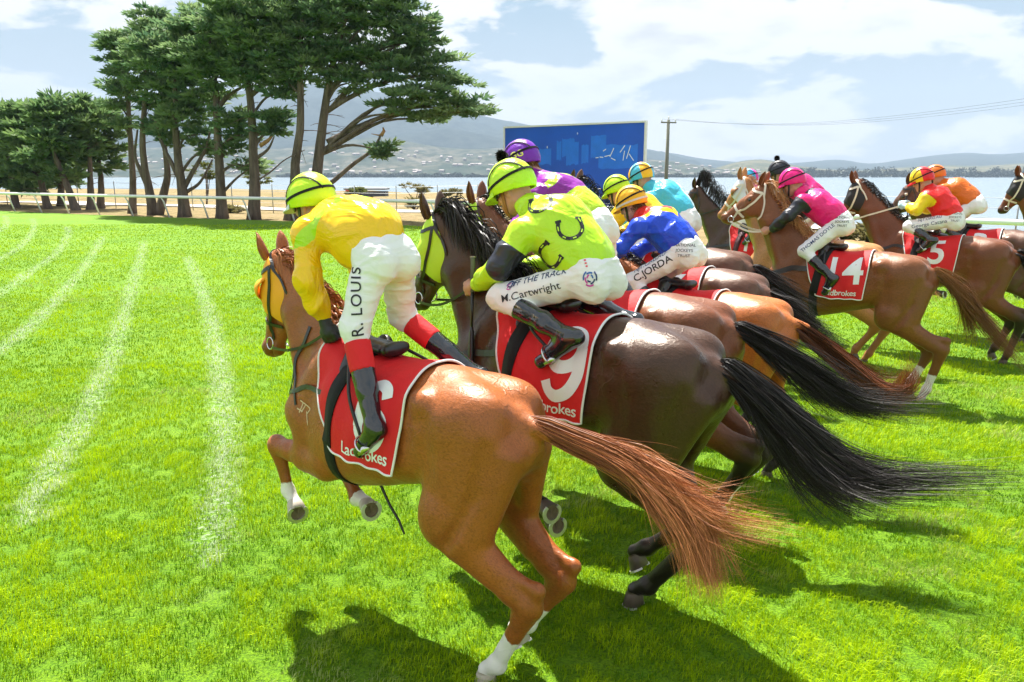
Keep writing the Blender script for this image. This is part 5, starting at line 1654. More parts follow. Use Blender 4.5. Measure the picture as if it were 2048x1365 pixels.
def blob_logo(key, mats, size, where, d=(0, -1, 0), fn='pb', parent='breeches'):
    Rr = RIDERS[key]; pr = Vector(d).normalized(); u = Vector((-1, 0, 0)); u = (u - pr * u.dot(pr)).normalized(); vv = Vector((0, 0, 1)); vv = (vv - pr * vv.dot(pr)).normalized()
    rl = np.random.RandomState(3)
    for i, mname in enumerate(mats):
        polys = []
        for k in range(3):
            a0 = i * 1.9 + k * 1.1; r0, r1 = size * (.25 + .22 * k), size * (.42 + .22 * k)
            P_ = [(r1 * math.cos(a0 + t), r1 * 1.15 * math.sin(a0 + t)) for t in np.linspace(0, 1.25, 7)] + [(r0 * math.cos(a0 + t), r0 * 1.15 * math.sin(a0 + t)) for t in np.linspace(1.25, 0, 7)]
            polys.append(P_)
        decal('emblem', Rr[fn], shape_mesh(polys), where, u, vv, pr, M[mname], Rr[parent], off=.003 + .0006 * i)['kind'] = 'stuff'

if 'chestnut' in RIDERS:
    Rr = RIDERS['chestnut']; J = Rr['J']
    u = v3(.02, 0, 1); hp = J['pelvis'] + v3(-.02, .085, -.04); c = hp * .47 + J['knL'] * .53
    uu = hp - J['knL']; uu[1] = 0; uu /= np.linalg.norm(uu)
    prj = Vector((.62, -.78, 0)); vv_ = Vector(uu).cross(prj).normalized(); vv_ = vv_ if vv_.x > 0 else -vv_
    decal('lettering', Rr['pb'], text_mesh('R. LOUIS', .076, bold=.006, spacing=1.12), tuple(v3(.105, .16, 1.80) - np.array(prj) * .15), tuple(uu), tuple(vv_), tuple(prj), M['ink_black'], Rr['breeches'])['kind'] = 'stuff'
    decal('maker_mark', Rr['pb'], shape_mesh([[(-.045 + .016 * i, -.006 + .003 * (i % 2)), (-.036 + .016 * i, -.004), (-.034 + .016 * i, .004), (-.043 + .016 * i, .003)] for i in range(6)]), tuple(J['pelvis'] + v3(-.10, .02, .25)), (-.35, -.9, 0), (.75, -.3, .55), (.75, 0, -.66), M['ink_black'], Rr['breeches'])['kind'] = 'stuff'
if 'dark_bay' in RIDERS:
    Rr = RIDERS['dark_bay']; J = Rr['J']
    leg_text('dark_bay', 'OFF THE TRACK', .040, 'ink_navy', t=.44, up=.050, bold=.012, spacing=1.05)
    leg_text('dark_bay', 'M.Cartwright', .054, 'ink_black', t=.52, up=-.014, bold=.004)
    hp = J['pelvis'] + v3(-.02, .085, -.04); c = hp * .20 + J['knL'] * .80
    blob_logo('dark_bay', ['ink_blue', 'ink_magenta', 'ink_navy'], .024, tuple(c + v3(0, .1, .050)))
    blob_logo('dark_bay', ['ink_blue', 'ink_magenta', 'ink_navy'], .042, tuple(J['pelvis'] + v3(-.13, .2, -.03)), d=(.45, -.88, .0))
    decal('maker_mark', Rr['pb'], shape_mesh([[(-.004 + .006 * i, .016 - .014 * i), (.006 + .006 * i, .016 - .014 * i), (.006 + .006 * i, .023 - .014 * i), (-.004 + .006 * i, .023 - .014 * i)] for i in range(3)]), tuple(J['pelvis'] + v3(-.09, .2, .035)), (-.9, -.4, 0), (0, 0, 1), (.4, -.9, 0), M['ink_red'], Rr['breeches'])['kind'] = 'stuff'
    ps, sl = horseshoe_polys(r=.060, w=.019)
    for o3, dd, rot in (((.173, .1, 2.055), (.45, -.80, -.35), .30), ((-.02, .1, 1.935), (.45, -.80, -.35), .50), ((.06, .17, 1.80), (.45, -.9, .0), -.7)):
        pr = Vector(dd).normalized(); u = Vector((-1, 0, 0)); u = (u - pr * u.dot(pr)).normalized(); vv = pr.cross(u); vv = vv if vv.z > 0 else -vv
        if u.cross(vv).dot(pr) > 0: u = -u
        ca, sa = math.cos(rot), math.sin(rot); u2 = u * ca + vv * sa; v2 = vv * ca - u * sa
        o_ = decal('horseshoe_print', Rr['jb'], shape_mesh(ps), tuple(Vector(o3) - pr * .05), u2, v2, pr, M['ink_black'], Rr['jacket'], off=.003)
        decal('nail_slots', Rr['jb'], shape_mesh(sl), tuple(Vector(o3) - pr * .05), u2, v2, pr, M['lime_cloth'], Rr['jacket'], off=.0042)['kind'] = 'stuff'
    # black knee patch with a small white mark
    kn = J['knL']
    w = MB(); hl = J['haL']
    whip = empty('whip', tuple(np.array(FIELD['dark_bay']['root'].matrix_basis @ Vector((hl[0], hl[1], hl[2]))))); 
    bpy.context.view_layer.update()
    wm = Matrix.Translation(FIELD['dark_bay']['root'].location) @ Matrix.Rotation(FIELD['dark_bay']['root'].rotation_euler.z, 4, 'Z') @ Matrix.Scale(1.04, 4)
    whip.location = wm @ Vector(hl)
    tag(whip, 'black riding whip with ribbed grip in the lime jockey\'s left hand', 'whip')
    tp = wm @ Vector((hl[0] - .03, hl[1] + .005, 1.755)); bt = wm @ Vector((hl[0] - .09, hl[1] + .10, 1.13)); L0 = whip.location
    rel = lambda t: tuple(tp + (bt - tp) * t - L0)
    w = MB(); w.tube([rel(.0), rel(.02), rel(.30)], [.017, .0145, .0125], 10); w.build('grip', plain('whip_grip', (0.10, 0.11, 0.10), .7, bmp=.6, bscale=120), whip, True)
    w = MB(); w.tube([rel(-.008), rel(.0)], [.019, .019], 10); w.build('cap', plain('whip_cap', (0.35, 0.33, 0.28), .5), whip, True)
    w = MB(); w.tube([rel(.30), rel(.60)], [.0095, .0075], 8); w.build('shaft', M['black_leather'], whip, True)
    w = MB(); w.tube([rel(.60), rel(.64), rel(.95), rel(1.0)], [.008, .014, .016, .010], 8); w.build('flap', M['black_leather'], whip, True)
if 'red_bay' in RIDERS:
    leg_text('red_bay', 'C.JORDA', .082, 'ink_black', t=.48, up=-.005, bold=.012)
    leg_text('red_bay', 'NJT.ORG.AU', .050, 'ink_navy', t=.50, up=.062, bold=.006)
    for i, t in enumerate(('NATIONAL', 'JOCKEYS', 'TRUST')):
        hip_text('red_bay', t, .034, 'ink_black', off=(-.06, .10, .03 - i * .042), d=(.35, -.93, -.05))
if 'liver_chestnut' in RIDERS:
    leg_text('liver_chestnut', 'THOMAS DOYLE', .052, 'ink_navy', t=.52, up=.01, bold=.008)
    for i, t in enumerate(('NATIONAL', 'JOCKEYS', 'TRUST')):
        hip_text('liver_chestnut', t, .034, 'ink_black', off=(-.06, .10, .03 - i * .042), d=(.35, -.93, -.05))
if 'mahogany' in RIDERS:
    leg_text('mahogany', 'George Catana', .060, 'ink_navy', t=.48, up=-.01)
    leg_text('mahogany', 'NJT.ORG.AU', .045, 'ink_navy', t=.46, up=.055)
    for i, t in enumerate(('NATIONAL', 'JOCKEYS', 'TRUST')):
        hip_text('mahogany', t, .034, 'ink_black', off=(-.06, .10, .03 - i * .042), d=(.35, -.93, -.05))
if 'bay' in RIDERS:
    Rr = RIDERS['bay']; F_, L_a, U_ = Rr['ax']; hd = Rr['J']['head']
    hme = Rr['helmet'].data; hb = BVHTree.FromPolygons([v_.co.copy() for v_ in hme.vertices], [tuple(p.vertices) for p in hme.polygons])
    o3 = hd + U_ * .045 - F_ * .05 + L_a * .12
    pr = Vector(-L_a + F_ * .45).normalized(); u = Vector(-F_ - L_a * .45).normalized(); vv = Vector(U_)
    decal('lettering', hb, text_mesh('GG', .066, bold=.02), tuple(o3), u, vv, pr, plain('ink_yellow', (0.75, 0.70, 0.15), .5), Rr['helmet'], off=.004)['kind'] = 'stuff'
if 'mahogany' in RIDERS:
    J = RIDERS['mahogany']['J']; hr = FIELD['mahogany']['root']
    wm = Matrix.Translation(hr.location) @ Matrix.Rotation(hr.rotation_euler.z, 4, 'Z') @ Matrix.Scale(1.02, 4)
    whip = empty('whip', tuple(wm @ Vector(J['haR']))); tag(whip, 'pale-tipped whip upright in the red and yellow jockey\'s hands', 'whip')
    tp = wm @ Vector((.47, -.10, 1.97)); bt = wm @ Vector((.40, -.16, 1.45)); L0 = whip.location
    rel2 = lambda t: tuple(tp + (bt - tp) * t - L0)
    w = MB(); w.tube([rel2(0), rel2(.3)], [.012, .011], 8); w.build('grip', M['black_leather'], whip, True)
    w = MB(); w.tube([rel2(-.05), rel2(0)], [.018, .016], 8); w.build('cap', M['white_strap'], whip, True)
    w = MB(); w.tube([rel2(.3), rel2(1)], [.008, .006], 8); w.build('shaft', M['black_leather'], whip, True)
# ------------------------------------------------------------------ the place: turf, bank, water, hills
FPX = 1593.0; TILT = R(11.96)
def ray_at(px, py):
    xc = (px - 1024) / FPX; yc = -(py - 682.5) / FPX
    return np.array([xc, math.cos(TILT) + yc * math.sin(TILT), -math.sin(TILT) + yc * math.cos(TILT)])
def on_ground(px, py, z=0.0):
    d = ray_at(px, py); t = (z - CAM_H) / d[2]
    return np.array([d[0] * t, d[1] * t, z])
def at_depth(px, py, Y):
    d = ray_at(px, py); t = Y / d[1]
    return np.array([d[0] * t, Y, CAM_H + d[2] * t])

RAIL = spline([(40, -2), (22, 12.5), (10.7, 22), (4, 28), (-2, 33.6), (-6.3, 36.6), (-10.6, 38.6), (-17, 41.5), (-24, 45.0), (-33, 50), (-48, 57), (-70, 62), (-100, 60)], 160)
def side_of_rail(x, y, RAIL=RAIL):
    """signed distance to the rail, positive beyond it"""
    P = np.stack([np.ravel(x), np.ravel(y)], 1)
    if len(P) == 1:
        a = RAIL[:-1]; ab = RAIL[1:] - a; t = np.clip(((P - a) * ab).sum(1) / (ab * ab).sum(1), 0, 1); q = P - a - t[:, None] * ab
        d = np.hypot(q[:, 0], q[:, 1]); i = int(np.argmin(d))
        return (-d[i] * np.sign(ab[i, 0] * q[i, 1] - ab[i, 1] * q[i, 0])) * np.ones(np.shape(x))
    best = np.full(len(P), 1e9); sg = np.zeros(len(P))
    for a, b in zip(RAIL[:-1], RAIL[1:]):
        ab = b - a; t = np.clip(((P - a) @ ab) / (ab @ ab), 0, 1); q = P - a - t[:, None] * ab
        d = np.hypot(q[:, 0], q[:, 1]); m = d < best
        best[m] = d[m]; sg[m] = np.sign(ab[0] * q[m, 1] - ab[1] * q[m, 0])
    return (-best * sg).reshape(np.shape(x))

WATER_Z = -9.0
# ---- turf: one flat sheet on the near side of the rail
def turf_mat():
    m, nt, b = new_mat('turf')
    tc = nt.nodes.new('ShaderNodeTexCoord')
    f1 = noise_tex(nt, .35, 5, .6); f2 = noise_tex(nt, 6, 5, .65); f3 = noise_tex(nt, 60, 4, .7)
    c = mixc(nt, ramp(nt, f1, [(.35, 0), (.68, 1)]), (0.160, 0.315, 0.003), (0.240, 0.400, 0.004))
    c = mixc(nt, ramp(nt, f2, [(.35, .55), (.62, 0)]), c, (0.090, 0.240, 0.004))
    c = mixc(nt, ramp(nt, f3, [(.38, .75), (.60, 0)]), c, (0.028, 0.090, 0.003))
    c = mixc(nt, ramp(nt, noise_tex(nt, .9, 6, .7), [(.60, 0), (.78, .35)]), c, (0.33, 0.42, 0.17))
    nt.links.new(c, b.inputs['Base Color']); b.inputs['Roughness'].default_value = .8; b.inputs['Specular IOR Level'].default_value = .2
    p = bump(nt, b, f3, .9, .03); bump(nt, b, f2, .5, .05, p)
    return m
M['turf'] = turf_mat()
rv = [tuple(p) + (0.0,) for p in RAIL]
cv = rv + [(-100, -60, 0), (60, -60, 0), (60, -8, 0)]
bm = bmesh.new(); bm.faces.new([bm.verts.new(p) for p in cv]); bmesh.ops.triangulate(bm, faces=bm.faces)
bmesh.ops.recalc_face_normals(bm, faces=bm.faces)
me = bpy.data.meshes.new('turf'); bm.to_mesh(me); bm.free()
if me.polygons[0].normal.z < 0: me.flip_normals()
me.materials.append(M['turf'])
turf = bpy.data.objects.new('turf', me); COL.objects.link(turf); tag(turf, kind='structure')

# ---- dry bank beyond the rail, falling to the water
def bank_mat():
    m, nt, b = new_mat('dry_bank')
    f1 = noise_tex(nt, .18, 6, .62); f2 = noise_tex(nt, 2.2, 6, .7)
    c = mixc(nt, ramp(nt, f1, [(.35, 0), (.65, 1)]), (0.34, 0.235, 0.13), (0.24, 0.19, 0.085))
    c = mixc(nt, ramp(nt, f2, [(.40, .8), (.62, 0)]), c, (0.12, 0.105, 0.045))
    nt.links.new(c, b.inputs['Base Color']); b.inputs['Roughness'].default_value = .95; b.inputs['Specular IOR Level'].default_value = .1
    bump(nt, b, f2, .8, .15)
    return m
M['bank'] = bank_mat()
def bank_z(x, y):
    d = side_of_rail(x, y)
    edge = np.interp(np.asarray(x), [-60, -20, 0, 9, 22, 60], [110, 92, 72, 34, 7, 6])          # distance of the shore from the rail
    s = np.clip((d - edge) / np.interp(edge, [6, 40], [16, 45]), 0, 1); s = s * s * (3 - 2 * s)
    base = -.03 - np.clip(d, 0, 90) * .012
    n = vnoise(np.stack([np.ravel(x) * .15, np.ravel(y) * .15, np.zeros(np.size(x))], 1), 3).reshape(np.shape(x)) * .22 * np.clip(d / 6, 0, 1)
    return np.where(d < -1.0, -.35, base + n) * (1 - s) + (WATER_Z - 3) * s
gx = np.concatenate([np.linspace(-900, -130, 14), np.linspace(-120, 120, 90), np.linspace(130, 900, 14)])
gy = np.concatenate([np.linspace(-70, 8, 10), np.linspace(10, 150, 80), np.linspace(158, 420, 22)])
GX, GY = np.meshgrid(gx, gy, indexing='ij'); GZ = bank_z(GX, GY)
A, B = GX.shape
ii = (np.arange(A - 1)[:, None] * B + np.arange(B - 1)[None, :]).ravel()
bank = mesh_obj('dry_bank', np.stack([GX, GY, GZ], -1).reshape(-1, 3), np.stack([ii, ii + B, ii + B + 1, ii + 1], 1), M['bank'])
tag(bank, kind='structure')
def bz(x, y): return float(bank_z(np.array([float(x)]), np.array([float(y)]))[0])
# pale gravel path along the bank
mb = MB(); pv = []
for k, p in enumerate(spline([(-60, 78), (-34, 63), (-18, 56), (-4, 51.5), (8, 44), (18, 36), (32, 24)], 90)):
    t = spline([(-60, 78), (-34, 63), (-18, 56), (-4, 51.5), (8, 44), (18, 36), (32, 24)], 90); tt = t[min(k + 1, 89)] - t[max(k - 1, 0)]; nn = np.array([-tt[1], tt[0]]) / np.hypot(*tt)
    for w in (-1.5, -.5, .5, 1.5):
        q = p + nn * w * 1.0
        pv.append((q[0], q[1], bz(q[0], q[1]) + .06))
pf = [(i * 4 + j, (i + 1) * 4 + j, (i + 1) * 4 + j + 1, i * 4 + j + 1) for i in range(89) for j in range(3)]
path = mesh_obj('gravel_path', pv, pf, plain('gravel', (0.46, 0.41, 0.36), .95, var=.2, nscale=3, bmp=.5, bscale=12)); tag(path, kind='structure')

# ---- water
m, nt, b = new_mat('estuary_water')
b.inputs['Base Color'].default_value = (0.16, 0.21, 0.25, 1); b.inputs['Roughness'].default_value = .24; b.inputs['IOR'].default_value = 1.33
wv = noise_tex(nt, .22, 5, .65, stretch=(1, 1.6, 1)); bump(nt, b, wv, .5, .5)
M['water'] = m
mb = MB(); mb.add([(-9000, 40, WATER_Z), (9000, 40, WATER_Z), (9000, 2600, WATER_Z), (-9000, 2600, WATER_Z)], [(0, 1, 2, 3)])
water = mb.build('water', M['water']); tag(water, kind='structure')

# ---- hills on the far shore
def hill_mat(name, c1, c2, c3, sc):
    m, nt, b = new_mat(name)
    f = noise_tex(nt, sc, 7, .62); f2 = noise_tex(nt, sc * 7, 5, .7)
    c = mixc(nt, ramp(nt, f, [(.40, 0), (.60, 1)]), c1, c2)
    c = mixc(nt, ramp(nt, f2, [(.42, .85), (.60, 0)]), c, c3)
    nt.links.new(c, b.inputs['Base Color']); b.inputs['Roughness'].default_value = 1.0; b.inputs['Specular IOR Level'].default_value = 0.0
    bump(nt, b, f2, .6, 8)
    return m
M['hill_town'] = hill_mat('hill_town', (0.055, 0.072, 0.055), (0.16, 0.145, 0.115), (0.030, 0.046, 0.036), .004)
M['hill_forest'] = hill_mat('hill_forest', (0.040, 0.056, 0.056), (0.058, 0.072, 0.068), (0.024, 0.036, 0.038), .003)
M['hill_dry'] = hill_mat('hill_dry', (0.22, 0.18, 0.10), (0.10, 0.10, 0.05), (0.04, 0.055, 0.03), .0035)
def hill(name, prof, y_shore, y_ridge, mat, seed, rough=.10, x_shore=None):
    """prof: (px, py) of the skyline; the hill rises from the shore at y_shore to a ridge at y_ridge"""
    px = np.array([p[0] for p in prof], float); py = np.array([p[1] for p in prof], float)
    n, mrows = 150, 26
    us = np.linspace(px[0], px[-1], n); sk = np.interp(us, px, py)
    k = np.ones(5) / 5; sk = np.convolve(np.pad(sk, 2, mode='edge'), k, mode='valid')
    V = np.zeros((mrows + 4, n, 3))
    for i in range(n):
        top = at_depth(us[i], sk[i], y_ridge)
        for j in range(mrows + 4):
            t = j / (mrows - 1)
            Y = y_shore + (y_ridge - y_shore) * t
            X = top[0] * (Y / y_ridge) if t <= 1 else top[0] * (Y / y_ridge)
            if t <= 1: z = WATER_Z - 1 + (top[2] - WATER_Z + 1) * (t ** 1.25 * .9 + .1 * t)
            else: z = top[2] - (t - 1) * (y_ridge - y_shore) * .35
            V[j, i] = (X, Y, z)
    P = V.reshape(-1, 3); s = 1 / (.12 * (y_ridge - y_shore))
    h = vnoise(P * np.array([s, s, 0]), seed) + .5 * vnoise(P * np.array([s, s, 0]) * 2.1, seed + 1) + .25 * vnoise(P * np.array([s, s, 0]) * 4.7, seed + 2)
    tt = np.repeat(np.arange(mrows + 4) / (mrows - 1), n); tt = np.clip(tt, 0, 1)
    P[:, 2] += h * rough * (V[mrows - 1, :, 2].max()) * np.sin(tt * np.pi) ** .8
    ii = (np.arange(mrows + 3)[:, None] * n + np.arange(n - 1)[None, :]).ravel()
    o = mesh_obj(name, P, np.stack([ii, ii + 1, ii + n + 1, ii + n], 1), mat)
    tag(o, kind='structure')
    return o, P.reshape(mrows + 4, n, 3)
hill('mountain', [(-900, 250), (-300, 230), (100, 225), (350, 200), (560, 172), (640, 165), (760, 185), (880, 212), (990, 238), (1060, 251), (1180, 272), (1290, 297), (1345, 312), (1400, 330), (1450, 344)], 2500, 5200, M['hill_forest'], 11)
hill('far_hills', [(1150, 338), (1250, 310), (1330, 303), (1400, 318), (1450, 322), (1520, 330), (1600, 326), (1680, 318), (1740, 330), (1790, 322), (1860, 312), (1930, 305), (2000, 310), (2060, 304), (2300, 300), (2900, 310)], 3000, 5600, M['hill_forest'], 17, .06)
_, town = hill('town_hill', [(-900, 300), (-200, 310), (200, 300), (420, 292), (560, 300), (700, 282), (760, 270), (830, 288), (930, 300), (1010, 296), (1100, 305), (1200, 318), (1330, 320), (1420, 335), (1480, 345), (1530, 350)], 1800, 2900, M['hill_town'], 23)
_, dry = hill('dry_hill', [(1380, 350), (1440, 334), (1480, 322), (1530, 318), (1580, 330), (1640, 338), (1720, 342), (1800, 336), (1880, 330), (1960, 333), (2060, 326), (2300, 330), (2900, 330)], 2100, 3600, M['hill_dry'], 29, .08)

# houses of the far town: specks too small to tell apart
rs = np.random.RandomState(5)
HV = []; HF = []; RV = []; RF = []
def far_houses(grid, n, jr):
    a, b, _ = grid.shape
    for _ in range(n):
        j = rs.randint(jr[0], jr[1]); i = rs.randint(2, b - 3)
        f = rs.rand(2)
        p = grid[j, i] * (1 - f[0]) + grid[j, i + 1] * f[0]; p = p * (1 - f[1]) + grid[j + 1, i] * f[1]
        w, d, h = 6 + 7 * rs.rand(), 6 + 5 * rs.rand(), 3.0 + 2.5 * rs.rand()
        ca, sa = math.cos(rs.rand() * .8 - .4), math.sin(rs.rand() * .8 - .4)
        q = [(x * w / 2 * ca - y * d / 2 * sa + p[0], x * w / 2 * sa + y * d / 2 * ca + p[1]) for x, y in ((-1, -1), (1, -1), (1, 1), (-1, 1))]
        B0 = len(HV)
        for z in (-1.5, h):
            for x, y in q: HV.append((x, y, p[2] + z))
        HF.extend([(B0, B0 + 1, B0 + 5, B0 + 4), (B0 + 1, B0 + 2, B0 + 6, B0 + 5), (B0 + 2, B0 + 3, B0 + 7, B0 + 6), (B0 + 3, B0, B0 + 4, B0 + 7)])
        B1 = len(RV)
        for x, y in q: RV.append((p[0] + (x - p[0]) * 1.1, p[1] + (y - p[1]) * 1.1, p[2] + h))
        RV.extend([((q[0][0] + q[3][0]) / 2, (q[0][1] + q[3][1]) / 2, p[2] + h + 2.2), ((q[1][0] + q[2][0]) / 2, (q[1][1] + q[2][1]) / 2, p[2] + h + 2.2)])
        RF.extend([(B1, B1 + 1, B1 + 5, B1 + 4), (B1 + 2, B1 + 3, B1 + 4, B1 + 5), (B1 + 3, B1, B1 + 4), (B1 + 1, B1 + 2, B1 + 5)])
far_houses(town, 460, (2, 18)); far_houses(dry, 60, (1, 9))
tw = mesh_obj('far_town_walls', HV, HF, plain('far_wall', (0.30, 0.28, 0.26), .9, var=.3, nscale=.02), smooth=False)
tag(tw, 'pale house walls of the town scattered over the far hillside', 'town', kind='stuff')
twr = mesh_obj('far_town_roofs', RV, RF, plain('far_roof', (0.30, 0.26, 0.25), .8, var=.5, nscale=.02), smooth=False)
tag(twr, 'pale roofs of the town scattered over the far hillside', 'town', kind='stuff')

# dark wood along the far shore
def leaf_cloud(centres, radii, per, size, rs, flat=.8):
    C = np.repeat(np.asarray(centres, float), per, axis=0); Rr = np.repeat(np.asarray(radii, float), per, axis=0)
    n = len(C); d = rs.normal(size=(n, 3)); d /= np.linalg.norm(d, axis=1, keepdims=True)
    p = C + d * Rr * (.55 + .5 * rs.rand(n, 1))
    u = rs.normal(size=(n, 3)); u /= np.linalg.norm(u, axis=1, keepdims=True); v = np.cross(u, d + .3 * rs.normal(size=(n, 3))); v /= np.linalg.norm(v, axis=1, keepdims=True) + 1e-6
    s = size * (.6 + .8 * rs.rand(n, 1))
    V = np.stack([p - u * s, p + v * s * .6, p + u * s, p - v * s * .6], 1).reshape(-1, 3)
    b = np.arange(n) * 4
    return V, np.stack([b, b + 1, b + 2, b + 3], 1)
cs = []; rr_ = []
for px in np.concatenate([np.linspace(1585, 2300, 95), np.linspace(560, 1010, 40), np.linspace(1300, 1600, 34)]):
    big = px > 1590
    Y = 1830 + 120 * rs.rand() if big else 1790 + 60 * rs.rand()
    p = on_ground(px + rs.rand() * 8, 360, WATER_Z); f = Y / p[1]
    h = (9 + 15 * rs.rand()) if big else (4 + 6 * rs.rand())
    cs.append((p[0] * f, Y, WATER_Z + h * .5)); rr_.append((7 + 7 * rs.rand(), 8, h * .62))
V_, F_ = leaf_cloud(cs, rr_, 150, 2.3, rs)
w = mesh_obj('far_wood', V_, F_, plain('far_wood', (0.016, 0.026, 0.014), 1.0, var=.3, nscale=.05), smooth=False)
tag(w, 'dark band of trees along the far shore of the water', 'wood', kind='stuff')
# ------------------------------------------------------------------ running rail, fence, billboard, pole
M['rail_white'] = plain('rail_plastic', (0.78, 0.80, 0.79), .4, var=.05, nscale=2)
M['galv'] = plain('galvanised', (0.32, 0.34, 0.34), .5, metal=.6, var=.2)
rail = empty('running_rail', (RAIL[40][0], RAIL[40][1], 0))
tag(rail, 'white plastic running rail along the far side of the track', 'rail')
off = np.array([RAIL[40][0], RAIL[40][1], 0])
mb = MB(); mb.tube([(p[0] - off[0], p[1] - off[1], 1.06) for p in RAIL], .078, 10)
mb.build('top_rail', M['rail_white'], rail, True)
L_ = np.concatenate([[0], np.cumsum(np.hypot(*np.diff(RAIL, axis=0).T))])
for s in np.arange(2.0, L_[-1], 2.75):
    p = np.array([np.interp(s, L_, RAIL[:, 0]), np.interp(s, L_, RAIL[:, 1])]); q = np.array([np.interp(s + .1, L_, RAIL[:, 0]), np.interp(s + .1, L_, RAIL[:, 1])])
    t = (q - p) / np.hypot(*(q - p)); nrm = np.array([t[1], -t[0]])                   # away from the track
    if abs(p[0]) > .75 * p[1] + 6 or p[1] < 4: continue
    mb = MB()
    a = np.array([p[0], p[1], 1.0]) - off; b_ = np.array([p[0] + nrm[0] * .10 + t[0] * -.12, p[1] + nrm[1] * .10 + t[1] * -.12, -.05]) - off
    mb.tube([tuple(a), tuple(a * .8 + b_ * .2 + np.array([nrm[0], nrm[1], 0]) * .10), tuple(b_ + np.array([nrm[0], nrm[1], 0]) * .22)], [.035, .04, .045], 8)
    mb.build('post', M['rail_white'], rail, True)

fence = empty('wire_fence', (-20, 52, 0)); tag(fence, 'thin wire fence with slim metal posts behind the pines', 'fence')
fo = np.array([-20, 52, 0.])
FL_ = spline([(-52, 66), (-36, 58.5), (-22, 52), (-10, 47), (0, 43.5), (8, 37), (16, 29.5), (26, 20)], 60)
tops = []
for i, p in enumerate(FL_):
    z = bz(p[0], p[1]); tops.append((p[0], p[1], z))
    if i % 2 == 0 and abs(p[0]) < .75 * p[1] + 3:
        mb = MB(); mb.tube([(p[0] - fo[0], p[1] - fo[1], z - .1), (p[0] - fo[0], p[1] - fo[1], z + 1.75)], .028, 6)
        mb.build('post', M['galv'], fence, True)
for h in (.25, .6, .95, 1.3, 1.65):
    mb = MB(); mb.tube([(x - fo[0], y - fo[1], z + h) for x, y, z in tops], .009, 4); mb.build('wire', M['galv'], fence, True)

# billboard
M['board_blue'] = plain('board_blue', (0.003, 0.085, 0.56), .45, var=.25, nscale=.6, bmp=.1, bscale=3)
M['patch_blue'] = plain('patch_blue', (0.008, 0.16, 0.75), .5, var=.2, nscale=2)
M['board_frame'] = plain('board_frame', (0.62, 0.68, 0.66), .5)
M['scuff'] = plain('scuff_white', (0.60, 0.70, 0.80), .7)
bl = at_depth(1010, 259, 47.5); brr = at_depth(1290, 243, 42.0)
ux = (brr - bl); ux[2] = 0; Wd = np.linalg.norm(ux); ux /= Wd
zt = (bl[2] + brr[2]) / 2; hgt = 4.3
bo = empty('billboard', (bl[0], bl[1], 0), math.atan2(ux[1], ux[0]))
tag(bo, 'large blue billboard with painted-over patches on posts by the water', 'billboard')
mb = MB(); mb.box((Wd / 2, .06, zt - hgt / 2), (Wd, .10, hgt)); mb.build('panel', M['board_blue'], bo)
for nm_, c_, d_ in (('frame', (Wd / 2, .05, zt + .045), (Wd + .18, .18, .09)), ('frame', (Wd / 2, .05, zt - hgt - .045), (Wd + .18, .18, .09)), ('frame', (-.045, .05, zt - hgt / 2), (.09, .17, hgt)), ('frame', (Wd + .045, .05, zt - hgt / 2), (.09, .17, hgt))):
    mb = MB(); mb.box(c_, d_); mb.build(nm_, M['board_frame'], bo)
for x in (.9, Wd / 2, Wd - .9):
    mb = MB(); mb.box((x, .32, (zt - 1.5) / 2 - 1), (.22, .22, zt + .2)); mb.build('post', M['galv'], bo)
rs = np.random.RandomState(8)
W7 = Wd
for (x0, x1, y0, y1) in ((.40, .435, .56, .80), (.44, .53, .60, .83), (.47, .56, .50, .79), (.645, .75, .58, .86), (.16, .36, .50, .71), (.70, .96, .45, .74), (.58, .63, .52, .75)):
    pts = [(x0 * W7, y0), (x1 * W7, y0)]
    mb = MB(); n = 9; top = [((x0 + (x1 - x0) * k / n) * W7, zt - hgt + hgt * (y1 + .02 * rs.rand())) for k in range(n + 1)]; bot = [((x0 + (x1 - x0) * k / n) * W7, zt - hgt + hgt * (y0 + .03 * rs.rand())) for k in range(n + 1)]
    yy = .006 - .001 * rs.rand()
    mb.add([(x, yy, z) for x, z in bot] + [(x, yy, z) for x, z in top], [(k, k + 1, n + 2 + k, n + 1 + k) for k in range(n)])
    mb.build('paint_patch', M['patch_blue'], bo)
mb = MB()
for (x, z, l, a) in ((.76, .62, .35, .2), (.79, .66, .5, 1.1), (.80, .58, .3, -.4), (.86, .70, .45, .9), (.87, .62, .5, 1.4), (.90, .66, .7, 1.25), (.92, .60, .45, -.9), (.69, .60, .18, .1), (.72, .605, .22, -.1), (.74, .69, .2, .5), (.33, .74, .12, 1.5), (.12, .80, .08, 1.5), (.55, .90, .1, 1.5)):
    cx, cz = x * W7, zt - hgt + hgt * z
    mb.box((cx, .001, cz), (l, .004, .045), rot=Matrix.Rotation(-a, 3, 'Y'))
mb.build('paint_scuffs', M['scuff'], bo)['kind'] = 'stuff'

M['cable'] = plain('dark_cable', (0.10, 0.11, 0.12), .9, spec=.1)
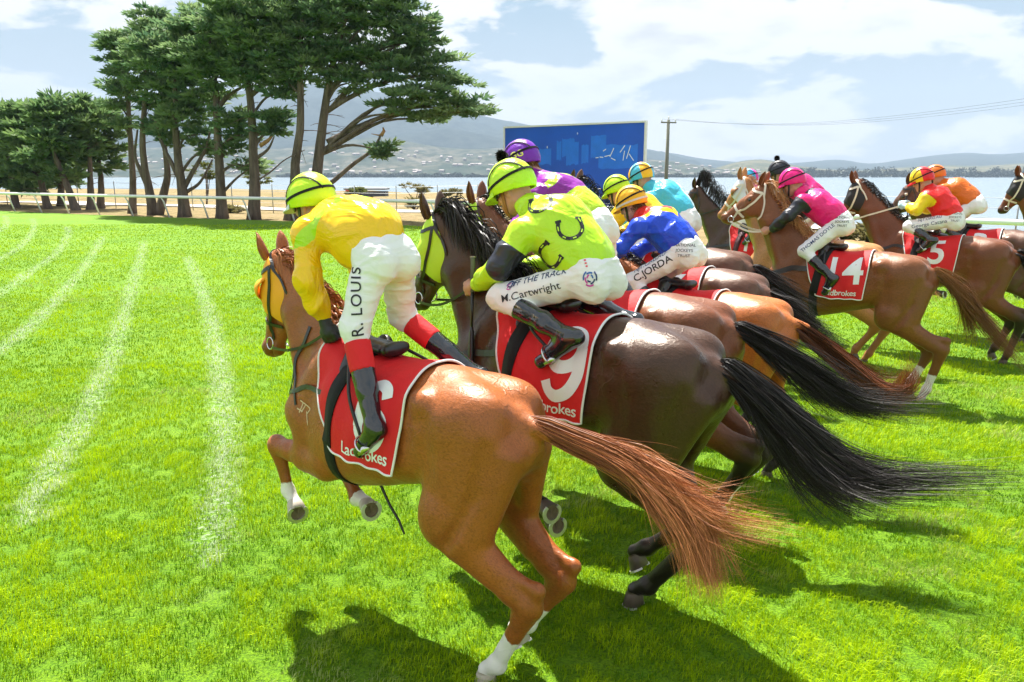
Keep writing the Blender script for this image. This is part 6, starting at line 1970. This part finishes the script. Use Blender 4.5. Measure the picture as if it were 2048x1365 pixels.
# power pole and lines
pp = at_depth(1337, 240, 75.0)
M['pole_wood'] = plain('pole_wood', (0.16, 0.17, 0.13), .85, var=.25, nscale=4, bmp=.4, bscale=20, stretch=(1, 1, .1))
po = empty('power_pole', (pp[0], pp[1], 0)); tag(po, 'wooden power pole with crossarm beside the blue billboard', 'power pole')
mb = MB(); mb.tube([(0, 0, -1.5), (0, 0, pp[2])], [.20, .14], 10); mb.build('pole', M['pole_wood'], po, True)
mb = MB(); mb.box((0, -.14, pp[2] - .25), (1.5, .1, .12), rz=.25); mb.build('crossarm', M['pole_wood'], po)
wires = empty('power_lines', (pp[0], pp[1], pp[2])); tag(wires, 'thin power lines sagging from the pole to the upper right', 'power line')
for k, dx in enumerate((-.65, 0.0, .65)):
    mb = MB(); mb.tube([(dx, -.14 + dx * .25, pp[2] - .2 + (.25 if dx == 0 else 0)), (dx, -.14 + dx * .25, pp[2] + .05 + (.25 if dx == 0 else 0))], [.05, .07], 8); mb.build('insulator', M['board_frame'], po, True)
    e = at_depth(2300, 160 + 8 * k, 34.0 + k); st = np.array([dx, -.14, .05]); en = e - pp
    pts = [tuple(st + (en - st) * t + np.array([0, 0, -1.0 * math.sin(math.pi * t)])) for t in np.linspace(0, 1, 24)]
    mb = MB(); mb.tube(pts, .006, 4); mb.build('wire', M['cable'], wires, True)

# low sheds by the water
for (px0, px1, py0, py1, Y, col, lab) in ((690, 770, 379, 392, 105, (0.07, 0.075, 0.09), 'long low dark shed with red roof edge by the water'),):
    a = at_depth(px0, py0, Y); b_ = at_depth(px1, py1, Y)
    sh = empty('shed', (a[0], Y, 0)); tag(sh, lab, 'shed')
    ww = b_[0] - a[0]
    mb = MB(); mb.box((ww / 2, 1.5, (a[2] - 3.4) / 2 - .1), (ww, 3, a[2] + 3.0)); mb.build('wall', plain('shed_wall', col, .7), sh)
    mb = MB(); mb.box((ww / 2, 1.5, a[2] + .12 - .1), (ww + .3, 3.4, .22)); mb.build('roof', plain('shed_roof', (0.20, 0.22, 0.25), .5), sh)
    mb = MB(); mb.box((ww * .22, -.22, a[2] - .22), (ww * .4, .06, .3)); mb.build('fascia', plain('shed_red', (0.55, 0.05, 0.05), .5), sh)

# ------------------------------------------------------------------ trees
def bark_mat(name, c):
    m, nt, b = new_mat(name)
    f = noise_tex(nt, 5, 6, .7, stretch=(1, 1, .16))
    cc = mixc(nt, ramp(nt, f, [(.35, 0), (.65, 1)]), [x * .55 for x in c], [x * 1.35 for x in c])
    nt.links.new(cc, b.inputs['Base Color']); b.inputs['Roughness'].default_value = .95; b.inputs['Specular IOR Level'].default_value = .15
    bump(nt, b, f, 1.0, .10)
    return m
M['bark'] = bark_mat('cypress_bark', (0.135, 0.105, 0.085))
M['dead_wood'] = bark_mat('torn_wood', (0.42, 0.23, 0.11))
def foliage_mat(name, dark, light, tr=.48):
    m, nt, b = new_mat(name)
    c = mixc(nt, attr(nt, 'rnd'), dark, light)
    nt.links.new(c, b.inputs['Base Color']); b.inputs['Roughness'].default_value = .65; b.inputs['Specular IOR Level'].default_value = .25
    t = nt.nodes.new('ShaderNodeBsdfTranslucent'); nt.links.new(c, t.inputs['Color'])
    mx = nt.nodes.new('ShaderNodeMixShader'); mx.inputs[0].default_value = tr
    nt.links.new(b.outputs[0], mx.inputs[1]); nt.links.new(t.outputs[0], mx.inputs[2])
    nt.links.new(mx.outputs[0], nt.nodes['Material Output'].inputs[0])
    return m
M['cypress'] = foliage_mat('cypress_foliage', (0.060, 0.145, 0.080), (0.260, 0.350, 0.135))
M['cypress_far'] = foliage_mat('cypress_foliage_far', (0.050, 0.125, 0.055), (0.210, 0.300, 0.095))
M['olive_bush'] = foliage_mat('olive_bush', (0.085, 0.085, 0.030), (0.22, 0.19, 0.075))
M['green_bush'] = foliage_mat('green_bush', (0.05, 0.075, 0.02), (0.16, 0.17, 0.045))

def sprays(blobs, rs, plates, per, plate_r, leaf):
    """feathery horizontal plates of foliage filling ellipsoid blobs (centre, radii)"""
    P = []; D = []; S = []; Rn = []
    for c, r in blobs:
        c = np.array(c); r = np.array(r)
        vol = max(.25, (r[0] * r[2]) / 1.6)
        npl = max(3, int(plates * vol))
        d = rs.normal(size=(npl, 3)); d /= np.linalg.norm(d, axis=1, keepdims=True)
        pc = c + d * r * (rs.rand(npl, 1) ** .45)
        for k in range(npl):
            pr = plate_r * (.55 + .8 * rs.rand())
            ax = np.array([1, 1, .24]) * pr
            n = int(per * (.7 + .6 * rs.rand()))
            e = rs.normal(size=(n, 3)); e /= np.linalg.norm(e, axis=1, keepdims=True); e[:, 2] = e[:, 2] * .9 + .12
            q = pc[k] + e * ax * (.35 + .65 * rs.rand(n, 1))
            out = pc[k] - c; out = out / (np.linalg.norm(out) + .3)
            dd = e * np.array([1, 1, .45]) + out * .55 + np.array([0, 0, .22]) + rs.normal(size=(n, 3)) * .22
            P.append(q); D.append(dd); S.append(leaf * (.6 + .9 * rs.rand(n)))
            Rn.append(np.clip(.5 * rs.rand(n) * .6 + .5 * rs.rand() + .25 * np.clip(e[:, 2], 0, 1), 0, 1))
    P = np.vstack(P); D = np.vstack(D); S = np.concatenate(S)[:, None]; Rn = np.concatenate(Rn)
    D /= np.linalg.norm(D, axis=1, keepdims=True)
    u = np.cross(D, rs.normal(size=D.shape)); u /= np.linalg.norm(u, axis=1, keepdims=True) + 1e-6
    n = len(P)
    V = np.stack([P - D * S * .35 + u * S * .03, P + u * S * .26 + D * S * .1, P + D * S, P - u * S * .26 + D * S * .1], 1).reshape(-1, 3)
    b = np.arange(n) * 4
    return V, np.stack([b, b + 1, b + 2, b + 3], 1), np.repeat(Rn, 4)

def make_tree(name, label, base, trunk_px, blobs_px, Y, rs, r0=.34, limbs=True, mat='cypress', plates=40, per=60, plate_r=.56, leaf=.21, group='cypress trees along the rail', extra_trunks=(), twigs=6, yspread=1.0, rmul=1.0):
    """base: (x, y); trunk_px: list of (px, py) up the trunk; blobs_px: (px, py, rx_px, ry_px)"""
    k = Y / FPX
    bzv = bz(base[0], base[1])
    root = empty(name, (base[0], base[1], bzv)); tag(root, label, 'tree', group)
    o = np.array([base[0], base[1], bzv])
    def loc(px, py, dy=0.0): return at_depth(px, py, Y + dy) - o
    tp = [loc(*p) for p in trunk_px]; tp[0][2] = -.15
    T_ = spline(tp, 22)
    T_ += np.cumsum(rs.normal(size=T_.shape) * .012, axis=0) * np.array([1, 1, 0])
    r0 = r0 * .82
    rad = r0 * (1 - .72 * np.linspace(0, 1, 22)) + r0 * .45 * np.exp(-np.linspace(0, 1, 22) * 16)
    mb = MB(); mb.tube([tuple(p) for p in T_], list(rad), 12); mb.build('trunk', M['bark'], root, True)
    for et in extra_trunks:
        q = spline([loc(*p) for p in et[0]], 14); mb = MB(); mb.tube([tuple(p) for p in q], list(np.linspace(et[1], et[1] * .35, 14)), 9); mb.build('limb', M['bark'], root, True)
    blobs = []
    for (px, py, rx, ry) in blobs_px:
        ry_ = rx * k * .8 * yspread
        dy = rs.uniform(-.6, .6) * min(2.0, rx * k)
        blobs.append((loc(px, py, dy), (rx * k * rmul, min(ry_, 2.6), ry * k * rmul)))
    if limbs:
        for c, r in blobs:
            if r[0] < .5: continue
            j = int(np.clip(np.argmin(np.abs(T_[:, 2] - (c[2] - .45 * abs(c[0] - T_[10][0]) - .5))), 5, 21))
            a = T_[j]; mid = (a + c) / 2 + np.array([0, 0, .12 * np.linalg.norm(c - a)]) + rs.normal(size=3) * .1
            q = spline([a, mid, c + np.array([0, 0, -.2 * r[2]])], 10); mb = MB(); mb.tube([tuple(p) for p in q], list(np.linspace(max(.05, rad[j] * .42), .03, 10)), 7); mb.build('limb', M['bark'], root, True)
    mb = MB()
    for _ in range(twigs):
        j = rs.randint(5, 17); a = T_[j]; d = rs.normal(size=3) * np.array([1, .6, .3]); d /= np.linalg.norm(d)
        L = rs.uniform(.5, 1.7); q = spline([a, a + d * L * .5 + np.array([0, 0, .08]), a + d * L], 6)
        mb.tube([tuple(p) for p in q], list(np.linspace(.028, .006, 6)), 5)
        mb.tube([tuple(q[3]), tuple(q[3] + d * L * .25 + rs.normal(size=3) * .2)], [.012, .004], 4)
    if twigs:
        mb.build('dead_twigs', M['bark'], root, True)['kind'] = 'stuff'
    V, F, Rn = sprays(blobs, rs, plates, per, plate_r, leaf)
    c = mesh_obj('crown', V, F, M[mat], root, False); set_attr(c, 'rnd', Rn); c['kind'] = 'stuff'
    return root, loc

rs = np.random.RandomState(42)
b_ = on_ground(586, 442); 
t1, loc1 = make_tree('cypress_tree', 'tallest cypress leaning over the track with a long right-hand bough', (at_depth(622, 430, 40.5)[0], 40.5),
    [(622, 446), (632, 345), (642, 270), (652, 200), (668, 120), (690, 40), (700, -20)],
    [(700, 20, 100, 50), (790, 30, 85, 48), (640, 20, 60, 45), (835, 75, 55, 30), (740, 95, 85, 38), (660, 110, 60, 38), (860, 120, 60, 26), (785, 140, 75, 30), (900, 165, 62, 20), (700, 160, 55, 26), (835, 190, 70, 22), (925, 208, 62, 22), (790, 222, 45, 18), (875, 232, 62, 16), (955, 222, 34, 14), (765, 298, 24, 18), (620, -30, 90, 30), (760, -35, 110, 30)],
    40.5, rs, r0=.36, extra_trunks=(([(655, 285), (700, 262), (760, 236), (830, 215), (900, 205)], .16), ([(628, 385), (660, 368), (705, 330), (745, 300), (762, 270)], .15), ([(650, 225), (700, 195), (770, 165), (850, 150)], .15), ([(655, 180), (720, 130), (800, 90)], .13)), twigs=10)
mb = MB(); mb.tube([tuple(loc1(762, 272)), tuple(loc1(768, 262)), tuple(loc1(766, 255))], [.10, .08, .03], 7); mb.tube([tuple(loc1(764, 272)), tuple(loc1(742, 268))], [.05, .01], 5); mb.build('torn_stub', M['dead_wood'], t1, True)
make_tree('cypress_tree', 'straight slim-trunked cypress directly behind the yellow jockey', (at_depth(582, 443, 39.9)[0], 39.9),
    [(582, 443), (588, 370), (590, 330), (600, 250), (600, 170), (600, 100), (605, 30)],
    [(590, 60, 65, 45), (560, 110, 60, 32), (610, 130, 50, 30), (580, 10, 70, 40), (545, 30, 50, 40), (570, 160, 35, 14)], 39.9, rs, r0=.36, twigs=9)
t2, loc2 = make_tree('cypress_tree', 'cypress with a torn orange branch stub on its trunk', (at_depth(505, 440, 40.6)[0], 40.6),
    [(507, 440), (508, 360), (504, 280), (500, 200), (490, 130), (500, 60), (505, 10)],
    [(500, 50, 70, 50), (450, 40, 55, 45), (520, 115, 60, 35), (460, 120, 60, 34), (500, 160, 50, 18), (555, 242, 36, 13), (530, 225, 40, 12), (545, 262, 26, 9), (560, 185, 30, 10), (470, 5, 70, 35)], 40.6, rs, r0=.34,
    extra_trunks=(([(503, 190), (530, 170), (560, 158)], .14), ([(508, 320), (535, 300), (548, 275)], .10), ([(510, 365), (540, 345), (570, 320), (610, 300)], .05)), twigs=9)
mb = MB(); mb.tube([tuple(loc2(520, 292)), tuple(loc2(535, 282)), tuple(loc2(548, 270))], [.11, .10, .02], 7); mb.build('torn_stub', M['dead_wood'], t2, True)
make_tree('cypress_tree', 'cypress with a straight grey trunk between the torn-branch tree and the twin trunks', (at_depth(443, 437, 41.6)[0], 41.6),
    [(443, 437), (440, 380), (436, 300), (433, 230), (432, 180), (420, 120), (415, 60)],
    [(415, 60, 65, 48), (380, 45, 45, 35), (400, 115, 60, 36), (440, 150, 45, 24), (425, 195, 40, 18), (460, 230, 40, 24), (480, 265, 36, 22), (470, 300, 30, 20), (360, 100, 45, 30), (500, 330, 34, 16)], 41.6, rs, r0=.33,
    extra_trunks=(([(436, 215), (460, 190), (500, 165)], .14), ([(446, 385), (470, 360), (495, 340)], .09)), twigs=8)
make_tree('cypress_tree', 'thick low-forking cypress with crooked limbs, middle of the row', (at_depth(368, 432, 43)[0], 43),
    [(370, 434), (366, 390), (362, 350), (356, 300), (352, 250), (350, 190), (345, 120)],
    [(340, 75, 48, 32), (320, 125, 55, 30), (365, 140, 45, 30), (340, 180, 55, 26), (385, 195, 45, 30), (365, 235, 45, 28), (400, 265, 34, 22), (300, 95, 40, 24), (420, 300, 30, 18), (345, 275, 30, 22)], 43, rs, r0=.36,
    extra_trunks=(([(366, 380), (385, 345), (410, 300), (420, 265)], .15), ([(364, 370), (345, 330), (325, 290), (310, 240)], .15), ([(372, 385), (400, 365), (425, 320)], .11)), twigs=8)
make_tree('cypress_tree', 'twin-trunked cypress forking at the ground, tallest left spire', (at_depth(312, 430, 44.5)[0], 44.5),
    [(306, 430), (298, 380), (290, 340), (285, 280), (290, 200), (295, 120), (300, 40)],
    [(302, 28, 32, 20), (315, 60, 40, 26), (285, 65, 30, 20), (300, 100, 50, 22), (270, 125, 40, 18), (315, 150, 45, 24), (280, 165, 42, 16), (310, 205, 42, 22), (300, 250, 34, 20), (330, 230, 30, 20)], 44.5, rs, r0=.30,
    extra_trunks=(([(318, 430), (328, 385), (335, 350), (330, 300), (320, 240)], .26), ([(300, 385), (282, 345), (270, 310), (275, 260)], .14)), twigs=9)
make_tree('cypress_tree', 'slender pale-trunked cypress with layered top at the left of the tall group', (at_depth(264, 423, 46)[0], 46),
    [(264, 424), (266, 370), (262, 300), (258, 230), (256, 160), (252, 100), (248, 60)],
    [(235, 85, 34, 12), (250, 70, 30, 14), (262, 95, 30, 12), (225, 118, 30, 9), (240, 140, 36, 11), (228, 168, 34, 10), (250, 190, 34, 12), (232, 212, 30, 12), (215, 92, 24, 7), (240, 245, 24, 10)], 46, rs, r0=.24, twigs=12)
left = [
  (205, 403, 54, [(200, 410), (204, 370), (200, 320), (195, 270)], [(200, 225, 42, 20), (225, 250, 34, 22), (185, 260, 42, 24), (215, 290, 34, 20), (195, 310, 34, 16), (205, 330, 30, 12)], 'small cypress at the right end of the far left clump'),
  (178, 408, 52, [(180, 410), (180, 370), (178, 320), (175, 260)], [(165, 215, 45, 20), (190, 235, 40, 18), (150, 240, 45, 24), (175, 280, 40, 26), (150, 300, 36, 20)], 'upright cypress in the far left clump beside the leaning trunk'),
  (150, 405, 51, [(152, 412), (135, 370), (115, 320), (100, 270)], [(110, 210, 45, 20), (85, 225, 42, 18), (120, 245, 45, 24), (90, 275, 50, 28), (115, 310, 44, 22), (75, 310, 36, 20), (130, 345, 36, 14)], 'leaning cypress trunk in the far left clump'),
  (95, 400, 55, [(95, 408), (80, 360), (60, 300), (50, 250)], [(50, 215, 45, 18), (20, 225, 40, 20), (60, 250, 46, 24), (25, 270, 46, 30), (60, 300, 40, 24), (40, 335, 44, 22), (95, 340, 34, 18)], 'dense cypress second from the left edge'),
  (30, 398, 57, [(30, 405), (25, 350), (15, 300), (10, 260)], [(0, 225, 44, 20), (-30, 235, 44, 24), (0, 270, 44, 28), (-25, 310, 46, 26), (10, 330, 44, 26), (0, 365, 46, 20), (50, 372, 40, 16)], 'dense dark cypress at the left edge'),
]
for bx, by, Y, tr, bl_, lab in left:
    make_tree('cypress_tree', lab, (at_depth(bx, by, Y)[0], Y), tr, bl_, Y, rs, r0=.30, mat='cypress_far', plates=22, per=44, plate_r=.72, leaf=.33, twigs=4)

make_tree('cypress_tree', 'darkest cypress filling the back of the far left clump', (at_depth(120, 398, 60)[0], 60), [(120, 404), (120, 350), (118, 300), (115, 260)],
    [(30, 300, 60, 40), (95, 300, 55, 40), (160, 300, 50, 36), (60, 350, 60, 26), (130, 350, 50, 24), (0, 340, 50, 36), (110, 230, 60, 24), (50, 230, 50, 24)], 60, rs, r0=.3, mat='cypress_far', plates=16, per=44, plate_r=.8, leaf=.36, twigs=3)
# bushes on the bank
def bush(label, px, py, Y, rx, ry, mat, n=1):
    p = at_depth(px, py, Y); k = Y / FPX; z0 = bz(p[0], Y)
    root = empty('bush', (p[0], Y, z0)); tag(root, label, 'bush', 'bushes on the dry bank')
    c = np.array([0, 0, p[2] - z0]); mb = MB()
    for i in range(5):
        a = rs.rand() * 6.28; q = spline([(0, 0, -.1), (math.cos(a) * rx * k * .3, math.sin(a) * .3, c[2] * .5), (math.cos(a) * rx * k * .6, math.sin(a) * .5, c[2])], 6); mb.tube([tuple(x) for x in q], list(np.linspace(.06, .02, 6)), 5)
    mb.build('stem', M['bark'], root, True)
    blobs = []
    for i in range(7):
        d = rs.normal(size=3); d /= np.linalg.norm(d)
        blobs.append((c + d * np.array([rx * k * .55, rx * k * .4, ry * k * .5]), (rx * k * .5, rx * k * .4, ry * k * .45)))
    V, F, Rn = sprays(blobs, rs, 10, 40, .32 * max(1, Y / 60), .16 * max(1, Y / 60))
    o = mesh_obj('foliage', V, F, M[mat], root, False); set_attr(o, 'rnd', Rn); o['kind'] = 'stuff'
bush('round tan-green bush standing by the water left of the lime hood', 830, 376, 72, 36, 17, 'olive_bush')
bush('small olive bush right of the round bush', 905, 386, 70, 22, 11, 'olive_bush')
bush('dark low bush beside the dark shed', 715, 384, 95, 26, 9, 'green_bush')
bush('pale scrub bush on the bank under the running rail', 830, 408, 55, 22, 12, 'olive_bush')
bush('green shrub between pine trunks near the fence', 408, 345, 62, 30, 22, 'green_bush')
bush('green tree-like shrub behind the torn-branch tree', 515, 355, 60, 26, 28, 'green_bush')
bush('tall weeds below the rail right of the pink jockey', 1745, 462, 26.5, 40, 22, 'olive_bush')
bush('thin green weeds beneath the right-hand rail', 1680, 470, 27, 24, 16, 'green_bush')
bush('yellow-green scrub clump by the fence wires', 735, 402, 58, 24, 9, 'green_bush')
bush('low brown scrub at the foot of the left pines', 470, 420, 47, 34, 8, 'olive_bush')
# ------------------------------------------------------------------ painted lines and grass
LINES_PX = [
 [(418, 1130), (432, 1040), (446, 940), (448, 850), (436, 720), (415, 620), (395, 560), (373, 512)],
 [(45, 1045), (110, 930), (170, 830), (215, 730), (245, 640), (268, 560), (283, 510), (288, 482)],
 [(-60, 740), (0, 700), (75, 640), (140, 570), (185, 510), (206, 472)],
 [(-60, 620), (0, 588), (60, 545), (115, 505), (137, 468), (130, 452)],
 [(-60, 545), (0, 518), (45, 490), (68, 458), (66, 436)],
 [(-60, 480), (0, 462), (14, 444), (8, 431)],
]
LINES = [spline([on_ground(*p)[:2] for p in L], 70) for L in LINES_PX]
m, nt, b = new_mat('track_paint')
b.inputs['Base Color'].default_value = (0.62, 0.66, 0.58, 1); b.inputs['Roughness'].default_value = .9
tr = nt.nodes.new('ShaderNodeBsdfTransparent'); mx = nt.nodes.new('ShaderNodeMixShader')
fa = ramp(nt, noise_tex(nt, 22, 5, .7), [(.48, 0), (.74, .45)])
ed = attr(nt, 'edge'); mu = nt.nodes.new('ShaderNodeMath'); mu.operation = 'MULTIPLY'
nt.links.new(fa, mu.inputs[0]); nt.links.new(ed, mu.inputs[1])
nt.links.new(mu.outputs[0], mx.inputs[0]); nt.links.new(tr.outputs[0], mx.inputs[1]); nt.links.new(b.outputs[0], mx.inputs[2])
nt.links.new(mx.outputs[0], nt.nodes['Material Output'].inputs[0])
M['track_paint'] = m
for L in LINES:
    T_ = np.gradient(L, axis=0); nn = np.stack([-T_[:, 1], T_[:, 0]], 1) / (np.hypot(*T_.T)[:, None] + 1e-9)
    V = []; E = []; n = len(L)
    for i in range(n):
        for w, e in ((-.20, 0), (-.07, 1), (.07, 1), (.20, 0)):
            V.append((L[i, 0] + nn[i, 0] * w, L[i, 1] + nn[i, 1] * w, .006)); E.append(e * min(1, (n - 1 - i) / 3, i / 6))
    o = mesh_obj('painted_line', V, [(i * 4 + j, (i + 1) * 4 + j, (i + 1) * 4 + j + 1, i * 4 + j + 1) for i in range(n - 1) for j in range(3)], M['track_paint'], turf)
    set_attr(o, 'edge', E)

m, nt, b = new_mat('grass_blade')
g1 = mixc(nt, attr(nt, 'var'), (0.070, 0.205, 0.002), (0.430, 0.580, 0.004))
g2 = mixc(nt, attr(nt, 'dry'), g1, (0.40, 0.45, 0.16))
g3 = mixc(nt, attr(nt, 'paint'), g2, (0.62, 0.68, 0.50))
nt.links.new(g3, b.inputs['Base Color']); b.inputs['Roughness'].default_value = .55; b.inputs['Specular IOR Level'].default_value = .14
tl = nt.nodes.new('ShaderNodeBsdfTranslucent'); nt.links.new(g3, tl.inputs['Color'])
mx = nt.nodes.new('ShaderNodeMixShader'); mx.inputs[0].default_value = .30
nt.links.new(b.outputs[0], mx.inputs[1]); nt.links.new(tl.outputs[0], mx.inputs[2]); nt.links.new(mx.outputs[0], nt.nodes['Material Output'].inputs[0])
M['grass'] = m
def grass_field():
    rs = np.random.RandomState(77)
    pts = []
    for d0, d1, dens in ((2.6, 4.6, 9000), (4.6, 6.5, 6500), (6.5, 9.5, 3200), (9.5, 15, 1300), (15, 24, 420), (24, 36, 130)):
        # area in view plus a margin on both sides
        hw = lambda d: .68 * d + .55
        A_ = (hw(d0) + hw(d1)) * (d1 - d0); n = int(A_ * dens)
        y = d0 + (d1 - d0) * rs.rand(n); x = (rs.rand(n) * 2 - 1) * hw(d1)
        k = np.abs(x) < hw(y); pts.append(np.stack([x[k], y[k], np.full(k.sum(), dens)], 1))
    P = np.vstack(pts); far = P[:, 1] > 15; ok = np.ones(len(P), bool); ok[far] = side_of_rail(P[far, 0], P[far, 1], RAIL[::5]) < -.1; P = P[ok]
    n = len(P); x, y, dens = P.T
    P3 = np.stack([x, y, np.zeros(n)], 1)
    big = vnoise(P3 * 1.3, 1); mid = vnoise(P3 * 5.5, 2); fine = vnoise(P3 * 17, 3)
    keep = (fine + .6 * mid + .3 * rs.rand(n)) > -.46
    x, y, dens, big, mid, fine = [a[keep] for a in (x, y, dens, big, mid, fine)]; n = len(x)
    dist = np.full(n, 9.0)
    for L in LINES:
        for a, b_ in zip(L[:-1:2], L[2::2]):
            m_ = (np.abs(x - (a[0] + b_[0]) / 2) < .8) & (np.abs(y - (a[1] + b_[1]) / 2) < .8 + abs(a[1] - b_[1]))
            if not m_.any(): continue
            ab = b_ - a; t = np.clip(((x[m_] - a[0]) * ab[0] + (y[m_] - a[1]) * ab[1]) / (ab @ ab), 0, 1)
            dist[m_] = np.minimum(dist[m_], np.hypot(x[m_] - a[0] - t * ab[0], y[m_] - a[1] - t * ab[1]))
    paint = np.clip(1.0 - dist / .13 + .55 * mid + .65 * fine + .45 * big, 0, 1) * (rs.rand(n) < .56)
    near = np.clip((y - 2.9) / 1.3, 0.25, 1); paint *= near
    dry = np.clip((vnoise(np.stack([x * 1.1, y * 1.1, np.zeros(n)], 1), 9) + .6 * vnoise(np.stack([x * 4.0, y * 4.0, np.zeros(n)], 1), 10) - .55) * 1.6, 0, .75) * (rs.rand(n) < .55)
    var = np.clip(.5 + .30 * big + .42 * mid + .34 * fine + .18 * rs.normal(size=n), 0, 1)
    w = np.interp(dens, [130, 420, 1300, 3200, 6500, 9000], [.026, .015, .0095, .0062, .0045, .0038]) * (.7 + .6 * rs.rand(n))
    h = (.024 + .020 * rs.rand(n) + .018 * mid + .008 * big + .016 * fine) * np.interp(dens, [420, 9000], [1.0, 1.12])
    h = np.maximum(h, .012)
    ang = rs.rand(n) * 2 * np.pi; lean = rs.rand(n) * .95 + .1
    # wind and hooves comb the blades in swirls
    sw = 2.2 * vnoise(np.stack([x * .8, y * .8, np.zeros(n)], 1), 21)
    lx = np.cos(ang) * .75 + np.cos(sw) * .55; ly = np.sin(ang) * .75 + np.sin(sw) * .55
    sx, sy = -np.sin(ang * 1.7), np.cos(ang * 1.7)
    B0 = np.stack([x, y, np.full(n, .001)], 1); S = np.stack([sx, sy, np.zeros(n)], 1) * w[:, None] / 2
    Ld = np.stack([lx, ly, np.zeros(n)], 1) * (h * lean)[:, None]
    Zu = np.stack([np.zeros(n), np.zeros(n), h], 1)
    mid_ = B0 + Ld * .30 + Zu * .62; tip = B0 + Ld + Zu * (1 - .25 * lean[:, None])
    V = np.stack([B0 - S, B0 + S, mid_ + S * .8, mid_ - S * .8, tip], 1).reshape(-1, 3)
    b = np.arange(n) * 5
    quads = np.stack([b, b + 1, b + 2, b + 3], 1); tris = np.stack([b + 3, b + 2, b + 4], 1)
    me = bpy.data.meshes.new('grass')
    nl = n * 7
    me.vertices.add(n * 5); me.vertices.foreach_set('co', V.astype(np.float32).ravel())
    li = np.concatenate([quads, tris], 1).ravel().astype(np.int32)
    me.loops.add(nl); me.loops.foreach_set('vertex_index', li)
    st = (np.arange(n) * 7)[:, None] + np.array([0, 4])[None, :]
    me.polygons.add(n * 2); me.polygons.foreach_set('loop_start', st.ravel().astype(np.int32))
    me.update(calc_edges=True)
    me.polygons.foreach_set('use_smooth', np.ones(n * 2, bool))
    me.materials.append(M['grass'])
    o = bpy.data.objects.new('grass', me); COL.objects.link(o)
    for nm_, a in (('var', var), ('dry', dry), ('paint', paint)): set_attr(o, nm_, np.repeat(a, 5))
    tag(o, 'short bright green turf of the track with trampled pale patches', 'grass', kind='stuff')
    print('grass blades', n)
grass_field()

# ------------------------------------------------------------------ air over the water
HAZE_D = 1.7e-4
m = bpy.data.materials.new('haze_air'); m.use_nodes = True; nt = m.node_tree; nt.nodes.clear()
out = nt.nodes.new('ShaderNodeOutputMaterial'); pv_ = nt.nodes.new('ShaderNodeVolumePrincipled')
pv_.inputs['Color'].default_value = (0.50, 0.64, 0.82, 1); pv_.inputs['Density'].default_value = HAZE_D; pv_.inputs['Anisotropy'].default_value = -.1
nt.links.new(pv_.outputs[0], out.inputs['Volume'])
mb = MB(); mb.box((0, 3200, 340), (16000, 7400, 704)); hz = mb.build('haze', m); tag(hz, kind='stuff')
